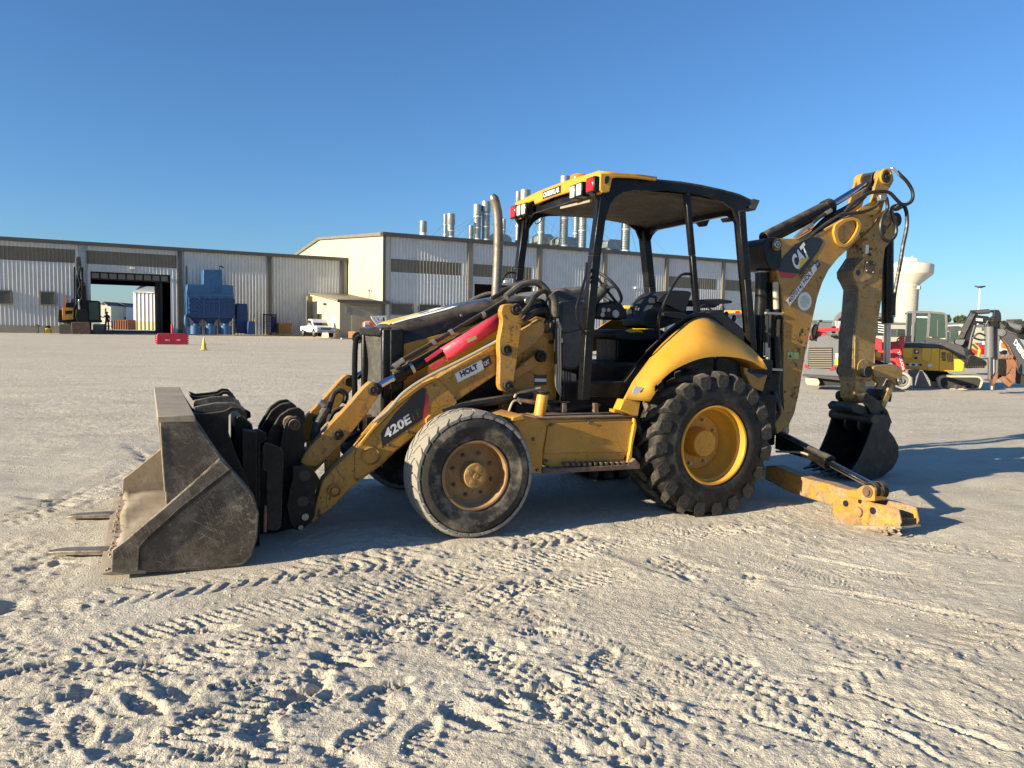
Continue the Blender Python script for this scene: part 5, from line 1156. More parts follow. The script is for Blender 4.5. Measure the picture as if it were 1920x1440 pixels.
# lower boss and nose
part('dipper_foot', MB().prism(disc((K3(5, [(648, 1058, DV)])[0][0], K3(5, [(648, 1058, DV)])[0][2]), .10, 24), DV-.01, DF+.01), 'yellow_stick', bh, .006)
part('dipper_nose', MB().prism(KV(5, [(604, 1120), (660, 1130), (665, 1190), (680, 1210), (660, 1235), (625, 1240), (605, 1215)], DV+.005), DV+.005, DF-.005), 'yellow_stick', bh, .008)
for pt, r, l in (((668, 1078), .068, .10), ((660, 1213), .060, .10)):
    (u, v, z), = K3(5, [(pt[0], pt[1], DV-.08)]); part('pin', MB().lathe([(r, -.02), (r, .06), (r*.7, .06), (r*.6, .1), (r*.6, DF-DV+.1), (r, DF-DV+.1), (r, DF-DV+.16)], (u, DV-.08, z), (0, 1, 0), 22, True), 'black_worn', bh, .004)
# bucket cylinder
vcyl(5, (772, 405), (772, 832), .066, VC); vcyl(5, (771, 835), (768, 1035), .038, VC, 'cylinder_rod', 'zinc')
part('hose_end', MB().cyl(K3(5, [(803, 740, .88)])[0], K3(5, [(803, 800, .9)])[0], .019, 10), 'zinc', bh)
# linkage
lv = rounded(KV(6, [(868, 100), (930, 88), (1010, 84), (1055, 98), (1075, 130), (1072, 180), (1055, 225), (1025, 228), (985, 185), (930, 178), (878, 172)], DV-.02), .25, 2)
for v0 in (DV-.03, DF-.0): part('bucket_lever', MB().prism(lv, v0, v0+.03), 'yellow_stick', bh, .006)
pin('pin', 6, (1052, 200), DV-.03, .045, bh, 'zinc', .025)
for pts, v0 in (([(1000, 215), (1030, 228), (955, 400), (925, 385)], DV-.02), ([(940, 175), (968, 185), (890, 320), (862, 305)], DF+.0), ([(985, 190), (1010, 210), (935, 370), (912, 352)], DV+.06)):
    part('bucket_link', MB().prism(KV(6, pts, v0), v0, v0+.035), 'yellow_stick', bh, .005)
part('bucket_link', MB().prism(KV(6, [(860, 300), (900, 255), (950, 285), (940, 340), (890, 330)], VC), .98, 1.22), 'black_worn', bh, .01)
# digging bucket
HV = .80; HF = 2*VC-HV
hb = KV(6, [(880, 470), (905, 445), (960, 440), (1000, 490), (985, 545), (1020, 590), (1050, 650), (1052, 720), (1035, 765), (1010, 805), (940, 862), (870, 880), (800, 886), (735, 868), (715, 842), (760, 780), (800, 705), (835, 620), (865, 530)], HV)
for v0 in (HV, HF-.018): part('digging_bucket_side', MB().prism(hb, v0, v0+.018), 'steel_dark', bh, .004)
hp = KV(6, [(880, 455), (960, 440), (1000, 490), (985, 545), (1020, 590), (1050, 650), (1052, 720), (1035, 765), (1010, 805), (940, 862), (870, 880), (800, 886), (725, 852)], HV)
part('digging_bucket_shell', MB().grid([[(p, float(v), q) for p, q in subd(hp, 2)] for v in np.linspace(HV+.005, HF-.005, 4)]), 'steel_dark', bh, thick=.014, smooth=50)
(u, v, z), = K3(6, [(885, 468, HV)]); part('digging_bucket_tube', MB().cyl((u, HV-.01, z+.0), (u, HF+.01, z+.0), .055, 20), 'steel_dark', bh, .006)
for vv in (HV+.17, HV+.36): part('bucket_ear_reinforcement', MB().lathe([(.09, -.012), (.09, .012)], (u+.03, vv, z-.08), (0, 1, 0), 20, True), 'steel_dark', bh, .004)
br = KV(6, [(835, 292), (870, 310), (965, 400), (1000, 490), (960, 500), (890, 462), (850, 420), (800, 340), (815, 300)], .92)
for v0 in (.90, 1.26): part('bucket_bracket', MB().prism(br, v0, v0+.035), 'steel_dark', bh, .006)
part('bucket_bracket_web', MB().prism(KV(6, [(720, 350), (840, 390), (890, 462), (860, 470), (700, 410), (690, 380)], 1.0), .93, 1.28), 'steel_dark', bh, .01)
pin('pin', 6, (948, 428), .90, .038, bh, 'black_worn', .03)
(u, v, z), = K3(6, [(722, 850, HV)])
for i in range(5):
    vv = HV+.04+i*(HF-HV-.08)/4
    m = MB().add([(u+.08, vv-.03, z-.0), (u+.08, vv+.03, z-.0), (u+.07, vv+.03, z+.035), (u+.07, vv-.03, z+.035), (u-.13, vv-.016, max(.015, z-.03)), (u-.13, vv+.016, max(.015, z-.03)), (u-.13, vv+.016, z-.012), (u-.13, vv-.016, z-.012)],
                 [(0, 3, 2, 1), (4, 5, 6, 7), (0, 1, 5, 4), (1, 2, 6, 5), (2, 3, 7, 6), (3, 0, 4, 7)])
    part('bucket_tooth', m, 'steel_dark', bh, .004)

# ---- stabilizers (legs swing out sideways, in a cross plane of the machine)
SU = 3.30
def SP(pts): return KU(6, pts, SU)
leg = SP([(130, 790), (185, 785), (320, 845), (440, 885), (560, 912), (640, 940), (705, 955), (760, 950), (800, 925), (850, 922), (885, 945), (885, 1035), (860, 1035), (620, 1075), (290, 968), (125, 882)])
part('stabilizer_leg', MB().prism(leg, SU, SU+.14, axis='u'), 'yellow_pad', bh, .008)
part('stabilizer_leg', MB().prism([(2*VC-p, q) for p, q in leg], SU, SU+.14, axis='u'), 'yellow_pad', bh, .008)
padp = SP([(612, 1050), (640, 1010), (720, 1000), (830, 1030), (1000, 1065), (1070, 1090), (1088, 1180), (1075, 1205), (1000, 1225), (860, 1222), (700, 1222), (640, 1195), (612, 1120)])
part('stabilizer_pad', MB().prism(padp, SU-.03, SU-.012, axis='u'), 'yellow_pad', bh, .006)
padq = [(p, q) for p, q in padp]
part('stabilizer_pad', MB().prism(padq, SU+.17, SU+.19, axis='u'), 'yellow_pad', bh, .006)
plo = SP([(640, 1190), (1075, 1205), (1078, 1225), (700, 1232), (630, 1215)])
part('pad_sole', MB().prism(plo, SU-.05, SU+.22, axis='u'), 'steel_dusty', bh, .006)
pt_ = SP([(1070, 1088), (1100, 1095), (1095, 1200), (1075, 1205)])
part('pad_web', MB().prism(SP([(1000, 1150), (1075, 1160), (1075, 1205), (1000, 1205)]), SU-.01, SU+.17, axis='u'), 'steel_dark', bh, .006)
for p, r, mt in (((705, 1047), .028, 'decal_black'), ((893, 1097), .030, 'decal_black'), ((803, 1033), .018, 'decal_black'), ((797, 1105), .042, 'yellow_pad')):
    (a_, b_), = SP([p]); part('pad_bolt' if mt != 'decal_black' else 'pad_hole', MB().lathe([(r, 0), (r, .006 if mt == 'decal_black' else .02), (.0004, .006 if mt == 'decal_black' else .02)], (SU-.03, a_, b_), (-1, 0, 0), 20), mt, bh)
(a_, b_), = SP([(840, 968)])
part('pin', MB().lathe([(.05, -.01), (.05, .01), (.036, .012), (.034, .03), (.0004, .03)], (SU, a_, b_), (-1, 0, 0), 22), 'rust', bh)
part('stabilizer_clevis', MB().lathe([(.075, 0), (.075, .05), (.06, .05), (.06, .08), (.08, .08), (.08, .14)], (SU+.02, a_-.0, b_+.005), (1, 0, 0), 22, True), 'black_worn', bh, .004)
c0_ = SP([(835, 935), (535, 770), (195, 590)]); uu = SU+.07
A_, B_, C_ = [Vector((uu, p, q)) for p, q in c0_]
part('cylinder_rod', MB().cyl(A_, B_, .032, 20), 'chrome', bh)
part('cylinder_barrel', MB().cyl(B_, C_, .062, 22).cyl(B_, B_+(C_-B_).normalized()*.1, .068, 22), 'black', bh, .005)
part('cylinder_line', MB().tube([Vector((uu-.09, *p)) for p in SP([(440, 712), (380, 693), (290, 690), (215, 688)])], .011, 8), 'pipe', bh)
part('cylinder_guard', MB().prism(SP([(205, 560), (380, 650), (545, 735), (550, 760), (525, 768), (340, 715), (200, 670)]), SU-.01, SU+.005, axis='u'), 'black', bh, .004)
# ---- small fastenings, welds and seams
def bolt_at(k, pts, v, r=.012, mat='black_worn'):
    me = MB().lathe([(r*1.5, 0), (r*1.5, .003), (r, .003), (r, .012), (.0004, .013)], (0, 0, 0), (0, -1, 0), 6).mesh('bolt', 20); me.materials.append(M[mat])
    for p in pts:
        q, = K3(k, [(p[0], p[1], v)]); o = link('bolt', me, None, bh); o.location = q
bolt_at(4, [(320, 470), (840, 455), (812, 690), (290, 700), (560, 452)], bxv-.012, .010, 'rust')
bolt_at(4, [(75, 445), (135, 430), (230, 760), (205, 560)], .078, .011, 'rust')
bolt_at(9, [(365, 728), (380, 730), (55, 560), (310, 900), (150, 960)], .562, .013, 'black_worn')
bolt_at(2, [(520, 870), (620, 800), (760, 560), (860, 620), (360, 1050)], ARMV[0]-.009, .009, 'rust')
bolt_at(5, [(250, 1180), (300, 1160), (260, 900), (360, 860), (430, 600), (600, 470)], BVn, .009, 'rust')
def weld(k, pts, v, r=.006, mat='yellow_arm'):
    q = K3(k, [(a, b, v) for a, b in pts]); m = MB(); P = []
    for i in range(len(q)-1):
        n = max(2, int((Vector(q[i+1])-Vector(q[i])).length/.02))
        P += [Vector(q[i]).lerp(Vector(q[i+1]), j/n) for j in range(n)]
    P.append(Vector(q[-1])); return part('weld_bead', m.tube(P, r, 6, 1, rs=lambda t: r*(1+.25*math.sin(t*len(P)*2.1))), mat, bh)
weld(2, [(780, 528), (868, 625), (872, 650), (830, 692), (720, 770)], ARMV[0]-.004)
weld(5, [(400, 392), (470, 350), (560, 300), (640, 262)], BVn-.001, .005, 'yellow_boom')
weld(5, [(246, 1290), (290, 1285)], BVn-.001, .006, 'yellow_boom')
weld(5, [(606, 900), (604, 1040), (606, 1118), (688, 1122)], DV-.001, .006, 'yellow_stick')
weld(1, [(1100, 598), (860, 812), (770, 890)], BV-.014, .006, 'steel_brown')
weld(1, [(760, 800), (745, 600), (733, 400)], BV-.001, .005, 'steel_dusty')
weld(6, [(612, 1050), (640, 1008), (720, 998)], .0) if False else None
# clods of dry sand caked on the bucket, pad and step
rngc = np.random.default_rng(5)
def clods(name, pts, r, n, mat='steel_dusty'):
    m = MB()
    for i in range(n):
        a, b = pts[i % (len(pts)-1)], pts[i % (len(pts)-1)+1]; t = rngc.random(); c = np.array(a)*(1-t)+np.array(b)*t+rngc.normal(size=3)*r*.7; s = r*(.4+rngc.random())
        V8 = [(1, 0, 0), (0, 1, 0), (-1, 0, 0), (0, -1, 0), (0, 0, .7), (0, 0, -.7)]
        m.add([c+np.array(v)*s*(.7+.6*rngc.random()) for v in V8], [(0, 1, 4), (1, 2, 4), (2, 3, 4), (3, 0, 4), (1, 0, 5), (2, 1, 5), (3, 2, 5), (0, 3, 5)])
    o = part(name, m, mat, bh); o['kind'] = 'stuff'; return o
e0 = (edge[0][0], 0, edge[0][1])
clods('caked_sand', [(edge[0][0]+.05, BV+.05, .05), (edge[0][0]+.05+SK*1.2, BV+1.2, .06), (edge[0][0]+.05+SK*2.4, BV+2.35, .05)], .012, 120)
clods('caked_sand', [(SU-.04, *p) for p in SP([(640, 1215), (860, 1235), (1080, 1225)])], .022, 90)
clods('caked_sand', [(p[0], bxv-.02, p[1]+.004) for p in KV(4, [(280, 760), (560, 735), (820, 715)], .10)], .010, 70)
# ================================================================ BUILDINGS
M['wall_metal'] = paint('pale_corrugated_steel', (.60, .60, .58), .45, metal=.0, dust=.0, dustside=.12, var=.06, bump=0, tile=.05, spec=.5)
M['wall_skylight'] = paint('tan_translucent_sheet', (.20, .17, .115), .5, dust=0, dustside=.1, var=.15, bump=0, tile=.1)
M['wall_cream'] = paint('cream_wall_panel', (.50, .475, .37), .6, dust=0, dustside=.05, var=.04, bump=0, tile=.05)
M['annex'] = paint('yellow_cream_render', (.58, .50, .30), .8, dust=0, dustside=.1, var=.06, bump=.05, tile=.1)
M['annex_shade'] = paint('shaded_cream_render', (.30, .255, .18), .85, dust=0, dustside=.1, var=.06, bump=.05, tile=.1)  # darker copy of the annex render, front wall's shade put into its colour
M['trim_dark'] = plain('dark_bronze_trim', (.085, .075, .065), .5, tile=.1)
M['louver'] = plain('tan_louver', (.19, .165, .12), .5, tile=.1)
M['concrete'] = paint('stained_concrete', (.33, .29, .22), .85, dust=.2, dustside=.15, bump=.1, tile=.2)
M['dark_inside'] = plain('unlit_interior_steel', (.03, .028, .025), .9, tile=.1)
M['galv'] = paint('galvanised_duct', (.30, .33, .33), .38, metal=.55, dust=0, dustside=.1, var=.12, bump=0, tile=.2)
M['blue'] = paint('blue_equipment_paint', (.014, .085, .22), .5, dust=.15, dustside=.06, var=.12, bump=0, tile=.3)
M['bluedark'] = paint('dark_blue_equipment_paint', (.006, .04, .15), .5, dust=.1, dustside=.05, var=.15, bump=0, tile=.3)
WANG = math.radians(26.6); WA = np.array([math.cos(WANG), math.sin(WANG), 0]); WN = np.array([math.sin(WANG), -math.cos(WANG), 0])
S0 = np.array([-.569*84*1.0, .83*84*1.0, 0])
def WP(org, x, y, off=0):                                                 # wall plane -> (s, z)
    r = ray(x, y); t = (np.dot(org-np.array([0, 0, EYE]), WN)+off)/np.dot(r, WN); w = r*t+[0, 0, EYE]
    return float(np.dot(w-org, WA)), float(w[2])
def WK(org, k, pts, off=0): return [WP(org, x, y, off) for x, y in K(k, pts)]
# local frame of a building: x along the wall, y into the building (-WN), z up
def corr(mb, s0, s1, z0, z1, y=0, pitch=.33, depth=.085, flip=False):
    pts = []; s = s0
    while s < s1-1e-6:
        for ds, dy in ((0, 0), (pitch*.38, 0), (pitch*.64, -depth), (pitch*.80, -depth), (pitch*.98, 0)):
            if s+ds < s1: pts.append((s+ds, y+dy))
        s += pitch
    pts.append((s1, y)); n = len(mb.v)
    mb.v += [(a, b, z0) for a, b in pts]+[(a, b, z1) for a, b in pts]; L = len(pts)
    mb.f += [(n+i, n+i+1, n+L+i+1, n+L+i) for i in range(L-1)]; return mb
def wallpart(name, mb, mat, root): return part(name, mb, mat, root, smooth=0)
# ---- left shed
shed = empty('corrugated_shed', tuple(S0), WANG); tag(shed, 'long pale corrugated metal shed with tall open drive-through door on the left', 'warehouse')
def S(k, pts, off=0): return WK(S0, k, pts, off)
eave = (S(15, [(0, 100)])[0][1]+S(16, [(1500, 268)])[0][1])/2
sE = S(16, [(1503, 300)])[0][0]; sL = -46
pil = [S(15, [(835, 500)])[0][0], S(15, [(1800, 500)])[0][0], S(16, [(820, 400)])[0][0], S(16, [(1460, 400)])[0][0]]
b0 = S(15, [(0, 160)])[0][1]; b1 = S(15, [(0, 300)])[0][1]
dL = S(15, [(905, 500)])[0][0]; dR = S(15, [(1705, 500)])[0][0]; dT = S(15, [(905, 420)])[0][1]
zc = S(15, [(0, 958)])[0][1]; zg = S(15, [(0, 1040)])[0][1]-.8
sk1 = S(15, [(752, 250)])[0][0]; sk2, sk3 = S(15, [(862, 250)])[0][0], S(15, [(1765, 250)])[0][0]
gap = .35
m = MB(); corr(m, sL, pil[0]-.2, zc, b1); corr(m, sL, pil[0]-.2, b0, eave); corr(m, sk1, pil[0]-.2, b1, b0)
corr(m, pil[0]+.2, dL, zg, b1); corr(m, dL, dR, dT, b1); corr(m, dR, pil[1]-.2, zg, b1); corr(m, pil[0]+.2, pil[1]-.2, b0, eave); corr(m, pil[0]+.2, sk2, b1, b0); corr(m, sk3, pil[1]-.2, b1, b0)
corr(m, pil[1]+.2, pil[2]-.2, zg, eave); corr(m, pil[2]+.2, pil[3]-.2, zg, eave); corr(m, pil[3]+.2, sE, zg, eave)
wallpart('corrugated_wall', m, 'wall_metal', shed)
for a, b in ((sL, sk1), (sk2, sk3)): wallpart('skylight_strip', corr(MB(), a, b, b1+.01, b0-.01), 'wall_skylight', shed)
wallpart('concrete_base', MB().box((sL, -.12, zg), (dL-1.6, .1, zc)), 'concrete', shed)
for s in pil: part('downpipe', MB().box((s-.19, -.30, zg), (s+.19, .05, eave-.1)), 'trim_dark' if s > pil[0]+1 else 'galv', shed)
part('gutter', MB().box((sL, -.40, eave-.12), (sE+.2, .15, eave+.22)), 'trim_dark', shed)
SW = 24.0
bk = [WP(S0, *K(15, [(908, 548)])[0], off=-SW), WP(S0, *K(15, [(1545, 571)])[0], off=-SW)]
bL, bR, bT = bk[0][0]-.3, bk[1][0], (bk[0][1]+bk[1][1])/2
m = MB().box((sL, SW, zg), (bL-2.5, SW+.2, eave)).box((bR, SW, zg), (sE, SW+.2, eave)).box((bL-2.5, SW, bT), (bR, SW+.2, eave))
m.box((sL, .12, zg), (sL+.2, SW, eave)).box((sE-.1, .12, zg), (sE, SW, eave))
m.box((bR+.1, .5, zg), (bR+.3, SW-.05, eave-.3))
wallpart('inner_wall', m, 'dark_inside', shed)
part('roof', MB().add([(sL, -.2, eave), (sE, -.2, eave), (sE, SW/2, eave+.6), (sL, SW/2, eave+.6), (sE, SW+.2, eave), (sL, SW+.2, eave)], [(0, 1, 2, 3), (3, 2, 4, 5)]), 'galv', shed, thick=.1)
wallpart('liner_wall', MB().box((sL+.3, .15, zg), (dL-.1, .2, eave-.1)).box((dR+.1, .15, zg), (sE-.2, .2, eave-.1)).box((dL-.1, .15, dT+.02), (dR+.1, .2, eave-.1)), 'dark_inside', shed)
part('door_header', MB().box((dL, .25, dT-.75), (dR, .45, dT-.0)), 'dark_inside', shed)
for i in range(9):
    a = dL+.1+i*(dR-dL)*.108; part('header_panel', MB().box((a, .20, dT-.62), (a+(dR-dL)*.085, .25, dT-.12)), 'louver', shed)
part('door_jamb', MB().box((dL-.28, -.07, zg), (dL, .1, dT+.1)), 'wall_metal', shed); part('door_jamb', MB().box((dR, -.07, zg), (dR+.25, .1, dT+.1)), 'wall_metal', shed)
part('loading_sill', MB().box((dL, -.2, zg), (dR, 6, zg+.8+.25)), 'concrete', shed)
def louver(root, org, k, a, b, n, tagname='louver_vent'):
    (s0, z1), (s1, z0) = WP(org, *K(k, [a])[0]), WP(org, *K(k, [b])[0])
    fr = part(tagname, MB().box((s0, -.24, z0), (s0+.1, -.10, z1)).box((s1-.1, -.24, z0), (s1, -.10, z1)).box((s0+.1, -.24, z0), (s1-.1, -.10, z0+.1)).box((s0+.1, -.24, z1-.1), (s1-.1, -.10, z1)).box((s0+.1, -.12, z0+.1), (s1-.1, -.11, z1-.1)), 'louver', root)
    me_ = MB().add([(s0+.1, -.21, 0), (s1-.1, -.21, 0), (s1-.1, -.13, .10), (s0+.1, -.13, .10), (s0+.1, -.21, -.02), (s1-.1, -.21, -.02), (s1-.1, -.13, .08), (s0+.1, -.13, .08)], [(0, 1, 2, 3), (7, 6, 5, 4), (0, 4, 5, 1), (3, 2, 6, 7), (0, 3, 7, 4), (1, 5, 6, 2)]).mesh('slat', 0)
    me_.materials.append(M['louver'])
    for i in range(n): o = link('slat', me_, None, fr); o.location = (0, 0, z0+.12+(z1-z0-.26)*i/(n-1))
    return fr
louver(shed, S0, 15, (0-60, 603), (122, 752), 9); louver(shed, S0, 15, (400, 618), (557, 762), 9)
def walllamp(root, org, k, p):
    (s, z) = WP(org, *K(k, [p])[0]); part('wall_lamp', MB().box((s-.22, -.42, z-.12), (s+.22, -.06, z+.1)).box((s-.06, -.08, z-.05), (s+.06, 0, z+.05)), 'decal_white', root, .03)
walllamp(shed, S0, 15, (1325, 390))
part('wall_conduit', MB().box((S(15, [(1866, 300)])[0][0]-.05, -.1, zg+3.2), (S(15, [(1866, 300)])[0][0]+.03, -.02, eave-1.6)), 'trim_dark', shed)

# ---- white warehouse with a gable end
Q0 = np.array([-12.5, 72.2, 0])
wh = empty('white_warehouse', tuple(Q0), WANG); tag(wh, 'tall white warehouse with cream sunlit gable end and tan skylight strips behind the backhoe', 'warehouse')
def Wq(k, pts, off=0): return WK(Q0, k, pts, off)
we = 10.65; wL, wR = 0.0, Wq(0, [(1455, 530)])[0][0]; zb = -1
pils = [Wq(17, [(x, 520)])[0][0] for x in (466, 805, 1122, 1424, 1700)]
t0, t1 = Wq(17, [(90, 480)])[0][1], Wq(17, [(90, 545)])[0][1]
dl, dr, dt = Wq(17, [(492, 605)])[0][0], Wq(17, [(772, 615)])[0][0], Wq(17, [(492, 602)])[0][1]
bays = [.25]+[p for p in pils]+[wR]
m = MB(); sky_ = []
for i in range(len(bays)-1):
    a, b = bays[i]+.2, bays[i+1]-.2
    hassky = i in (0, 1, 4, 5)
    if i == 1:
        corr(m, a, dl, zb, t1, pitch=.34); corr(m, dl, min(dr, b), dt, t1, pitch=.34); corr(m, min(dr, b), b, zb, t1, pitch=.34)
    elif i == 2: corr(m, a, max(a, dr), dt, t1, pitch=.34) if dr > a else None; corr(m, max(a, dr), b, zb, t1, pitch=.34)
    else: corr(m, a, b, zb, t1, pitch=.34)
    corr(m, a, b, t0, we, pitch=.34)
    if hassky: corr(m, a, a+.25, t1, t0, pitch=.34); corr(m, b-.7, b, t1, t0, pitch=.34); sky_.append((a+.25, b-.7))
    else: corr(m, a, b, t1, t0, pitch=.34)
wallpart('corrugated_wall', m, 'wall_metal', wh)
for a, b in sky_: wallpart('skylight_strip', corr(MB(), a, b, t1+.01, t0-.01, pitch=.34), 'wall_skylight', wh)
for p in pils: part('downpipe', MB().box((p-.2, -.28, zb), (p+.2, .05, we-.1)), 'louver', wh)
part('corner_trim', MB().box((-.12, -.18, zb), (.5, .06, we-.05)), 'wall_cream', wh); part('corner_trim', MB().box((-.16, -.24, zb), (.1, -.18, we-.05)), 'trim_dark', wh)
part('gutter', MB().box((-.25, -.42, we-.12), (wR, .2, we+.25)), 'trim_dark', wh)
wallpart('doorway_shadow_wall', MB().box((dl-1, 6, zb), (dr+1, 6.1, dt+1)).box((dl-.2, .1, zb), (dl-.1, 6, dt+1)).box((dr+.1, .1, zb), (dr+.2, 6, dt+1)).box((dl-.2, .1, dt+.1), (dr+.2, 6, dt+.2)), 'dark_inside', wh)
# gable end: plane through the corner, running back along local +y at x = -.05
def GW(x, y):
    r = ray(x, y); t = np.dot(Q0-np.array([0, 0, EYE]), WA)/np.dot(r, WA); w = r*t+[0, 0, EYE]; return float(np.dot(w-Q0, -WN)), float(w[2])
g1 = GW(*K(16, [(1270, 88)])[0]); g2 = GW(*K(16, [(1060, 232)])[0])
dg = (g1[1]-we)/g1[0]
gp = [(0, zb), (0, we), g1, (g1[0]+6, g1[1]-.4)]
gp = [(0, zb), (0, we), (g1[0], g1[1]), (g2[0], g2[1]), (g2[0]+14, g2[1]-(g1[1]-g2[1])*.8), (g2[0]+14, zb)]
part('gable_wall', MB().prism(gp, -.06, 0, axis='u'), 'wall_cream', wh, smooth=0); part('end_wall', MB().prism(gp, wR, wR+.06, axis='u'), 'wall_metal', wh, smooth=0)
me_ = None
for i in range(60):
    y = .5+i*.75
    if y > g2[0]+12: break
    zt_ = float(np.interp(y, [p[0] for p in gp[1:5]], [p[1] for p in gp[1:5]]))
    if me_ is None: me_ = MB().box((-.085, 0, 0), (-.06, .05, 1)).mesh('wall_seam', 0); me_.materials.append(M['wall_cream'])
    o = link('wall_seam', me_, None, wh); o.location = (0, y, zb); o.scale = (1, 1, zt_-zb-.1)
m = MB()
for i in range(1, 4): a, b = gp[i], gp[i+1]; m.bar((-.1, a[0], a[1]+.08), (-.1, b[0], b[1]+.08), .5, .30)
part('gable_trim', m, 'louver', wh)
part('roof', MB().add([(0, -.1, we), (wR, -.1, we), (wR, g1[0], g1[1]), (0, g1[0], g1[1]), (wR, g2[0], g2[1]), (0, g2[0], g2[1])], [(0, 1, 2, 3), (3, 2, 4, 5)]), 'galv', wh, thick=.12)
louver(wh, Q0, 17, (82, 695), (192, 757), 10); louver(wh, Q0, 17, (218, 700), (325, 770), 10); louver(wh, Q0, 17, (345, 705), (450, 780), 10)
walllamp(wh, Q0, 17, (1272, 622)); walllamp(wh, Q0, 17, (640, 592))

# ---- annex
def place(px_, py_, d): p = FP(px_, py_, d); return np.array([p.x, p.y, 0])
A0 = place(637, 600, 70.3); zA = gz(A0[0], A0[1])-.25
an = empty('annex_building', tuple(A0), WANG); tag(an, 'low cream annex with sloping roof and two doorways beside the white pickup', 'annex')
aw = WP(A0, *K(16, [(1838, 640)])[0])[0]; az = WP(A0, *K(16, [(1440, 632)])[0])[1]; bz = az+1.25; ad = 13.4
part('front_wall', MB().box((0.004, 0, zA), (aw, .2, az)), 'annex_shade', an, smooth=0)
def AG(x, y):
    r = ray(x, y); t = np.dot(A0-np.array([0, 0, EYE]), WA)/np.dot(r, WA); w = r*t+[0, 0, EYE]; return float(np.dot(w-A0, -WN)), float(w[2])
d1, d2 = [AG(*K(16, [p])[0]) for p in ((1397, 738), (1347, 738))]; e1_, e2_ = [AG(*K(16, [p])[0]) for p in ((1280, 740), (1232, 740))]
dz = d1[1]; ez = e1_[1]
m = MB(); zt_a = lambda y: az+(bz-az)*y/ad
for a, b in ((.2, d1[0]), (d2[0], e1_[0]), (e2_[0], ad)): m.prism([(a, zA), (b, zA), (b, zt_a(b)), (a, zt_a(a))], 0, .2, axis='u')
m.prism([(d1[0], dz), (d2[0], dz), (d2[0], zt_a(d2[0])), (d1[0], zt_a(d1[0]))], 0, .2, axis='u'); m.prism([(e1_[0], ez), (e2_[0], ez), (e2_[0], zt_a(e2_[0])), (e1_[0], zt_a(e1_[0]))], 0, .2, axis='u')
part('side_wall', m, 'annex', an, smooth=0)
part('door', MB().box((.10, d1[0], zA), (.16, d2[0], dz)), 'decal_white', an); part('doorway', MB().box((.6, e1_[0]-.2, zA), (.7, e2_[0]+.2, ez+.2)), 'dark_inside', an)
part('roof', MB().add([(-.25, -.35, az+.02), (aw+.3, -.35, az+.02), (aw+.3, ad, bz+.02), (-.25, ad, bz+.02)], [(0, 1, 2, 3)]), 'louver', an, thick=.16)
part('fascia', MB().box((-.3, -.42, az-.12), (aw+.35, -.3, az+.16)), 'trim_dark', an)
p0, p1 = WP(A0, *K(16, [(1543, 670)])[0]), WP(A0, *K(16, [(1790, 690)])[0])
part('roller_door', MB().box((p0[0], -.04, zA), (p1[0], 0, p0[1])), paint('tan_roller_door', (.37, .31, .205), .8, dust=0, bump=0, tile=.2), an)
q0, q1 = WP(A0, *K(16, [(1488, 678)])[0]), WP(A0, *K(16, [(1547, 738)])[0])
part('wall_vent', MB().box((q0[0], -.07, q1[1]), (q1[0]-.12, -.02, q0[1])), 'galv', an)
for i in range(6): part('slat', MB().box((q0[0]+.06, -.11, q1[1]+.08+i*(q0[1]-q1[1]-.1)/6), (q1[0]-.18, -.07, q1[1]+.13+i*(q0[1]-q1[1]-.1)/6)), 'louver', an)
part('step_slab', MB().box((0, -.9, zA), (1.8, 0, zA+.38)), 'concrete', an)
l0 = AG(*K(16, [(1320, 658)])[0]); part('wall_lamp', MB().box((-.3, l0[0]-.15, l0[1]-.12), (0, l0[0]+.15, l0[1]+.12)), 'trim_dark', an)
for x, y0_, y1_ in ((1695, 620, 545), (1730, 625, 545)):
    p = WP(A0, *K(16, [(x, y0_)])[0], off=-4); q = WP(A0, *K(16, [(x, y1_)])[0], off=-4)
    part('roof_vent_pipe', MB().cyl((p[0], 4, p[1]-.3), (p[0], 4, q[1]), .06, 8).cyl((p[0], 4, q[1]), (p[0], 4, q[1]+.2), .12, 8), 'galv', an)
c0s = AG(*K(16, [(1190, 600)])[0])
part('corner_box', MB().box((-.5, c0s[0]-.6, zA), (0, c0s[0]+.4, zt_a(c0s[0])-.3)), 'louver', an)

# ---- roof stacks and hoods
def roofpt(x, y, off): s, z = WP(Q0, x, y, -off); return s, z
def stack(xc, w, yt, off, lab, n_=0):
    s, z1 = roofpt(*K(17, [(xc, yt)])[0], off); s0 = roofpt(*K(17, [(xc-w/2, yt)])[0], off)[0]; s1 = roofpt(*K(17, [(xc+w/2, yt)])[0], off)[0]
    r = (s1-s0)/2*.95*.89; base = we+.25
    o = empty('exhaust_stack', tuple(Q0+WA*s-WN*off+np.array([0, 0, base])), WANG); h = z1-base
    tag(o, lab, 'roof stack', 'ribbed steel exhaust stacks on the white warehouse roof')
    pr = []; z = .9
    while z < h-1.1: pr += [(r, z), (r*1.0, z+.22), (r*1.035, z+.25), (r, z+.28)]; z += .28
    part('pipe', MB().lathe([(r, 0)]+pr+[(r, h-1.0)], (0, 0, 0), (0, 0, 1), 20, True), 'galv', o, smooth=40)
    part('flashing', MB().lathe([(r*1.7, -.6), (r*1.65, .15), (r*1.15, .8), (r*1.02, .95)], (0, 0, 0), (0, 0, 1), 20), 'wall_metal', o)
    part('cap', MB().lathe([(r, h-1.2), (r*1.18, h-1.1), (r*1.18, h), (r*1.05, h)], (0, 0, 0), (0, 0, 1), 20, True), 'galv', o)
    for f in (.45, .72): part('collar', MB().lathe([(r*1.02, h*f-.06), (r*1.1, h*f-.05), (r*1.1, h*f+.05), (r*1.02, h*f+.06)], (0, 0, 0), (0, 0, 1), 20), 'wall_metal', o)
    return o, h, r
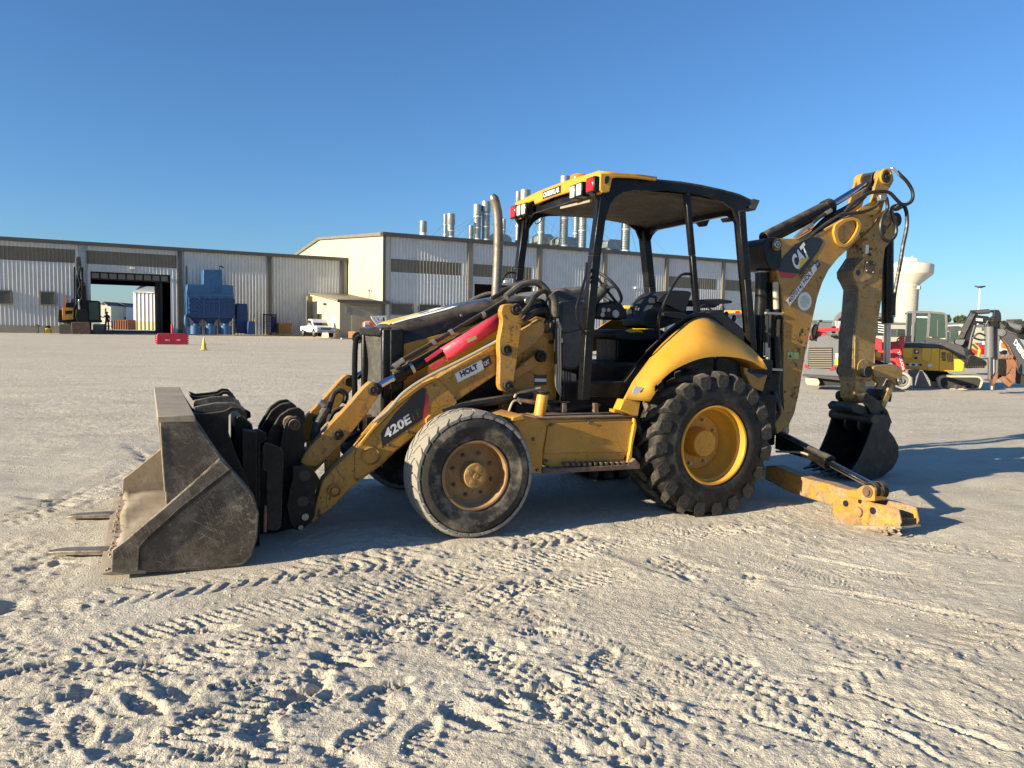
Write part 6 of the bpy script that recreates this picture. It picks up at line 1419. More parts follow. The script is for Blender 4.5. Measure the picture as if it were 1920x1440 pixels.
SL = [(243, 34, 298, 6, 'leftmost short steel stack standing alone on the warehouse roof'), (351, 18, 265, 12, 'thin stack just behind a thicker one, second from the left end of the roof'),
      (378, 38, 262, 6, 'thicker stack of the close pair near the left end of the roof'), (475, 24, 320, 12, 'shortest thin stack left of two tall ones on the roof'),
      (507, 38, 218, 6, 'tall stack left of its twin, left of the backhoe exhaust pipe'), (549, 42, 203, 6, 'tall stack directly left of the backhoe exhaust pipe'),
      (635, 18, 288, 14, 'thin short stack just right of the backhoe exhaust pipe'), (707, 27, 155, 10, 'slender tall stack beside the widest stack, left of the canopy lamps'),
      (740, 46, 147, 6, 'widest tall stack left of the canopy lamps'), (820, 34, 200, 12, 'stack seen just inside the front canopy post'),
      (933, 42, 80, 6, 'tallest stack, its cap showing above the yellow canopy visor'), (990, 28, 190, 14, 'darker shaded stack seen under the canopy, behind its lighter neighbour'),
      (1022, 38, 190, 8, 'light stack seen under the canopy left of the near front post'), (1233, 42, 170, 6, 'isolated stack seen under the canopy right of the near front post')]
guys = MB()
for xc, w, yt, off, lab in SL:
    o, h, r = stack(xc, w, yt, off, lab)
    if h > 3.5:
        gy = MB()
        for dx, dy in ((-4, -3), (4.5, -3), (5, 4), (-5, 4)): gy.tube([(0, 0, h*.75), (dx, dy, .1)], .014, 4, 1)
        part('guy_wire', gy, 'galv', o)
def vent(xc, yc, w, off, lab):
    s, z = roofpt(*K(17, [(xc, yc)])[0], off); s0 = roofpt(*K(17, [(xc-w/2, yc)])[0], off)[0]; s1 = roofpt(*K(17, [(xc+w/2, yc)])[0], off)[0]; L = (s1-s0)/2
    o = empty('roof_ventilator', tuple(Q0+WA*s-WN*off+np.array([0, 0, we+.2])), WANG); tag(o, lab, 'roof vent', 'gravity ventilators between the roof stacks'); zz = z-we-.2
    part('hood', MB().prism([(-L, zz-.3), (-L, zz+.35), (-L+.5, zz+.75), (L-.5, zz+.75), (L, zz+.35), (L, zz-.3), (L-.5, zz-.5), (-L+.5, zz-.5)], -1.0, 1.0), 'galv', o, .03)
    part('curb', MB().lathe([(1.15, -.6), (1.0, .2), (.7, zz-.4)], (0, 0, 0), (0, 0, 1), 16), 'wall_metal', o)
for a in ((600, 396, 112, 10, 'ventilator hood beside the backhoe exhaust pipe'), (822, 393, 84, 14, 'ventilator hood seen inside the front canopy post'), (945, 408, 130, 12, 'longest ventilator hood, behind the tallest stack'), (1160, 420, 88, 10, 'ventilator hood under the canopy between two stacks')): vent(*a)
s, z = roofpt(*K(17, [(1413, 462)])[0], 4)
o = part('roof_antenna', MB().cyl((0, 0, 0), (0, 0, z-we), .04, 6).box((-.35, -.1, z-we-.5), (.1, .1, z-we-.2)), 'trim_dark'); o.location = tuple(Q0+WA*s-WN*4+np.array([0, 0, we])); tag(o, 'small dark antenna on the warehouse roof edge, seen under the canopy', 'antenna')

# ================================================================ THINGS BY THE SHEDS
class Front:                                                              # something standing on the yard, traced on upright planes y = d
    def __init__(s, name, x, y, d, label, cat, group=None, z=None, ang=None):
        p = FP(x, y, d); s.X = p.x; s.d = d; s.Z = gz(p.x, d) if z is None else z
        if ang is None: ang = WANG if (x < 900 and d < 100) else (math.radians(-25) if (x > 1450 and d < 40) else 0)   # stands square to the shed, or turned like its neighbours
        s.a = np.array([math.cos(ang), math.sin(ang), 0]); s.b = np.array([-math.sin(ang), math.cos(ang), 0])
        s.o = empty(name, (s.X, d, s.Z), ang); tag(s.o, label, cat, group)
    def pt(s, k, p, off=0):
        (a, b), = K(k, [p]); r = ray(a, b); c = np.array([s.X, s.d, 0]); t = (np.dot(c, s.b)+off)/np.dot(r, s.b); w = r*t+[0, 0, EYE]
        return (float(np.dot(w-c, s.a)), off, float(w[2])-s.Z)
    def poly(s, k, pts, off=0): return [(q[0], q[2]) for q in (s.pt(k, p, off) for p in pts)]
    def slab(s, name, k, pts, mat, off=0, t=.3, bevel=0, parent=None, ref=None):
        return part(name, MB().prism(s.poly(k, pts, off if ref is None else ref), off, off+t), mat, parent or s.o, bevel)
    def tube(s, name, k, pts, r, mat, off=0, n=8, smooth=4, parent=None):
        return part(name, MB().tube([s.pt(k, (p[0], p[1]), p[2] if len(p) > 2 else off) for p in pts], r, n, smooth), mat, parent or s.o)
M['orange'] = plain('orange_machine_paint', (.72, .20, .03), .5, tile=.5); M['dull_yellow'] = plain('dull_yellow_paint', (.62, .35, .035), .5, tile=.5)
M['glass'] = plain('dark_cab_glass', (.02, .03, .035), .06, tile=.3, var=.05)
M['glass_green'] = plain('green_tinted_glass', (.035, .06, .05), .08, tile=.3)
M['track'] = paint('dusty_crawler_track', (.13, .12, .10), .9, dust=.6, dustside=.6, tile=.8, bump=.3)
M['white_paint'] = plain('white_vehicle_paint', (.74, .74, .74), .3, tile=.4, var=.04)
M['red_plastic'] = plain('red_plastic', (.50, .018, .045), .45, tile=.4)
M['wood'] = plain('weathered_plywood', (.30, .17, .06), .8, tile=.6, var=.25)

# excavator facing the camera
e = Front('excavator', 148, 629, 70, 'black and orange crawler excavator parked with its boom folded upright beside the shed door', 'excavator', z=None)
e.o['label'] = 'dark crawler excavator with orange panels, boom folded upright beside the shed door'
for x0, x1 in ((588, 712), (928, 1042)):
    tk = e.slab('track', 15, [(x0, 955), (x0+12, 945), (x1-12, 945), (x1, 955), (x1, 1062), (x0+4, 1062)], 'track', 0, 3.6, .05)
    a = e.pt(15, (x0, 950))[0]; b = e.pt(15, (x1, 950))[0]
    zt = e.pt(15, (x0, 950))[2]
    sh = MB().box((a, -.05, 0), (b, .0, .10)).mesh('track_shoe', 0); sh.materials.append(M['track'])
    for i in range(7): o = link('track_shoe', sh, None, tk); o.location = (0, 0, .05+i*(zt-.15)/6.5)
e.slab('digging_bucket', 15, [(712, 930), (895, 925), (905, 1060), (880, 1068), (720, 1068)], 'rust', -.8, .8, .04)
e.slab('upper_body', 15, [(582, 805), (640, 800), (640, 780), (735, 780), (760, 740), (880, 740), (880, 905), (1010, 905), (1010, 930), (582, 930)], 'black_worn', .5, 2.6, .04)
e.slab('side_panel', 15, [(622, 785), (735, 785), (735, 900), (625, 905)], 'dull_yellow', .35, .15, .02)
e.slab('panel_gap', 15, [(640, 815), (728, 812), (720, 845), (640, 850)], 'black_worn', .33, .02)
e.slab('handrail', 15, [(634, 668), (650, 668), (655, 905), (625, 908), (628, 780)], 'orange', .25, .08)
e.slab('exhaust_box', 15, [(655, 735), (740, 730), (735, 782), (655, 782)], 'black_worn', .9, 1.0, .03)
e.slab('tool_case', 15, [(705, 695), (740, 695), (740, 730), (705, 730)], 'rust', 1.2, .5, .03)
e.slab('cab', 15, [(862, 712), (880, 708), (990, 716), (1002, 735), (1004, 905), (990, 925), (885, 925), (875, 900)], 'black', .2, 1.6, .05)
e.slab('windscreen', 15, [(888, 728), (985, 730), (992, 905), (893, 905)], 'glass_green', .17, .03)
e.slab('boom', 15, [(760, 495), (770, 400), (795, 395), (800, 490), (850, 540), (862, 700), (870, 790), (870, 870), (775, 870), (760, 700)], 'black_worn', -.2, .7, .04)
e.slab('arm', 15, [(755, 290), (762, 278), (800, 275), (812, 330), (808, 400), (795, 460), (770, 470), (757, 380)], 'cab_grey', -.5, .5, .04)
e.slab('boom_cylinder', 15, [(733, 375), (752, 375), (755, 560), (748, 800), (740, 800)], 'black_worn', -.3, .15, .02)
e.slab('boom_cylinder', 15, [(812, 378), (832, 380), (836, 560), (850, 700), (845, 790), (820, 790)], 'black_worn', -.3, .15, .02)
e.slab('cylinder_rod', 15, [(780, 700), (798, 700), (800, 800), (780, 800)], 'chrome', -.32, .1, .01)
e.slab('bucket_linkage', 15, [(760, 800), (870, 800), (885, 860), (880, 930), (840, 980), (790, 960), (755, 880)], 'black_worn', -.6, .5, .03)
e.slab('arm_lamp', 15, [(836, 540), (858, 545), (860, 565), (840, 568)], 'cab_grey', -.3, .15, .02)
e.slab('boom_tip', 15, [(760, 275), (800, 272), (802, 290), (760, 292)], 'black_worn', -.45, .4, .02)
for p in ((780, 330), (785, 505), (800, 620)): e.tube('hydraulic_hose', 15, [(p[0], p[1]), (p[0]+18, p[1]+50), (p[0]-5, p[1]+110), (p[0]+8, p[1]+170)], .05, 'hose', -.55)

# ---- person on the platform
def person(name, loc, rz, label, pose, mats, h=1.75):
    root = empty(name, loc, rz); tag(root, label, 'person')
    J = pose; s = h/1.75
    verts = [Vector(v)*s for v in J['v']]; me = D.meshes.new('body'); me.from_pydata(verts, J['e'], [])
    o = link('body', me, mats['skin'], root); sk = o.modifiers.new('skin', 'SKIN'); 
    for i, r in enumerate(J['r']): me.skin_vertices[0].data[i].radius = (r[0]*s, r[1]*s)
    me.skin_vertices[0].data[0].use_root = True
    ss = o.modifiers.new('sub', 'SUBSURF'); ss.levels = 1; ss.render_levels = 2
    return root, o
pr = FP(*K(15, [(1073, 1012)])[0], 71.5)
pv = [(0, 0, .95), (0, 0, 1.15), (0, 0, 1.38), (0, 0, 1.50), (0, -.02, 1.60), (0, -.02, 1.72), (.10, 0, .90), (.11, -.03, .50), (.12, .02, .08), (.12, -.10, .03), (-.10, 0, .90), (-.12, -.02, .50), (-.13, .03, .08), (-.13, -.09, .03),
      (.19, 0, 1.40), (.25, .02, 1.14), (.24, -.12, .93), (.24, -.17, .85), (-.19, 0, 1.40), (-.32, -.06, 1.22), (-.50, -.16, 1.33), (-.58, -.2, 1.38)]
pe = [(0, 1), (1, 2), (2, 3), (3, 4), (4, 5), (0, 6), (6, 7), (7, 8), (8, 9), (0, 10), (10, 11), (11, 12), (12, 13), (2, 14), (14, 15), (15, 16), (16, 17), (2, 18), (18, 19), (19, 20), (20, 21)]
prr = [(.15, .11), (.15, .11), (.16, .11), (.06, .06), (.085, .10), (.07, .08), (.09, .09), (.065, .065), (.045, .05), (.04, .03), (.09, .09), (.065, .065), (.045, .05), (.04, .03), (.065, .065), (.05, .05), (.04, .04), (.04, .025), (.065, .065), (.05, .05), (.04, .04), (.035, .025)]
M['clothes_dark'] = plain('dark_work_clothes', (.018, .016, .02), .9)
pz = pr.z
wk, body = person('person', (pr.x, pr.y, pz), .2, 'worker in dark clothes standing in the shed doorway beside the excavator, one arm reaching out', dict(v=pv, e=pe, r=prr), dict(skin='clothes_dark'))
hatm = MB().lathe([(.13, 1.66), (.14, 1.67), (.105, 1.70), (.09, 1.76), (.0005, 1.80)], (0, -.02, 0), (0, 0, 1), 16); part('hat', hatm, 'black_worn', wk)
part('trousers', MB().lathe([(.095, .55), (.085, .30), (.07, .10)], (.115, 0, 0), (0, 0, 1), 10).lathe([(.095, .55), (.085, .30), (.07, .10)], (-.125, 0, 0), (0, 0, 1), 10), plain('blue_jeans', (.03, .05, .10), .9), wk)
# stair platform by the person
f = Front('work_platform', 208, 624, 71, 'black metal step platform with handrail under the worker at the shed door', 'platform')
m = MB()
def pp(a, b, off): return f.pt(15, (a, b), off)
for off in (-.4, .9):
    for a in (1052, 1124): m.bar(pp(a, 920, off), pp(a, 1062, off), .07, .07, up=(1, 0, 0))
    m.bar(pp(1052, 922, off), pp(1124, 922, off), .06, .06); m.bar(pp(1052, 970, off), pp(1124, 970, off), .04, .04)
    m.bar(pp(1052, 1055, off), pp(1124, 1015, off), .05, .05); m.bar(pp(1052, 1015, off), pp(1124, 1055, off), .05, .05)
part('frame', m, 'black_worn', f.o)
part('deck', MB().box((pp(1048, 1012, 0)[0], -.45, pp(1048, 1022, 0)[2]), (pp(1290, 1012, 0)[0], .95, pp(1048, 1012, 0)[2])), 'black_worn', f.o)
# compressor and floodlight stand
f = Front('air_compressor', 88, 625, 66.5, 'small yellow portable compressor at the concrete base of the shed', 'compressor')
f.slab('tank', 15, [(450, 1000), (462, 982), (498, 985), (506, 1010), (500, 1035), (455, 1035)], 'dull_yellow', 0, .5, .08)
f.slab('motor', 15, [(450, 965), (500, 962), (505, 985), (450, 990)], 'black_worn', .05, .4, .05)
f.tube('handle', 15, [(452, 1000), (448, 1020), (450, 1042)], .03, 'black_worn'); f.tube('handle', 15, [(506, 1000), (512, 1030), (510, 1045)], .03, 'black_worn')
f = Front('pipe_stand', 70, 625, 66, 'thin black tripod stand beside the yellow compressor', 'stand')
f.tube('leg', 15, [(378, 955), (384, 1000), (386, 1040)], .03, 'black_worn', smooth=1); f.tube('leg', 15, [(384, 1010), (366, 1040)], .025, 'black_worn', smooth=1); f.tube('top_bar', 15, [(360, 952), (385, 958), (395, 975)], .03, 'black_worn', smooth=1)
# red barrier, cone, red post
f = Front('traffic_barrier', *K(15, [(1717, 1165)])[0], 48, 'red water filled plastic barrier standing on the gravel', 'barrier')
f.Z = f.pt(15, (1717, 1165))[2]+f.Z; f.o.location.z = f.Z
f.slab('body', 15, [(1566, 1060), (1578, 1040), (1860, 1040), (1876, 1060), (1878, 1165), (1850, 1166), (1846, 1158), (1805, 1158), (1800, 1167), (1755, 1167), (1750, 1158), (1700, 1158), (1695, 1167), (1580, 1166), (1566, 1150)], 'red_plastic', 0, .5, .06)
for x0, x1 in ((1550, 1568), (1876, 1890)):
    for y in (1062, 1085, 1108, 1130): f.slab('interlock_lug', 15, [(x0, y), (x1, y), (x1, y+12), (x0, y+12)], 'red_plastic', .1, .3, .01)
for x in (1650, 1768): f.slab('printed_mark', 15, [(x, 1102), (x+36, 1102), (x+34, 1112), (x, 1112)], 'decal_white', -.012, .01)
f.slab('printed_mark', 15, [(1692, 1104), (1697, 1104), (1695, 1120), (1691, 1120)], 'decal_white', -.012, .01)
f = Front('bollard', *K(15, [(1721, 1036)])[0], 64, 'slim red steel post at the right side of the big shed door', 'bollard')
p0 = f.pt(15, (1721, 1040)); p1 = f.pt(15, (1721, 950)); f.o.location.z += p0[2]-.3
o = part('post', MB().cyl((0, 0, 0), (0, 0, p1[2]-p0[2]+.3), .09, 14), 'red_plastic', f.o, .03)
f = Front('traffic_cone', *K(16, [(246, 1060)])[0], 40, 'yellow traffic cone standing alone on the gravel left of the pickup', 'cone')
p0 = f.pt(16, (246, 1060)); p1 = f.pt(16, (246, 945)); f.o.location.z += p0[2]; hh = p1[2]-p0[2]
conem = plain('yellow_cone_plastic', (.72, .50, .02), .5)
part('cone', MB().lathe([(.16, .03), (.145, .05), (.025, hh-.02), (.02, hh), (.0005, hh)], (0, 0, 0), (0, 0, 1), 20), conem, f.o); part('base', MB().box((-.19, -.19, 0), (.19, .19, .035)), conem, f.o, .01)

# ---- blue dust collector
f = Front('dust_collector', *K(16, [(300, 925)])[0], 74, 'big blue dust collector with stepped top and rows of round filters', 'dust collector')
zf_ = f.pt(16, (300, 922))[2]; f.o.location.z += zf_; f.Z += zf_
f.slab('upper_housing', 16, [(98, 482), (110, 480), (240, 482), (240, 352), (405, 355), (408, 487), (502, 493), (508, 610), (510, 780), (112, 775), (108, 600), (90, 575)], 'blue', 0, 3.0, .05)
f.slab('inspection_panel', 16, [(285, 490), (340, 490), (340, 545), (285, 545)], 'blue', -.03, .03)
cm = MB().lathe([(.32, 0), (.32, -.08), (.24, -.10), (.22, -.05), (.12, -.05), (.10, -.10), (.0005, -.10)], (0, 0, 0), (0, 1, 0), 18).mesh('filter_cap', 40); cm.materials.append(M['bluedark'])
dp = f.slab('filter_panel', 16, [(116, 608), (505, 615), (508, 778), (118, 772)], 'bluedark', -.06, .06)
for y in (578, 590, 602): f.tube('handrail', 16, [(100, y), (300, y+1), (508, y+3)], .035, 'blue', -.45, 5, 1)
for x in (102, 200, 300, 400, 506): f.tube('handrail', 16, [(x, 574), (x, 612)], .03, 'blue', -.45, 5, 1)
for r in range(4):
    f.slab('panel_rail', 16, [(116, 645+r*40), (505, 650+r*40), (505, 655+r*40), (116, 650+r*40)], 'blue', -.14, .08)
    for c in range(9):
        o = link('filter_cap', cm, None, f.o); q = f.pt(16, (140+c*42+(c//3)*6, 628+r*40), -.06); o.location = q
for x in (246, 380): f.slab('panel_post', 16, [(x-3, 610), (x+3, 610), (x+3, 775), (x-3, 775)], 'blue', -.16, .1)
for i in range(3):
    x = 116+i*131; f.slab('hopper', 16, [(x+2, 775), (x+124, 777), (x+80, 830), (x+50, 830)], 'bluedark', .3, 2.2, .03)
    x = 175+i*131; q0 = f.pt(16, (x, 922), -.2); q1 = f.pt(16, (x, 845), -.2); q2 = f.pt(16, (x, 828), -.2)
    part('drum', MB().cyl(q0, q1, .55, 18).cyl(q1, q2, .32, 14), 'blue', f.o, .03)
for x in (112, 378, 510): f.slab('support_leg', 16, [(x-6, 770), (x+6, 770), (x+6, 922), (x-6, 922)], 'blue', -.05, .25, .01)
f.slab('support_leg', 16, [(380, 318), (385, 318), (385, 360), (380, 360)], 'bluedark', .5, .1); f.tube('vent_arm', 16, [(385, 322), (405, 330), (418, 340)], .07, 'bluedark', .5)
f.tube('brace', 16, [(105, 770), (150, 815)], .05, 'galv', -.3, smooth=1); f.tube('brace', 16, [(205, 865), (238, 845), (280, 880)], .04, 'galv', -.3, smooth=1)
f.slab('side_plate', 16, [(88, 575), (110, 575), (112, 770), (96, 770)], 'blue', .2, 2.6, .03); f.slab('fan_housing', 16, [(74, 760), (95, 740), (104, 800), (100, 850), (82, 855), (72, 820)], 'blue', -.4, .8, .1)
f = Front('blower_unit', *K(16, [(580, 915)])[0], 76, 'tall dark blue sheet metal cabinet right of the dust collector', 'blower')
zf_ = f.pt(16, (580, 918))[2]; f.o.location.z += zf_; f.Z += zf_
f.slab('cabinet', 16, [(532, 655), (540, 650), (625, 655), (632, 735), (632, 915), (535, 912)], 'bluedark', 0, 2.0, .05); f.slab('lid', 16, [(530, 735), (634, 738), (634, 745), (530, 742)], 'bluedark', -.05, .05)
f = Front('blue_bin', *K(16, [(665, 920)])[0], 75, 'low dark blue metal bin at the foot of the tall blue cabinet', 'bin')
zf_ = f.pt(16, (665, 923))[2]; f.o.location.z += zf_; f.Z += zf_
f.slab('body', 16, [(634, 805), (690, 808), (700, 922), (628, 922)], 'bluedark', 0, 1.6, .04); f.slab('yellow_disc', 16, [(690, 790), (702, 782), (708, 800), (706, 825), (694, 822)], 'dull_yellow', .2, .1, .02)
# cage, crate
f = Front('wire_cage', *K(16, [(822, 920)])[0], 79, 'tall wire mesh cage against the shed wall', 'cage')
zf_ = f.pt(16, (822, 918))[2]; f.o.location.z += zf_; f.Z += zf_
m = MB()
for off in (0, 1.6):
    for x in (765, 797, 878): m.bar(f.pt(16, (x, 745), off), f.pt(16, (x, 918), off), .1, .1, up=(1, 0, 0))
    m.bar(f.pt(16, (765, 748), off), f.pt(16, (878, 752), off), .12, .12)
for i in range(7): m.bar(f.pt(16, (765+i*18.5, 750), 0), f.pt(16, (765+i*18.5, 915), 0), .025, .025, up=(1, 0, 0)); m.bar(f.pt(16, (765, 765+i*22), 0), f.pt(16, (878, 767+i*22), 0), .025, .025)
part('frame', m, 'black_worn', f.o)
f.slab('stored_box', 16, [(835, 760), (872, 765), (872, 905), (835, 905)], 'bluedark', .3, .9, .03)
f = Front('wooden_crate', *K(16, [(965, 918)])[0], 78.5, 'brown plywood crate between the wire cage and the pickup', 'crate')
zf_ = f.pt(16, (965, 922))[2]; f.o.location.z += zf_; f.Z += zf_
f.slab('box', 16, [(905, 820), (1018, 822), (1018, 920), (908, 918)], 'wood', .05, 1.6, .02)
for i in range(7): x = 905+i*16; f.slab('batten', 16, [(x, 820), (x+9, 820), (x+9, 920), (x, 920)], 'wood', -.02, .07)
for y in (822, 912): f.slab('rail', 16, [(903, y), (1020, y+2), (1020, y+10), (903, y+8)], 'wood', -.06, .05)
# ---- pickup, three-quarter front: body along local y away, nose at -x side... seen nearly head-on from its right
pk = Front('pickup_truck', *K(16, [(1243, 940)])[0], 71.5, 'white pickup truck parked in front of the cream annex', 'pickup truck')
zf_ = pk.pt(16, (1230, 942))[2]; pk.o.location.z += zf_; pk.Z += zf_
tru = pk.o; tru.rotation_euler = (0, 0, math.radians(-56))
Lh = 5.2; Wt = 1.95
def tp_(poly, y0, y1, name, mat, b=.03): return part(name, MB().prism(poly, y0, y1), mat, tru, b)
tru.scale = (.93, .93, .93)
# local x: +x = nose direction
tp_([(-2.6, .55), (-2.6, 1.05), (-.75, 1.08), (-.75, .55)], -.95, .95, 'cargo_bed', 'white_paint', .05)
tp_([(-.75, .45), (-.75, 1.12), (1.0, 1.12), (2.25, 1.02), (2.42, .9), (2.42, .45)], -.95, .95, 'body', 'white_paint', .08)
cabp = [(-.72, 1.08), (-.62, 1.74), (-.5, 1.79), (.35, 1.79), (.5, 1.74), (1.05, 1.1)]
tp_(cabp, -.82, .82, 'cab', 'white_paint', .06)
part('windscreen', MB().add([(.53, -.70, 1.66), (.53, .70, 1.66), (1.0, .76, 1.16), (1.0, -.76, 1.16)], [(0, 1, 2, 3)]), 'glass', tru, thick=.03)
for s in (-1, 1): tp_([(-.5, 1.18), (-.48, 1.66), (.3, 1.66), (.78, 1.18)], s*.835-.012, s*.835+.012, 'side_window', 'glass', 0)
part('radiator_grille', MB().box((2.41, -.55, .72), (2.44, .55, .95)), 'black_worn', tru)
part('grille_bar', MB().box((2.43, -.55, .81), (2.46, .55, .86)), 'zinc', tru)
for s in (-1, 1):
    part('headlight', MB().box((2.40, s*.75-.16, .74), (2.45, s*.75+.16, .94)), 'lens', tru, .02)
    for x in (1.55, -1.75):
        w = part('wheel', MB().lathe([(.36, -.12), (.38, -.09), (.38, .09), (.36, .12), (.24, .12), (.20, .09), (.0005, .08)], (x, s*.86, .37), (0, s, 0), 24), 'rubber', tru); part('hub_cap', MB().lathe([(.2, .10), (.17, .13), (.0005, .13)], (x, s*.86, .37), (0, s, 0), 16), 'zinc', w)
    part('wing_mirror', MB().box((.75, s*1.08-.1, 1.18), (.85, s*1.08+.1, 1.38)), 'white_paint', tru, .02)
    part('wheel_arch', MB().lathe([(.44, -.02), (.44, .012), (.0005, .012)], (1.55, s*.95, .40), (0, s, 0), 24), 'dark_inside', tru)
part('front_bumper', MB().box((2.38, -.98, .42), (2.55, .98, .60)), 'zinc', tru, .03); part('licence_plate', MB().box((2.55, -.16, .45), (2.565, .16, .57)), 'decal_white', tru)
# ---- boom lift (mostly hidden behind the grille)
bl = Front('boom_lift', *K(7, [(240, 640)])[0], 58, 'orange and white boom lift just visible beyond the radiator grille', 'boom lift')
bl.o.location.z = gz(bl.X, 58); bl.Z = bl.o.location.z
M['orange_l'] = plain('orange_red_lift_paint', (.70, .13, .04), .5)
bl.slab('counterweight', 7, [(178, 510), (215, 488), (262, 545), (265, 575), (180, 575)], 'orange_l', 0, 1.6, .04)
m = MB()
for p, q in (((215, 448), (225, 440)), ((222, 452), (300, 560)), ((250, 445), (330, 545)), ((220, 445), (380, 440)), ((375, 440), (385, 530)), ((330, 450), (345, 545)), ((260, 560), (385, 520)), ((300, 450), (370, 530)), ((340, 470), (290, 520))): m.bar(bl.pt(7, p), bl.pt(7, q), .12, .12, up=(0, 1, 0))
part('boom_frame', m, 'white_paint', bl.o)
for x in (-.9, 1.0):
    w = part('wheel', MB().lathe([(.42, -.15), (.45, -.1), (.45, .1), (.42, .15), (.24, .13), (.0005, .12)], (x-.4, -.3, .45), (0, -1, 0), 22), 'rubber', bl.o)
part('chassis', MB().box((-1.5, -.1, .4), (1.4, 1.8, .9)), 'orange_l', bl.o, .04)
# ---- things seen through the shed doorway
sh2 = Front('small_corrugated_shed', *K(15, [(1420, 1000)])[0], 118, 'smaller ribbed metal shed seen through the open door', 'shed')
zf_ = sh2.pt(15, (1420, 1012))[2]; sh2.o.location.z += zf_; sh2.Z += zf_
a = sh2.pt(15, (1330, 625))[0]; b = a+9; zt_ = sh2.pt(15, (1330, 630))[2]; zm = sh2.pt(15, (1330, 920))[2]
wallpart('wall', corr(MB(), a, b, zm, zt_, pitch=.62, depth=.12), 'wall_metal', sh2.o); wallpart('lower_wall', corr(MB(), a, b, 0, zm, pitch=.62, depth=.12), 'annex', sh2.o)
gx = sh2.pt(15, (1262, 700))[0]
part('gable_wall', MB().add([(a, 0, 0), (a, 0, zt_), (gx, 8, zt_+.0), (gx, 8, 0), (gx+.6, 4, zt_+1.6)], [(0, 1, 4, 2, 3)]), 'wall_cream', sh2.o, smooth=0)
part('roof', MB().add([(a, -.3, zt_), (b, -.3, zt_), (b, 6, zt_+1.7), (gx+.5, 6, zt_+1.7)], [(0, 1, 2, 3)]), 'galv', sh2.o, thick=.1)
bo_ = Front('shipping_container', *K(15, [(1200, 1005)])[0], 110, 'brown steel container seen through the open door', 'container')
zf_ = bo_.pt(15, (1200, 1010))[2]; bo_.o.location.z += zf_; bo_.Z += zf_
M['brown'] = plain('brown_container_paint', (.22, .08, .035), .7, tile=.3)
bo_.slab('box', 15, [(1130, 908), (1275, 905), (1278, 1008), (1130, 1008)], 'brown', 0, 2.4)
for i in range(6): x = 1133+i*24; bo_.slab('rib', 15, [(x, 908), (x+6, 908), (x+6, 1008), (x, 1008)], 'brown', -.08, .08)
for nm, pts, roofp, dd, lab in (('apartment_house', [(1112, 790), (1165, 770), (1262, 770), (1262, 1000), (1112, 1000)], [(1040, 726), (1110, 728), (1195, 732), (1258, 762), (1262, 776), (1110, 776)], 150, 'grey gabled house with dark roof seen through the open door'),
                                ('white_house', [(1005, 745), (1035, 725), (1078, 760), (1110, 765), (1110, 1000), (1005, 1000)], [(1002, 745), (1033, 722), (1080, 760), (1078, 768), (1034, 734), (1004, 752)], 145, 'white sunlit house with steep gable seen through the open door')):
    h = Front(nm, *K(15, [(pts[0][0], 1005)])[0], dd, lab, 'house'); h.o.location.z = 1.5; h.Z = 1.5
    h.slab('wall', 15, pts, 'wall_metal' if nm[0] == 'a' else 'wall_cream', 0, 6); h.slab('roof', 15, roofp, 'trim_dark', -.3, 6.4)
    wins = [(1200, 780, 1215, 865), (1200, 875, 1215, 900), (1245, 875, 1258, 900), (1135, 875, 1165, 905)] if nm[0] == 'a' else [(1048, 790, 1060, 850)]
    for w in wins: h.slab('window', 15, [(w[0], w[1]), (w[2], w[1]), (w[2], w[3]), (w[0], w[3])], 'glass', -.05, .05)
# ================================================================ RIGHT SIDE: machines, tower, far buildings
M['deere_yellow'] = plain('deep_yellow_bodywork', (.78, .44, .03), .4, tile=.5, var=.06)
M['grey_paint'] = plain('grey_machine_paint', (.13, .13, .135), .5, tile=.5); M['dark_grey'] = plain('charcoal_machine_paint', (.05, .05, .055), .5, tile=.5)
M['red_machine'] = plain('red_machine_paint', (.52, .02, .03), .45, tile=.5)
M['sandrub'] = plain('sandy_rubber', (.42, .38, .29), .9)
M['rustbucket'] = paint('rusty_brown_bucket', (.22, .09, .035), .7, dust=.4, dustside=.2, chips=.6, chipcol=(.04, .03, .02))
x_ = Front('mini_excavator', *K(12, [(960, 1370)])[0], 24, 'yellow mini excavator with grey cab, blade and rubber tracks', 'mini excavator')
zf_ = x_.pt(12, (960, 1372))[2]; x_.o.location.z = x_.Z+zf_; x_.Z += zf_
def track(F, k, pts, hole, mat, off, t, nm='track'):
    tk = F.slab(nm, k, rounded(pts, .3, 3), mat, off, t, .015); F.slab('track_frame', k, rounded(hole, .2, 2), 'dark_inside', off-.02, .02, .005, parent=tk); return tk
tr = [(608, 1200), (680, 1148), (900, 1140), (1220, 1148), (1300, 1190), (1312, 1260), (1270, 1350), (1180, 1372), (700, 1372), (640, 1320)]
trk = track(x_, 12, tr, [(668, 1215), (720, 1180), (1230, 1180), (1270, 1220), (1240, 1320), (1190, 1345), (720, 1345), (680, 1310)], 'sandrub', 0, .45)
gm2 = MB().box((-.02, -.01, 0), (.02, .45, .02)).mesh('track_grouser', 0); gm2.materials.append(M['track'])
for i in range(22):
    q = x_.pt(12, (690+i*25.5, 1149), 0); o = link('track_grouser', gm2, None, trk); o.location = (q[0], 0, q[2]-.005)
track(x_, 12, [(500, 1190), (580, 1140), (760, 1130), (900, 1135), (900, 1200), (560, 1340), (520, 1300)], [(560, 1200), (600, 1180), (640, 1200), (600, 1250)], 'sandrub', 1.4, .45)
for i in range(4):
    q = x_.pt(12, (760+i*130, 1322), -.03); part('track_roller', MB().lathe([(.06, 0), (.06, .03), (.0004, .03)], q, (0, -1, 0), 14), 'dark_grey', x_.o)
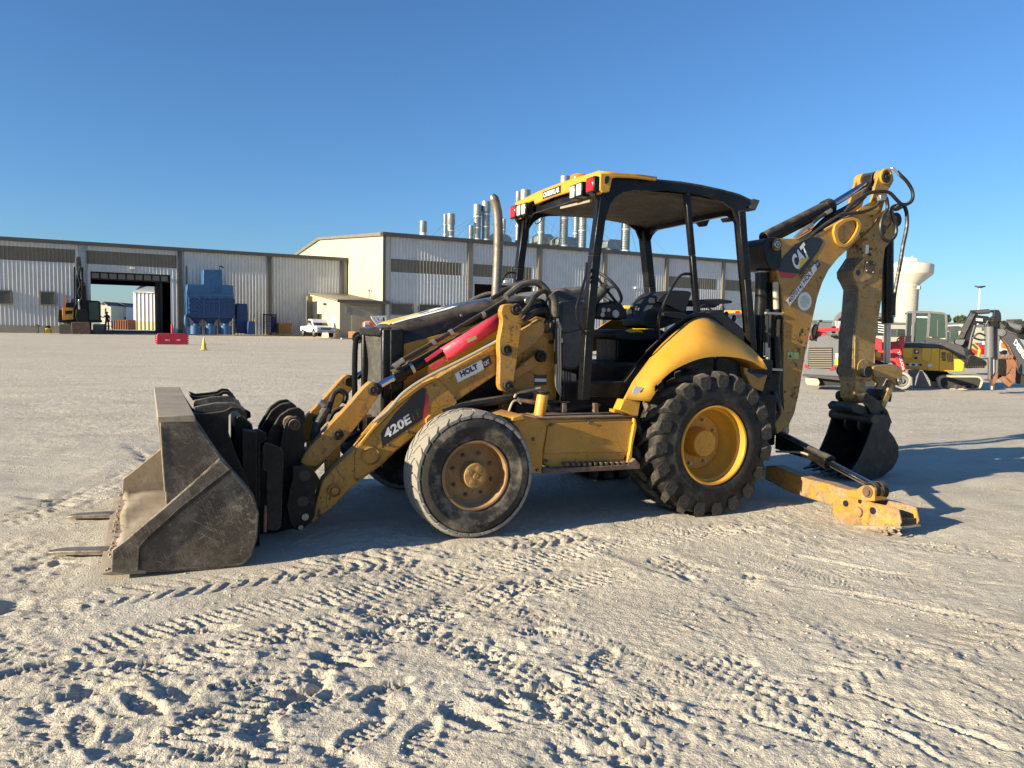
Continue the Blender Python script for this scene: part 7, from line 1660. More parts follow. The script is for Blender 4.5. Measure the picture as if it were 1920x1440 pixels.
x_.slab('undercarriage', 12, [(420, 1090), (760, 1090), (820, 1140), (900, 1150), (900, 1240), (540, 1240), (480, 1150)], 'dark_inside', .5, .9)
x_.slab('blade', 12, [(190, 1080), (355, 1075), (300, 1170), (270, 1370), (265, 1380), (255, 1180), (190, 1160)], 'grey_paint', -.25, .6, .01)
x_.slab('blade_side', 12, [(355, 1078), (400, 1090), (515, 1330), (520, 1372), (290, 1372), (285, 1330)], paint('dusty_blade_steel', (.20, .18, .15), .7, dust=.4, dustside=.3), -.3, .03, .005)
x_.slab('body', 12, [(92, 735), (170, 725), (300, 735), (650, 740), (660, 1085), (480, 1078), (140, 1060), (110, 900)], 'dull_yellow', 0, 1.5, .02)
x_.slab('side_cover', 12, [(100, 740), (250, 735), (255, 770), (240, 890), (180, 895), (110, 860)], 'deere_yellow', -.03, .03, .01)
x_.slab('side_cover', 12, [(395, 742), (528, 742), (530, 830), (515, 930), (440, 935), (388, 905)], 'deere_yellow', -.03, .03, .01)
x_.slab('side_cover', 12, [(535, 745), (655, 745), (640, 1080), (480, 1078), (470, 945), (520, 940)], 'deere_yellow', -.03, .03, .01)
x_.slab('engine_cover', 12, [(662, 750), (720, 755), (800, 780), (900, 850), (980, 920), (1030, 960), (1025, 1050), (1010, 1098), (640, 1088)], 'deere_yellow', -.04, 1.4, .03)
x_.slab('counterweight', 12, [(640, 665), (700, 655), (850, 665), (960, 690), (1030, 740), (1048, 820), (1048, 900), (1030, 960), (980, 920), (900, 850), (800, 780), (720, 755), (655, 748)], 'dark_grey', -.08, 1.5, .03)
x_.slab('upper_cover', 12, [(100, 660), (240, 650), (650, 660), (655, 742), (100, 736)], 'dark_grey', -.02, 1.5, .015)
x_.slab('black_strip', 12, [(100, 665), (395, 665), (395, 740), (100, 730)], 'decal_black', -.04, .02)
vb = [(680, 860, 745, 800), (680, 900, 745, 865), (690, 935, 750, 905), (760, 870, 865, 810), (765, 910, 865, 860), (775, 950, 865, 905)]
for (x0, y1, x1, y0) in vb:
    for j in range(4):
        a_ = x0+(x1-x0)*j/4; x_.slab('vent_slot', 12, [(a_, y0+3), (a_+11, y0), (a_+14, y1-4), (a_+4, y1)], 'decal_black', -.052, .012)
x_.slab('vent_border', 12, [(868, 850), (895, 855), (890, 1000), (865, 990)], 'decal_yel', -.05, .012)
# cab: posts, glass, roof
x_.slab('cab_roof', 12, [(150, 210), (175, 188), (320, 182), (500, 188), (700, 205), (750, 225), (775, 260), (760, 268), (720, 240), (540, 225), (300, 222), (160, 222)], 'grey_paint', 0, 1.1, .02)
for nm, pts in (('cab_post', [(245, 195), (305, 190), (285, 560), (262, 655), (225, 640), (245, 400)]), ('cab_post', [(490, 195), (525, 195), (500, 560), (500, 600), (455, 600), (470, 400)]), ('cab_post', [(730, 225), (772, 245), (778, 400), (768, 660), (745, 655), (742, 400)]), ('cab_post', [(160, 215), (180, 205), (165, 560), (140, 560), (150, 350)])):
    x_.slab(nm, 12, pts, 'grey_paint', -.01, .07, .01); x_.slab(nm, 12, pts, 'dark_grey', 1.0, .07, .01)
x_.slab('cab_lower', 12, [(140, 550), (265, 545), (262, 655), (135, 655)], 'decal_black', 0, .1); x_.slab('cab_lower', 12, [(455, 575), (650, 600), (768, 610), (768, 665), (445, 660)], 'dark_grey', -.01, 1.0, .01)
x_.slab('door_glass', 12, [(305, 225), (478, 235), (455, 590), (430, 650), (265, 655), (290, 400)], 'glass_green', .02, .015)
x_.slab('side_glass', 12, [(525, 230), (735, 245), (742, 590), (640, 600), (500, 570)], 'glass_green', .02, .015); x_.slab('front_glass', 12, [(180, 222), (245, 222), (225, 545), (165, 550)], 'glass', .02, .015)
x_.slab('window_print', 12, [(310, 265), (470, 270), (470, 290), (310, 285)], 'decal_white', .004, .01)
x_.slab('cab_seat', 12, [(560, 480), (620, 470), (640, 600), (555, 600)], 'seat', .4, .4, .03); x_.slab('door_seam', 12, [(280, 350), (288, 350), (270, 655), (262, 655)], 'decal_black', -.015, .01)
x_.slab('rear_decal', 12, [(620, 320), (632, 320), (626, 570), (614, 570)], 'grey_paint', .01, .02)
x_.slab('logo_disc', 12, rounded([(268, 765), (345, 762), (348, 825), (270, 830)], .4, 4), 'decal_black', -.025, .02)
x_.slab('leaping_deer_mark', 12, [(285, 800), (300, 780), (318, 772), (330, 785), (342, 800), (325, 800), (310, 815), (300, 805)], 'decal_white', -.03, .006)
x_.slab('small_plate', 12, [(272, 872), (322, 872), (322, 908), (272, 908)], 'decal_black', -.01, .01); x_.slab('number_plate', 12, [(200, 962), (325, 968), (322, 1018), (202, 1010)], 'decal_white', -.012, .012)
x_.slab('printed_mark', 12, [(235, 975), (290, 978), (288, 1008), (236, 1005)], 'decal_black', -.016, .004)
for p in ((170, 983), (368, 993)): q = x_.pt(12, p, -.005); part('tie_down_hole', MB().lathe([(.04, 0), (.035, .01), (.0004, .004)], q, (0, -1, 0), 14), 'decal_black', x_.o)
x_.slab('sticker', 12, [(470, 985), (545, 985), (540, 1025), (480, 1025)], 'decal_white', -.036, .006)
x_.slab('boom', 12, [(880, 690), (960, 590), (1000, 450), (1060, 300), (1110, 220), (1130, 185), (1200, 190), (1240, 250), (1380, 265), (1440, 300), (1440, 370), (1220, 370), (1180, 440), (1130, 560), (1090, 700), (1040, 740)], M['decal_black'], .5, .3, .03)
x_.slab('boom_base', 12, [(880, 660), (905, 612), (1045, 612), (1010, 690), (960, 715)], 'grey_paint', .3, .5, .02)
for i in range(4): x_.tube('boom_hose', 12, [(1130+i*16, 230, .45), (1060+i*20, 350, .45), (990+i*22, 480, .45), (930+i*24, 600, .45)], .022, 'hosegrey')
x_.tube('arm_cylinder', 12, [(1110, 210, .6), (1400, 190, .6)], .075, 'dark_grey', smooth=1, n=12); x_.tube('cylinder_rod', 12, [(1400, 190, .6), (1500, 186, .6)], .045, 'chrome', smooth=1)
x_.slab('arm_head', 12, rounded([(1470, 180), (1510, 165), (1545, 170), (1575, 220), (1582, 320), (1560, 360), (1500, 340), (1450, 320), (1465, 250)], .2, 2), M['decal_black'], .55, .3, .02)
p = [x_.pt(12, q, .49) for q in ((1200, 332), (1302, 340), (1200, 292))]; text('boom_lettering', 'DEERE', p[0], p[1], p[2], x_.o, 'decal_white', .003, .03)
x_.tube('boom_cylinder', 12, [(1100, 760, .55), (1130, 560, .55), (1180, 400, .55)], .06, 'dark_grey', smooth=1)

# grey and black excavator arm in front, standing at the right edge
y_ = Front('backhoe_digging_arm', *K(12, [(1460, 1365)])[0], 22.5, 'grey digging arm with curved dark boom and brown bucket at the right edge', 'backhoe')
zf_ = y_.pt(12, (1460, 1368))[2]; y_.o.location.z = y_.Z+zf_; y_.Z += zf_
y_.slab('stick', 12, [(1380, 350), (1560, 345), (1565, 560), (1535, 1100), (1500, 1180), (1470, 1220), (1435, 1200), (1430, 600), (1375, 560)], 'grey_paint', .05, .25, .02)
y_.slab('stick_face', 12, [(1440, 380), (1478, 360), (1480, 1100), (1448, 1190), (1436, 1190)], plain('pale_grey_paint', (.34, .35, .36), .5), .0, .05, .01)
y_.tube('bucket_cylinder', 12, [(1400, 420, -.05), (1402, 880, -.05)], .13, 'grey_paint', smooth=1, n=14); y_.tube('cylinder_rod', 12, [(1402, 880, -.05), (1405, 1210, -.05)], .055, 'chrome', smooth=1, n=12)
y_.slab('stick_foot', 12, [(1340, 1215), (1470, 1210), (1500, 1260), (1480, 1366), (1425, 1366), (1430, 1250), (1340, 1230)], 'dark_grey', -.1, .3, .02)
y_.slab('foot_tip', 12, [(1428, 1310), (1458, 1310), (1456, 1366), (1426, 1366)], 'sandrub', -.12, .1, .01)
for i, pts in enumerate(([(1380, 330), (1350, 400), (1370, 500), (1420, 560)], [(1400, 300), (1470, 270), (1540, 330), (1600, 360), (1640, 400)], [(1560, 380), (1620, 340), (1660, 400), (1740, 450)], [(1350, 560), (1250, 520), (1180, 560), (1150, 600)], [(1420, 600), (1300, 620), (1200, 600), (1140, 560)])):
    y_.tube('hydraulic_hose', 12, [(a, b, -.1) for a, b in pts], .028, 'hose')
y_.slab('manifold', 12, [(1390, 330), (1540, 330), (1550, 430), (1480, 450), (1390, 420)], 'black_worn', -.04, .1, .02)
bm2 = [(1548, 480), (1590, 468), (1660, 470), (1700, 510), (1770, 520), (1830, 570), (1890, 660), (1940, 760), (1960, 960), (1940, 1150), (1880, 1130), (1820, 1060), (1800, 920), (1760, 860), (1690, 700), (1600, 590), (1552, 560)]
y_.slab('boom', 12, bm2, 'dark_grey', -.15, .4, .02)
y_.slab('boom_edge', 12, [(1590, 590), (1610, 600), (1700, 705), (1770, 860), (1820, 930), (1830, 1060), (1800, 1000), (1790, 900), (1740, 840), (1680, 715)], 'rustbucket', -.18, .45, .01)
q = y_.pt(12, (1585, 510), -.16); part('boom_pin', MB().lathe([(.10, 0), (.10, .03), (.06, .03), (.05, .05), (.0004, .05)], q, (0, -1, 0), 18), 'grey_paint', y_.o)
p = [y_.pt(12, q, -.155) for q in ((1762, 672), (1915, 905), (1800, 600))]; text('boom_lettering', 'DEERE', p[0], p[1], p[2], y_.o, 'decal_white', .004, .03)
y_.tube('crowd_cylinder', 12, [(1670, 380, .1), (1760, 415, .1), (1860, 440, .1)], .10, 'grey_paint', smooth=1, n=12); y_.tube('cylinder_rod', 12, [(1640, 370, .1), (1700, 395, .1)], .06, 'zinc', smooth=1)
for pts in ([(1640, 420), (1720, 470), (1800, 480), (1900, 470)], [(1660, 440), (1760, 490), (1880, 500)], [(1850, 470), (1900, 420), (1960, 430)], [(1600, 560), (1590, 480), (1640, 440)]): y_.tube('hydraulic_hose', 12, [(a, b, -.1) for a, b in pts], .03, 'hose')
y_.slab('swing_bracket', 12, [(1860, 430), (1960, 440), (1960, 620), (1900, 600), (1850, 520)], 'black_worn', .0, .5, .02)
y_.slab('lower_frame', 12, [(1880, 1080), (1960, 1080), (1960, 1290), (1880, 1290)], 'dark_inside', .4, 1.0)
# brown bucket
y_.slab('digging_bucket_side', 12, [(1785, 930), (1800, 960), (1795, 1180), (1770, 1260), (1700, 1325), (1545, 1200), (1600, 1165), (1650, 1170), (1720, 1100)], 'rustbucket', -.45, .03, .005)
y_.slab('digging_bucket_back', 12, [(1545, 890), (1640, 900), (1780, 900), (1795, 960), (1700, 1100), (1640, 1180), (1540, 1210), (1540, 1000)], 'rustbucket', -.1, .4, .02)
y_.slab('digging_bucket_hollow', 12, [(1530, 900), (1640, 905), (1650, 1000), (1640, 1160), (1560, 1180), (1530, 1100)], 'black_worn', -.14, .05, .01)
for x in (1578, 1640, 1695, 1745): y_.slab('bucket_tooth', 12, [(x-14, 900), (x-10, 850), (x, 836), (x+12, 860), (x+18, 905)], 'rustbucket', -.16, .14, .01)
y_.slab('bucket_lip', 12, [(1545, 1195), (1640, 1175), (1720, 1260), (1770, 1262), (1700, 1328), (1690, 1322), (1620, 1270)], 'rustbucket', -.55, .12, .01)
y_.slab('bucket_guard', 12, [(1470, 1180), (1530, 1120), (1525, 1180), (1500, 1260), (1470, 1300), (1450, 1260)], 'rustbucket', -.3, .2, .01)

# track loader and telehandler arm (red / grey)
z_ = Front('track_loader', *K(14, [(260, 1140)])[0], 22, 'grey and red compact track loader seen from behind, left of the digging arm', 'track loader')
zf_ = z_.pt(14, (260, 1150))[2]; z_.o.location.z = z_.Z+zf_; z_.Z += zf_
z_.slab('engine_hood', 14, [(150, 780), (190, 760), (300, 730), (420, 745), (430, 790), (430, 1080), (120, 1060), (118, 980)], 'grey_paint', 0, 1.0, .04)
hs = z_.slab('rear_grille', 14, [(158, 838), (350, 836), (345, 1010), (155, 1000)], 'dark_inside', -.03, .03)
for i in range(9): z_.slab('grille_slat', 14, [(160, 848+i*18), (348, 846+i*18.3), (348, 856+i*18.3), (160, 857+i*18)], M['louver'], -.05, .02)
for pts in ([(122, 972), (152, 978), (165, 1012), (122, 1000)], [(376, 990), (350, 990), (325, 1025), (374, 1018)]): z_.slab('tail_lamp', 14, pts, 'red_machine', -.03, .03, .005)
z_.slab('warning_label', 14, [(372, 928), (398, 928), (398, 978), (372, 978)], 'decal_yel', -.01, .01); z_.slab('warning_label', 14, [(376, 885), (400, 885), (398, 925), (376, 922)], 'decal_white', -.01, .01)
z_.slab('rear_bumper', 14, [(108, 1055), (430, 1078), (430, 1108), (110, 1072)], 'dark_grey', -.1, .3, .01)
z_.slab('rubber_track', 14, rounded([(130, 1085), (230, 1085), (250, 1120), (240, 1150), (150, 1145), (132, 1120)], .2, 2), 'sandrub', 0, 1.3, .02); z_.slab('undercarriage', 14, [(230, 1085), (700, 1090), (700, 1150), (240, 1150)], 'dark_inside', .2, 1.0)
z_.slab('cab_shell', 14, [(345, 640), (372, 580), (410, 545), (470, 540), (700, 545), (775, 560), (775, 600), (740, 590), (450, 585), (410, 600), (380, 660), (370, 720), (345, 720)], 'grey_paint', .5, 1.0, .03)
z_.slab('cab_back', 14, [(410, 600), (770, 600), (770, 740), (400, 740)], 'glass', 1.0, .05)
for i in range(5): z_.slab('cab_guard_bar', 14, [(375+i*12, 620), (380+i*12, 618), (380+i*12, 680), (375+i*12, 680)], 'white_paint', .48, .02)
for i in range(5): z_.slab('cab_guard_bar', 14, [(725, 625+i*20), (775, 632+i*20), (775, 638+i*20), (725, 631+i*20)], 'white_paint', .45, .02)
z_.slab('lift_arm', 14, [(205, 672), (425, 678), (760, 770), (760, 870), (700, 850), (700, 800), (430, 705), (215, 700)], 'red_machine', -.05, .25, .02)
z_.slab('arm_upright', 14, [(180, 660), (210, 645), (235, 655), (225, 700), (205, 770), (160, 775), (165, 740), (178, 730)], 'black_worn', -.1, .25, .02)
z_.slab('red_panel', 14, [(158, 740), (205, 700), (300, 710), (300, 735), (190, 765), (158, 778)], 'red_machine', .1, .3, .01)
z_.tube('hydraulic_hose', 14, [(190, 770, -.12), (180, 700, -.12), (200, 650, -.12), (240, 655, -.12)], .03, 'hose'); z_.tube('hydraulic_hose', 14, [(235, 650, 0), (240, 620, 0), (270, 618, 0)], .03, 'hose')
q = z_.pt(14, (368, 740), -.05); part('fuel_cap', MB().lathe([(.09, -.03), (.09, .02), (.0004, .03)], q, (0, -.3, 1), 16), 'black_worn', z_.o)
t_ = Front('telehandler', *K(14, [(900, 1170)])[0], 23, 'red loader with slanting arm and pale wheel beside the yellow mini excavator', 'loader')
zf_ = t_.pt(14, (900, 1180))[2]; t_.o.location.z = t_.Z+zf_; t_.Z += zf_
M['red_loader'] = plain('bright_red_loader_paint', (.62, .05, .04), .45)
t_.slab('frame', 14, [(700, 760), (780, 800), (830, 790), (900, 785), (920, 740), (945, 730), (945, 800), (930, 860), (950, 1030), (900, 1040), (840, 960), (700, 940)], 'red_loader', .1, .8, .02)
t_.slab('slanting_arm', 14, [(830, 800), (880, 800), (915, 860), (950, 1010), (930, 1035), (900, 1000), (850, 880)], 'red_machine', .0, .1, .01)
p = [t_.pt(14, q, -.003) for q in ((884, 870), (925, 1020), (902, 862))]; text('arm_lettering', 'TAKEUCHI', p[0], p[1], p[2], t_.o, 'decal_white', .003, .01)
t_.slab('dark_body', 14, [(700, 940), (780, 960), (870, 1000), (870, 1080), (700, 1090)], 'black_worn', .15, .8, .02)
t_.slab('control_box', 14, [(705, 870), (750, 875), (745, 920), (708, 915)], 'decal_yel', .0, .1, .01); t_.slab('document_pouch', 14, [(710, 812), (755, 825), (748, 852), (712, 845)], 'decal_white', .02, .08)
q = t_.pt(14, (918, 1120), .1); R_ = (t_.pt(14, (918, 1040), .1)[2]-t_.pt(14, (918, 1180), .1)[2])/2*1.02
wq = part('wheel', MB().lathe([(R_*.72, 0), (R_*.8, -.03), (R_, .0), (R_, .3), (R_*.8, .33), (R_*.6, .3)], (q[0], .05, R_), (0, 1, 0), 36), 'sandrub', t_.o); part('rim', MB().lathe([(R_*.74, .02), (R_*.6, .10), (R_*.3, .12), (R_*.28, .03), (.0004, .03)], (q[0], .05, R_), (0, 1, 0), 28), 'grey_paint', wq)
t_.slab('guard_rail', 14, [(875, 790), (885, 700+60), (940, 730), (940, 745), (892, 770), (885, 800)], 'red_loader', .3, .05)

# dark excavator with bucket farther back (between boom and arm)
k_ = Front('wheel_loader', *K(12, [(1150, 1045)])[0], 34, 'dark machine with toothed bucket and orange striped arm behind the mini excavator', 'loader')
zf_ = k_.pt(12, (1150, 1050))[2]; k_.o.location.z = k_.Z+zf_; k_.Z += zf_
k_.slab('bucket', 12, [(1040, 1000), (1075, 880), (1130, 840), (1200, 860), (1340, 930), (1370, 970), (1330, 1040), (1060, 1048)], 'black_worn', 0, 1.6, .04)
for i in range(8): k_.slab('bucket_tooth', 12, [(1080+i*34, 1010), (1100+i*34, 1008), (1096+i*34, 1040), (1084+i*34, 1038)], 'rubber_grey', -.06, .06)
k_.slab('lift_arm', 12, [(1100, 690), (1150, 640), (1260, 730), (1280, 780), (1250, 890), (1220, 870), (1240, 790), (1130, 740)], 'dull_yellow', .2, .4, .03); k_.slab('arm_stripe', 12, [(1130, 690), (1160, 670), (1230, 740), (1215, 770)], 'dark_grey', .16, .04)
k_.slab('body', 12, [(1050, 700), (1130, 640), (1140, 800), (1200, 840), (1060, 900)], 'black_worn', .8, 1.5, .05)
k_.slab('cab', 12, [(800, 490), (940, 480), (940, 660), (800, 660)], 'dark_grey', 3.0, 1.5, .04); k_.slab('cab_window', 12, [(820, 510), (925, 505), (925, 600), (820, 605)], 'glass_green', 2.96, .04)
# small backhoes farther away, seen through the canopy
for (dx, sc, dd, gx_, gy_, lab) in ((0, 1, 46, 1385, 700, 'yellow topped backhoe canopy beyond the rear canopy post'), (0, 1, 52, 1187, 700, 'yellow topped backhoe canopy seen behind the seat levers')):
    o = Front('backhoe_loader', gx_, 660, dd, lab, 'backhoe loader', 'backhoes parked behind the main one')
    if gx_ == 1385:
        k0 = 10
        o.slab('roof', 10, [(1430, 565), (1645, 563), (1645, 590), (1600, 598), (1440, 595)], 'deere_yellow', 0, 1.6, .03)
        for xx in (1445, 1625): o.slab('post', 10, [(xx, 595), (xx+12, 595), (xx+12, 760), (xx-2, 760)], 'black_worn', .1, .1)
        o.slab('marker_lamp', 10, [(1548, 572), (1588, 572), (1588, 592), (1550, 592)], 'redlens', -.04, .04)
        for xx in (1505, 1528): o.slab('work_lamp', 10, [(xx, 578), (xx+14, 578), (xx+14, 594), (xx, 594)], 'lens', -.04, .04)
        for i in range(9): o.slab('radiator_slat', 10, [(1470, 610+i*13), (1610, 612+i*13), (1610, 618+i*13), (1470, 616+i*13)], 'cab_grey', .8, .04)
        o.slab('body', 10, [(1410, 760), (1560, 740), (1650, 780), (1660, 900), (1420, 900)], 'deere_yellow', .5, 2, .05)
        o.tube('hose', 10, [(1430, 740), (1500, 700), (1560, 760), (1600, 800)], .04, 'hose', .3)
    else:
        o.slab('roof', 10, [(385, 515), (600, 512), (605, 540), (540, 552), (400, 545)], 'deere_yellow', 0, 1.6, .03)
        for xx in (400, 590): o.slab('post', 10, [(xx, 545), (xx+14, 545), (xx+14, 700), (xx, 700)], 'black_worn', .1, .1)
        o.slab('body', 10, [(380, 700), (620, 700), (620, 900), (380, 900)], 'deere_yellow', .5, 2, .05)
    o.o.location.z = o.Z
o = Front('forklift', 960, 640, 40, 'dark machine with steering wheel seen behind the exhaust pipe and hood', 'forklift')
o.slab('body', 17, [(440, 690), (520, 655), (600, 640), (700, 645), (760, 660), (760, 760), (440, 760)], 'black_worn', 0, 1.6, .1)
o.tube('steering_wheel', 17, [(615, 650), (625, 628), (655, 622), (680, 640), (672, 662), (640, 668), (615, 650)], .05, 'seat', -.1)
o.tube('cable_hose', 17, [(470, 685), (510, 665), (560, 648), (600, 650)], .09, 'hosegrey', -.1)

# ---- water tower
wt = Front('water_tower', *K(14, [(972, 600)])[0], 300, 'tall pale concrete water tower with a wide white bowl', 'water tower')
wt.o.location.z = 0; wt.Z = 0
def wz(y): return wt.pt(14, (972, y))[2]
cx_ = wt.pt(14, (972, 300))[0]; rw = (wt.pt(14, (1160, 200))[0]-cx_); rs = (wt.pt(14, (1056, 360))[0]-wt.pt(14, (890, 360))[0])/2; rs2 = (wt.pt(14, (1046, 600))[0]-wt.pt(14, (880, 600))[0])/2
M['tower_white'] = paint('white_tower_paint', (.66, .62, .52), .6, dust=0, dustside=.08, var=.05, bump=0, tile=.03); M['tower_conc'] = paint('board_marked_concrete', (.46, .42, .34), .85, dust=0, dustside=.1, var=.12, bump=0, tile=.05)
part('bowl', MB().lathe([(rs*1.02, wz(330)), (rs*1.1, wz(318)), (rw*.97, wz(242)), (rw*.985, wz(238)), (rw, wz(232)), (rw, wz(168)), (rw*.98, wz(160)), (rw*.75, wz(146)), (rw*.4, wz(133)), (rw*.25, wz(131)), (.01, wz(130))], (cx_, 0, 0), (0, 0, 1), 56), 'tower_white', wt.o, smooth=30)
pr_ = []
for i in range(22):
    z0_ = wz(330)*(1-i/22)-4*(i/22); pr_ += [(rs*1.0, z0_), (rs*1.0, z0_-wz(330)/24), (rs*.985, z0_-wz(330)/23.4)]
part('shaft', MB().lathe(pr_, (cx_, 0, 0), (0, 0, 1), 40), 'tower_conc', wt.o, smooth=20)
part('neck_band', MB().lathe([(rs*1.05, wz(334)), (rs*1.05, wz(326))], (cx_, 0, 0), (0, 0, 1), 40), 'tower_white', wt.o)
for a in (-2.7, -1.0, -.3): part('neck_bracket', MB().box((cx_+rs*1.0*math.cos(a)-.5, rs*1.0*math.sin(a)-.5, wz(362)), (cx_+rs*math.cos(a)+.5, rs*math.sin(a)+.5, wz(334))), 'tower_white', wt.o)
m = MB()
for i in range(20):
    a = 2*math.pi*i/20; m.cyl((cx_+rw*.3*math.cos(a), rw*.3*math.sin(a), wz(133)), (cx_+rw*.3*math.cos(a), rw*.3*math.sin(a), wz(108)), .10, 4)
for z in (108, 118): m.lathe([(rw*.295, wz(z)-.1), (rw*.305, wz(z)-.1), (rw*.305, wz(z)+.1), (rw*.295, wz(z)+.1)], (cx_, 0, 0), (0, 0, 1), 20)
m.cyl((cx_+1, 0, wz(120)), (cx_+1, 0, wz(85)), .08, 4).cyl((cx_-2, 0, wz(120)), (cx_-2, 0, wz(90)), .08, 4)
part('roof_railing', m, 'white_paint', wt.o)
gl = plain('grey_lettering', (.25, .27, .30), .6)
for s_, x0, x1, yb, yt in (('E &D', 845, 918, 206, 186), (' point', 838, 918, 232, 212)):
    for i, ch in enumerate(s_):
        if ch == ' ': continue
        xx = x0+(x1-x0)*i/len(s_); xe = x0+(x1-x0)*(i+.8)/len(s_)
        def onb(x, y):
            fi_ = math.atan2(wt.X+cx_, wt.d); X = (wt.pt(14, (x, y))[0]-cx_)*math.cos(fi_); th = math.asin(max(-.99, min(.99, X/rw))); R1 = rw*1.006; return (cx_+R1*(math.sin(th)*math.cos(fi_)-math.cos(th)*math.sin(fi_)), -R1*(math.cos(th)*math.cos(fi_)+math.sin(th)*math.sin(fi_)), wz(y))
        text('tower_lettering', ch, onb(xx, yb), onb(xe, yb), onb(xx, yt), wt.o, gl, .05, .02)
# ---- lamp pole
lp = Front('light_pole', *K(14, [(1548, 540)])[0], 150, 'tall thin white yard light pole on the right skyline', 'light pole')
lp.o.location.z = 0; lp.Z = 0
zt_ = lp.pt(14, (1562, 350))[2]; part('pole', MB().cyl((0, 0, 0), (0, 0, zt_), .2, 10, .13), 'white_paint', lp.o)
part('lamp_head', MB().add([(-1.1, 0, zt_+.4), (-.1, -.35, zt_), (.1, .35, zt_), (1.1, 0, zt_+.4), (.0, 0, zt_+.3)], [(0, 1, 4), (0, 4, 2), (3, 4, 1), (3, 2, 4)]), 'dark_grey', lp.o, thick=.2)
# ---- tree
def tree(x, y, d, rx, rz, label):
    f = Front('round_tree', x, y, d, label, 'tree'); f.o.location.z = 0; zc_ = f.pt(0, (x, y))[2]
    part('trunk', MB().tube([(0, 0, 0), (.1, 0, zc_*.5), (0, 0, zc_)], .3, 8, rs=lambda t: .35-.2*t), plain('bark', (.08, .06, .045), .9), f.o)
    rng = np.random.default_rng(int(x)); m = MB(); cl = []
    for i in range(26):
        v = rng.normal(size=3); v /= np.linalg.norm(v); rr = rng.random()**.4; cl.append((v[0]*rx*rr*.8, v[1]*rx*rr*.8, zc_+v[2]*rz*rr*.75, .28*rx))
    for c in cl:
        for j in range(90):
            v = rng.normal(size=3); v = v/np.linalg.norm(v)*c[3]*(.5+.6*rng.random()); p = np.array(c[:3])+v; a = rng.normal(size=3)*.16; b = rng.normal(size=3)*.16
            m.add([p-a, p+b, p+a, p-b], [(0, 1, 2, 3)])
    lf = plain('olive_leaves', (.055, .075, .025), .7, var=.4); part('crown', m, lf, f.o, smooth=0)
tree(*K(14, [(1400, 606)])[0], 200, 2.0, 1.2, 'round dark green tree above the far roofs left of the light pole')
tree(*K(14, [(1560, 680)])[0], 200, 1.4, 3.0, 'small tree showing under the mini excavator boom')
tree(*K(14, [(1290, 600)])[0], 200, 1.0, 1.4, 'thin tree top peeking out behind the mini excavator cab')
# ---- far low buildings and vehicles
def low(name, k, rect, d, mat, label, cat, depth=12, roof=None):
    x0, y0, x1, y1 = rect; f = Front(name, *K(k, [((x0+x1)/2, y1)])[0], d, label, cat); f.o.location.z = 0; f.Z = 0
    a = f.pt(k, (x0, y0)); b = f.pt(k, (x1, y0)); zt = a[2]
    part('wall', MB().box((a[0], 0, 0), (b[0], depth, zt-.3)), mat, f.o); part('roof', MB().box((a[0]-.2, -.2, zt-.3), (b[0]+.2, depth+.2, zt)), roof or 'galv', f.o)
    return f
low('white_building', 14, (760, 628, 1010, 760), 130, 'wall_cream', 'long white low building behind the mini excavator cab', 'building')
low('grey_building', 14, (190, 612, 440, 700), 140, 'galv', 'grey flat building behind the grey track loader', 'building')
low('white_hall', 14, (1230, 632, 1480, 760), 160, 'wall_cream', 'white low hall beyond the mini excavator boom', 'building')
low('cream_unit', 14, (1530, 648, 1575, 760), 110, 'wall_cream', 'small cream building under the mini excavator boom', 'building', 6)
low('grey_unit', 14, (1575, 668, 1640, 760), 120, 'galv', 'small grey building left of the upright grey arm', 'building', 6)
low('long_store', 0, (1840, 668, 2000, 690), 150, 'wall_cream', 'white store building behind the curved boom at the right edge', 'building')
f = Front('office_block', *K(14, [(1890, 700)])[0], 170, 'dark flat roofed office block on the right horizon', 'building'); f.o.location.z = 0; f.Z = 0
f.slab('wall', 14, [(1835, 615), (1960, 618), (1960, 760), (1835, 760)], 'trim_dark', 0, 10)
for i in range(3): f.slab('window', 14, [(1840, 622+i*14), (1955, 624+i*14), (1955, 629+i*14), (1840, 627+i*14)], 'glass', -.1, .1)
f.slab('rooftop_plant', 14, [(1868, 604), (1905, 604), (1905, 618), (1868, 618)], 'dark_grey', 2, 4)
f = Front('awning_van', *K(12, [(900, 700)])[0], 60, 'cream box van with raised side behind the mini excavator cab', 'van'); f.o.location.z = f.Z
f.slab('box', 12, [(785, 400), (1000, 405), (1000, 640), (785, 640)], 'wall_cream', .5, 2.5, .03); f.slab('side_flap', 12, [(785, 395), (1065, 385), (1065, 400), (785, 415)], 'white_paint', -1.2, 1.7, .01)
f = Front('white_truck', *K(12, [(1260, 700)])[0], 62, 'white truck cab seen between the boom and the upright grey arm', 'truck'); f.o.location.z = f.Z
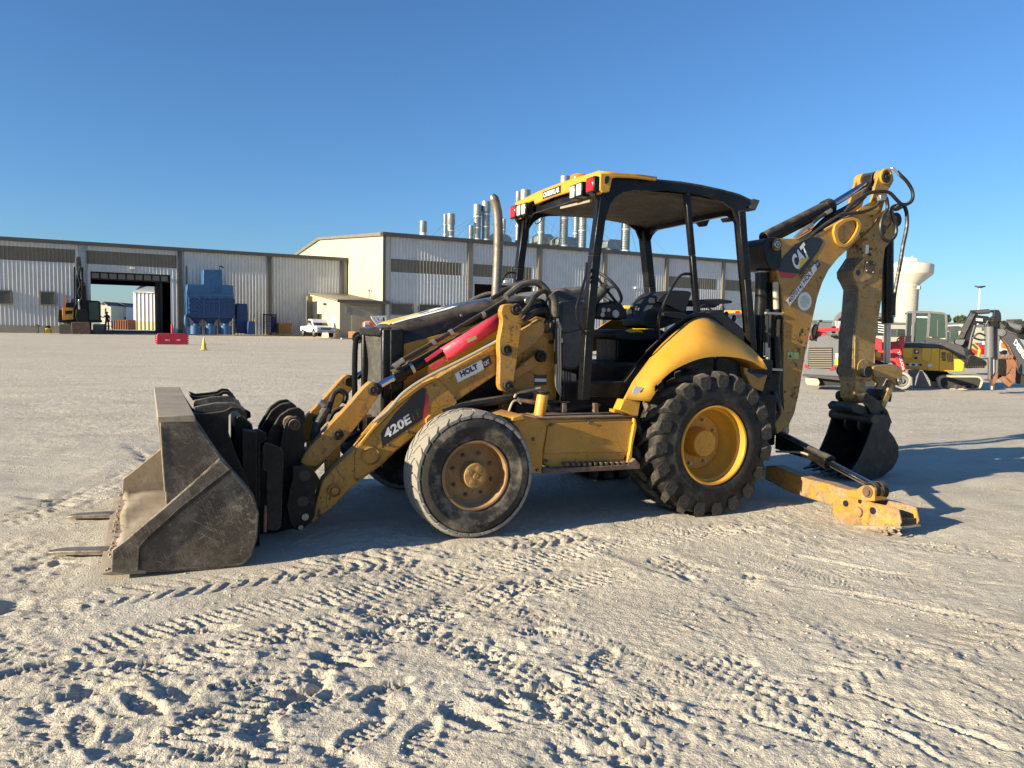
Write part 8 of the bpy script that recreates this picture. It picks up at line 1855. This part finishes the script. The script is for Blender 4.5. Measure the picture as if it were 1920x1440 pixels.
f.slab('cab', 12, [(1155, 500), (1340, 490), (1370, 560), (1370, 700), (1155, 700)], 'white_paint', 0, 2.2, .08); f.slab('windscreen', 12, [(1180, 520), (1300, 515), (1310, 570), (1180, 575)], 'glass', -.05, .05)
f.slab('wheel', 12, rounded([(1180, 680), (1240, 680), (1240, 740), (1180, 740)], .4, 4), 'rubber', -.1, .3)
f = Front('red_trailer', *K(12, [(1300, 830)])[0], 45, 'low red trailer side left of the upright grey arm', 'trailer'); zf_ = f.pt(12, (1300, 838))[2]; f.o.location.z = f.Z+zf_; f.Z += zf_
f.slab('side', 12, [(1235, 695), (1375, 690), (1375, 835), (1290, 838), (1250, 800)], 'red_machine', 0, 2.0, .03); f.slab('tailboard', 12, [(1290, 750), (1300, 750), (1300, 835), (1290, 835)], 'redlens', -.05, .05)
f = Front('striped_van', *K(12, [(1640, 780)])[0], 50, 'white van with orange side behind the curved dark boom', 'van'); zf_ = f.pt(12, (1640, 840))[2]; f.o.location.z = f.Z+zf_; f.Z += zf_
f.slab('body', 12, [(1565, 640), (1620, 620), (1780, 640), (1780, 800), (1565, 790)], 'white_paint', 0, 2, .08); f.slab('orange_side', 12, [(1575, 650), (1640, 680), (1680, 750), (1580, 740)], 'orange', -.04, .04)
f.slab('wheel', 12, rounded([(1600, 770), (1670, 770), (1670, 840), (1600, 840)], .4, 4), 'rubber', -.1, .3)
f = Front('dark_pickup', *K(14, [(900, 740)])[0], 48, 'dark vehicle cab behind the red loader', 'truck'); f.o.location.z = f.Z
f.slab('cab', 14, [(880, 690), (900, 684), (950, 686), (950, 750), (880, 750)], 'dark_grey', 0, 1.6, .04); f.slab('windscreen', 14, [(886, 696), (945, 694), (945, 725), (886, 728)], 'glass_green', -.04, .04)
f = Front('yard_lorry', *K(14, [(1750, 860)])[0], 56, 'white lorry flatbed behind the boom at the right', 'truck'); f.o.location.z = f.Z
f.slab('bed', 14, [(1500, 700), (1620, 700), (1620, 800), (1500, 800)], 'wall_cream', 0, 2, .04)
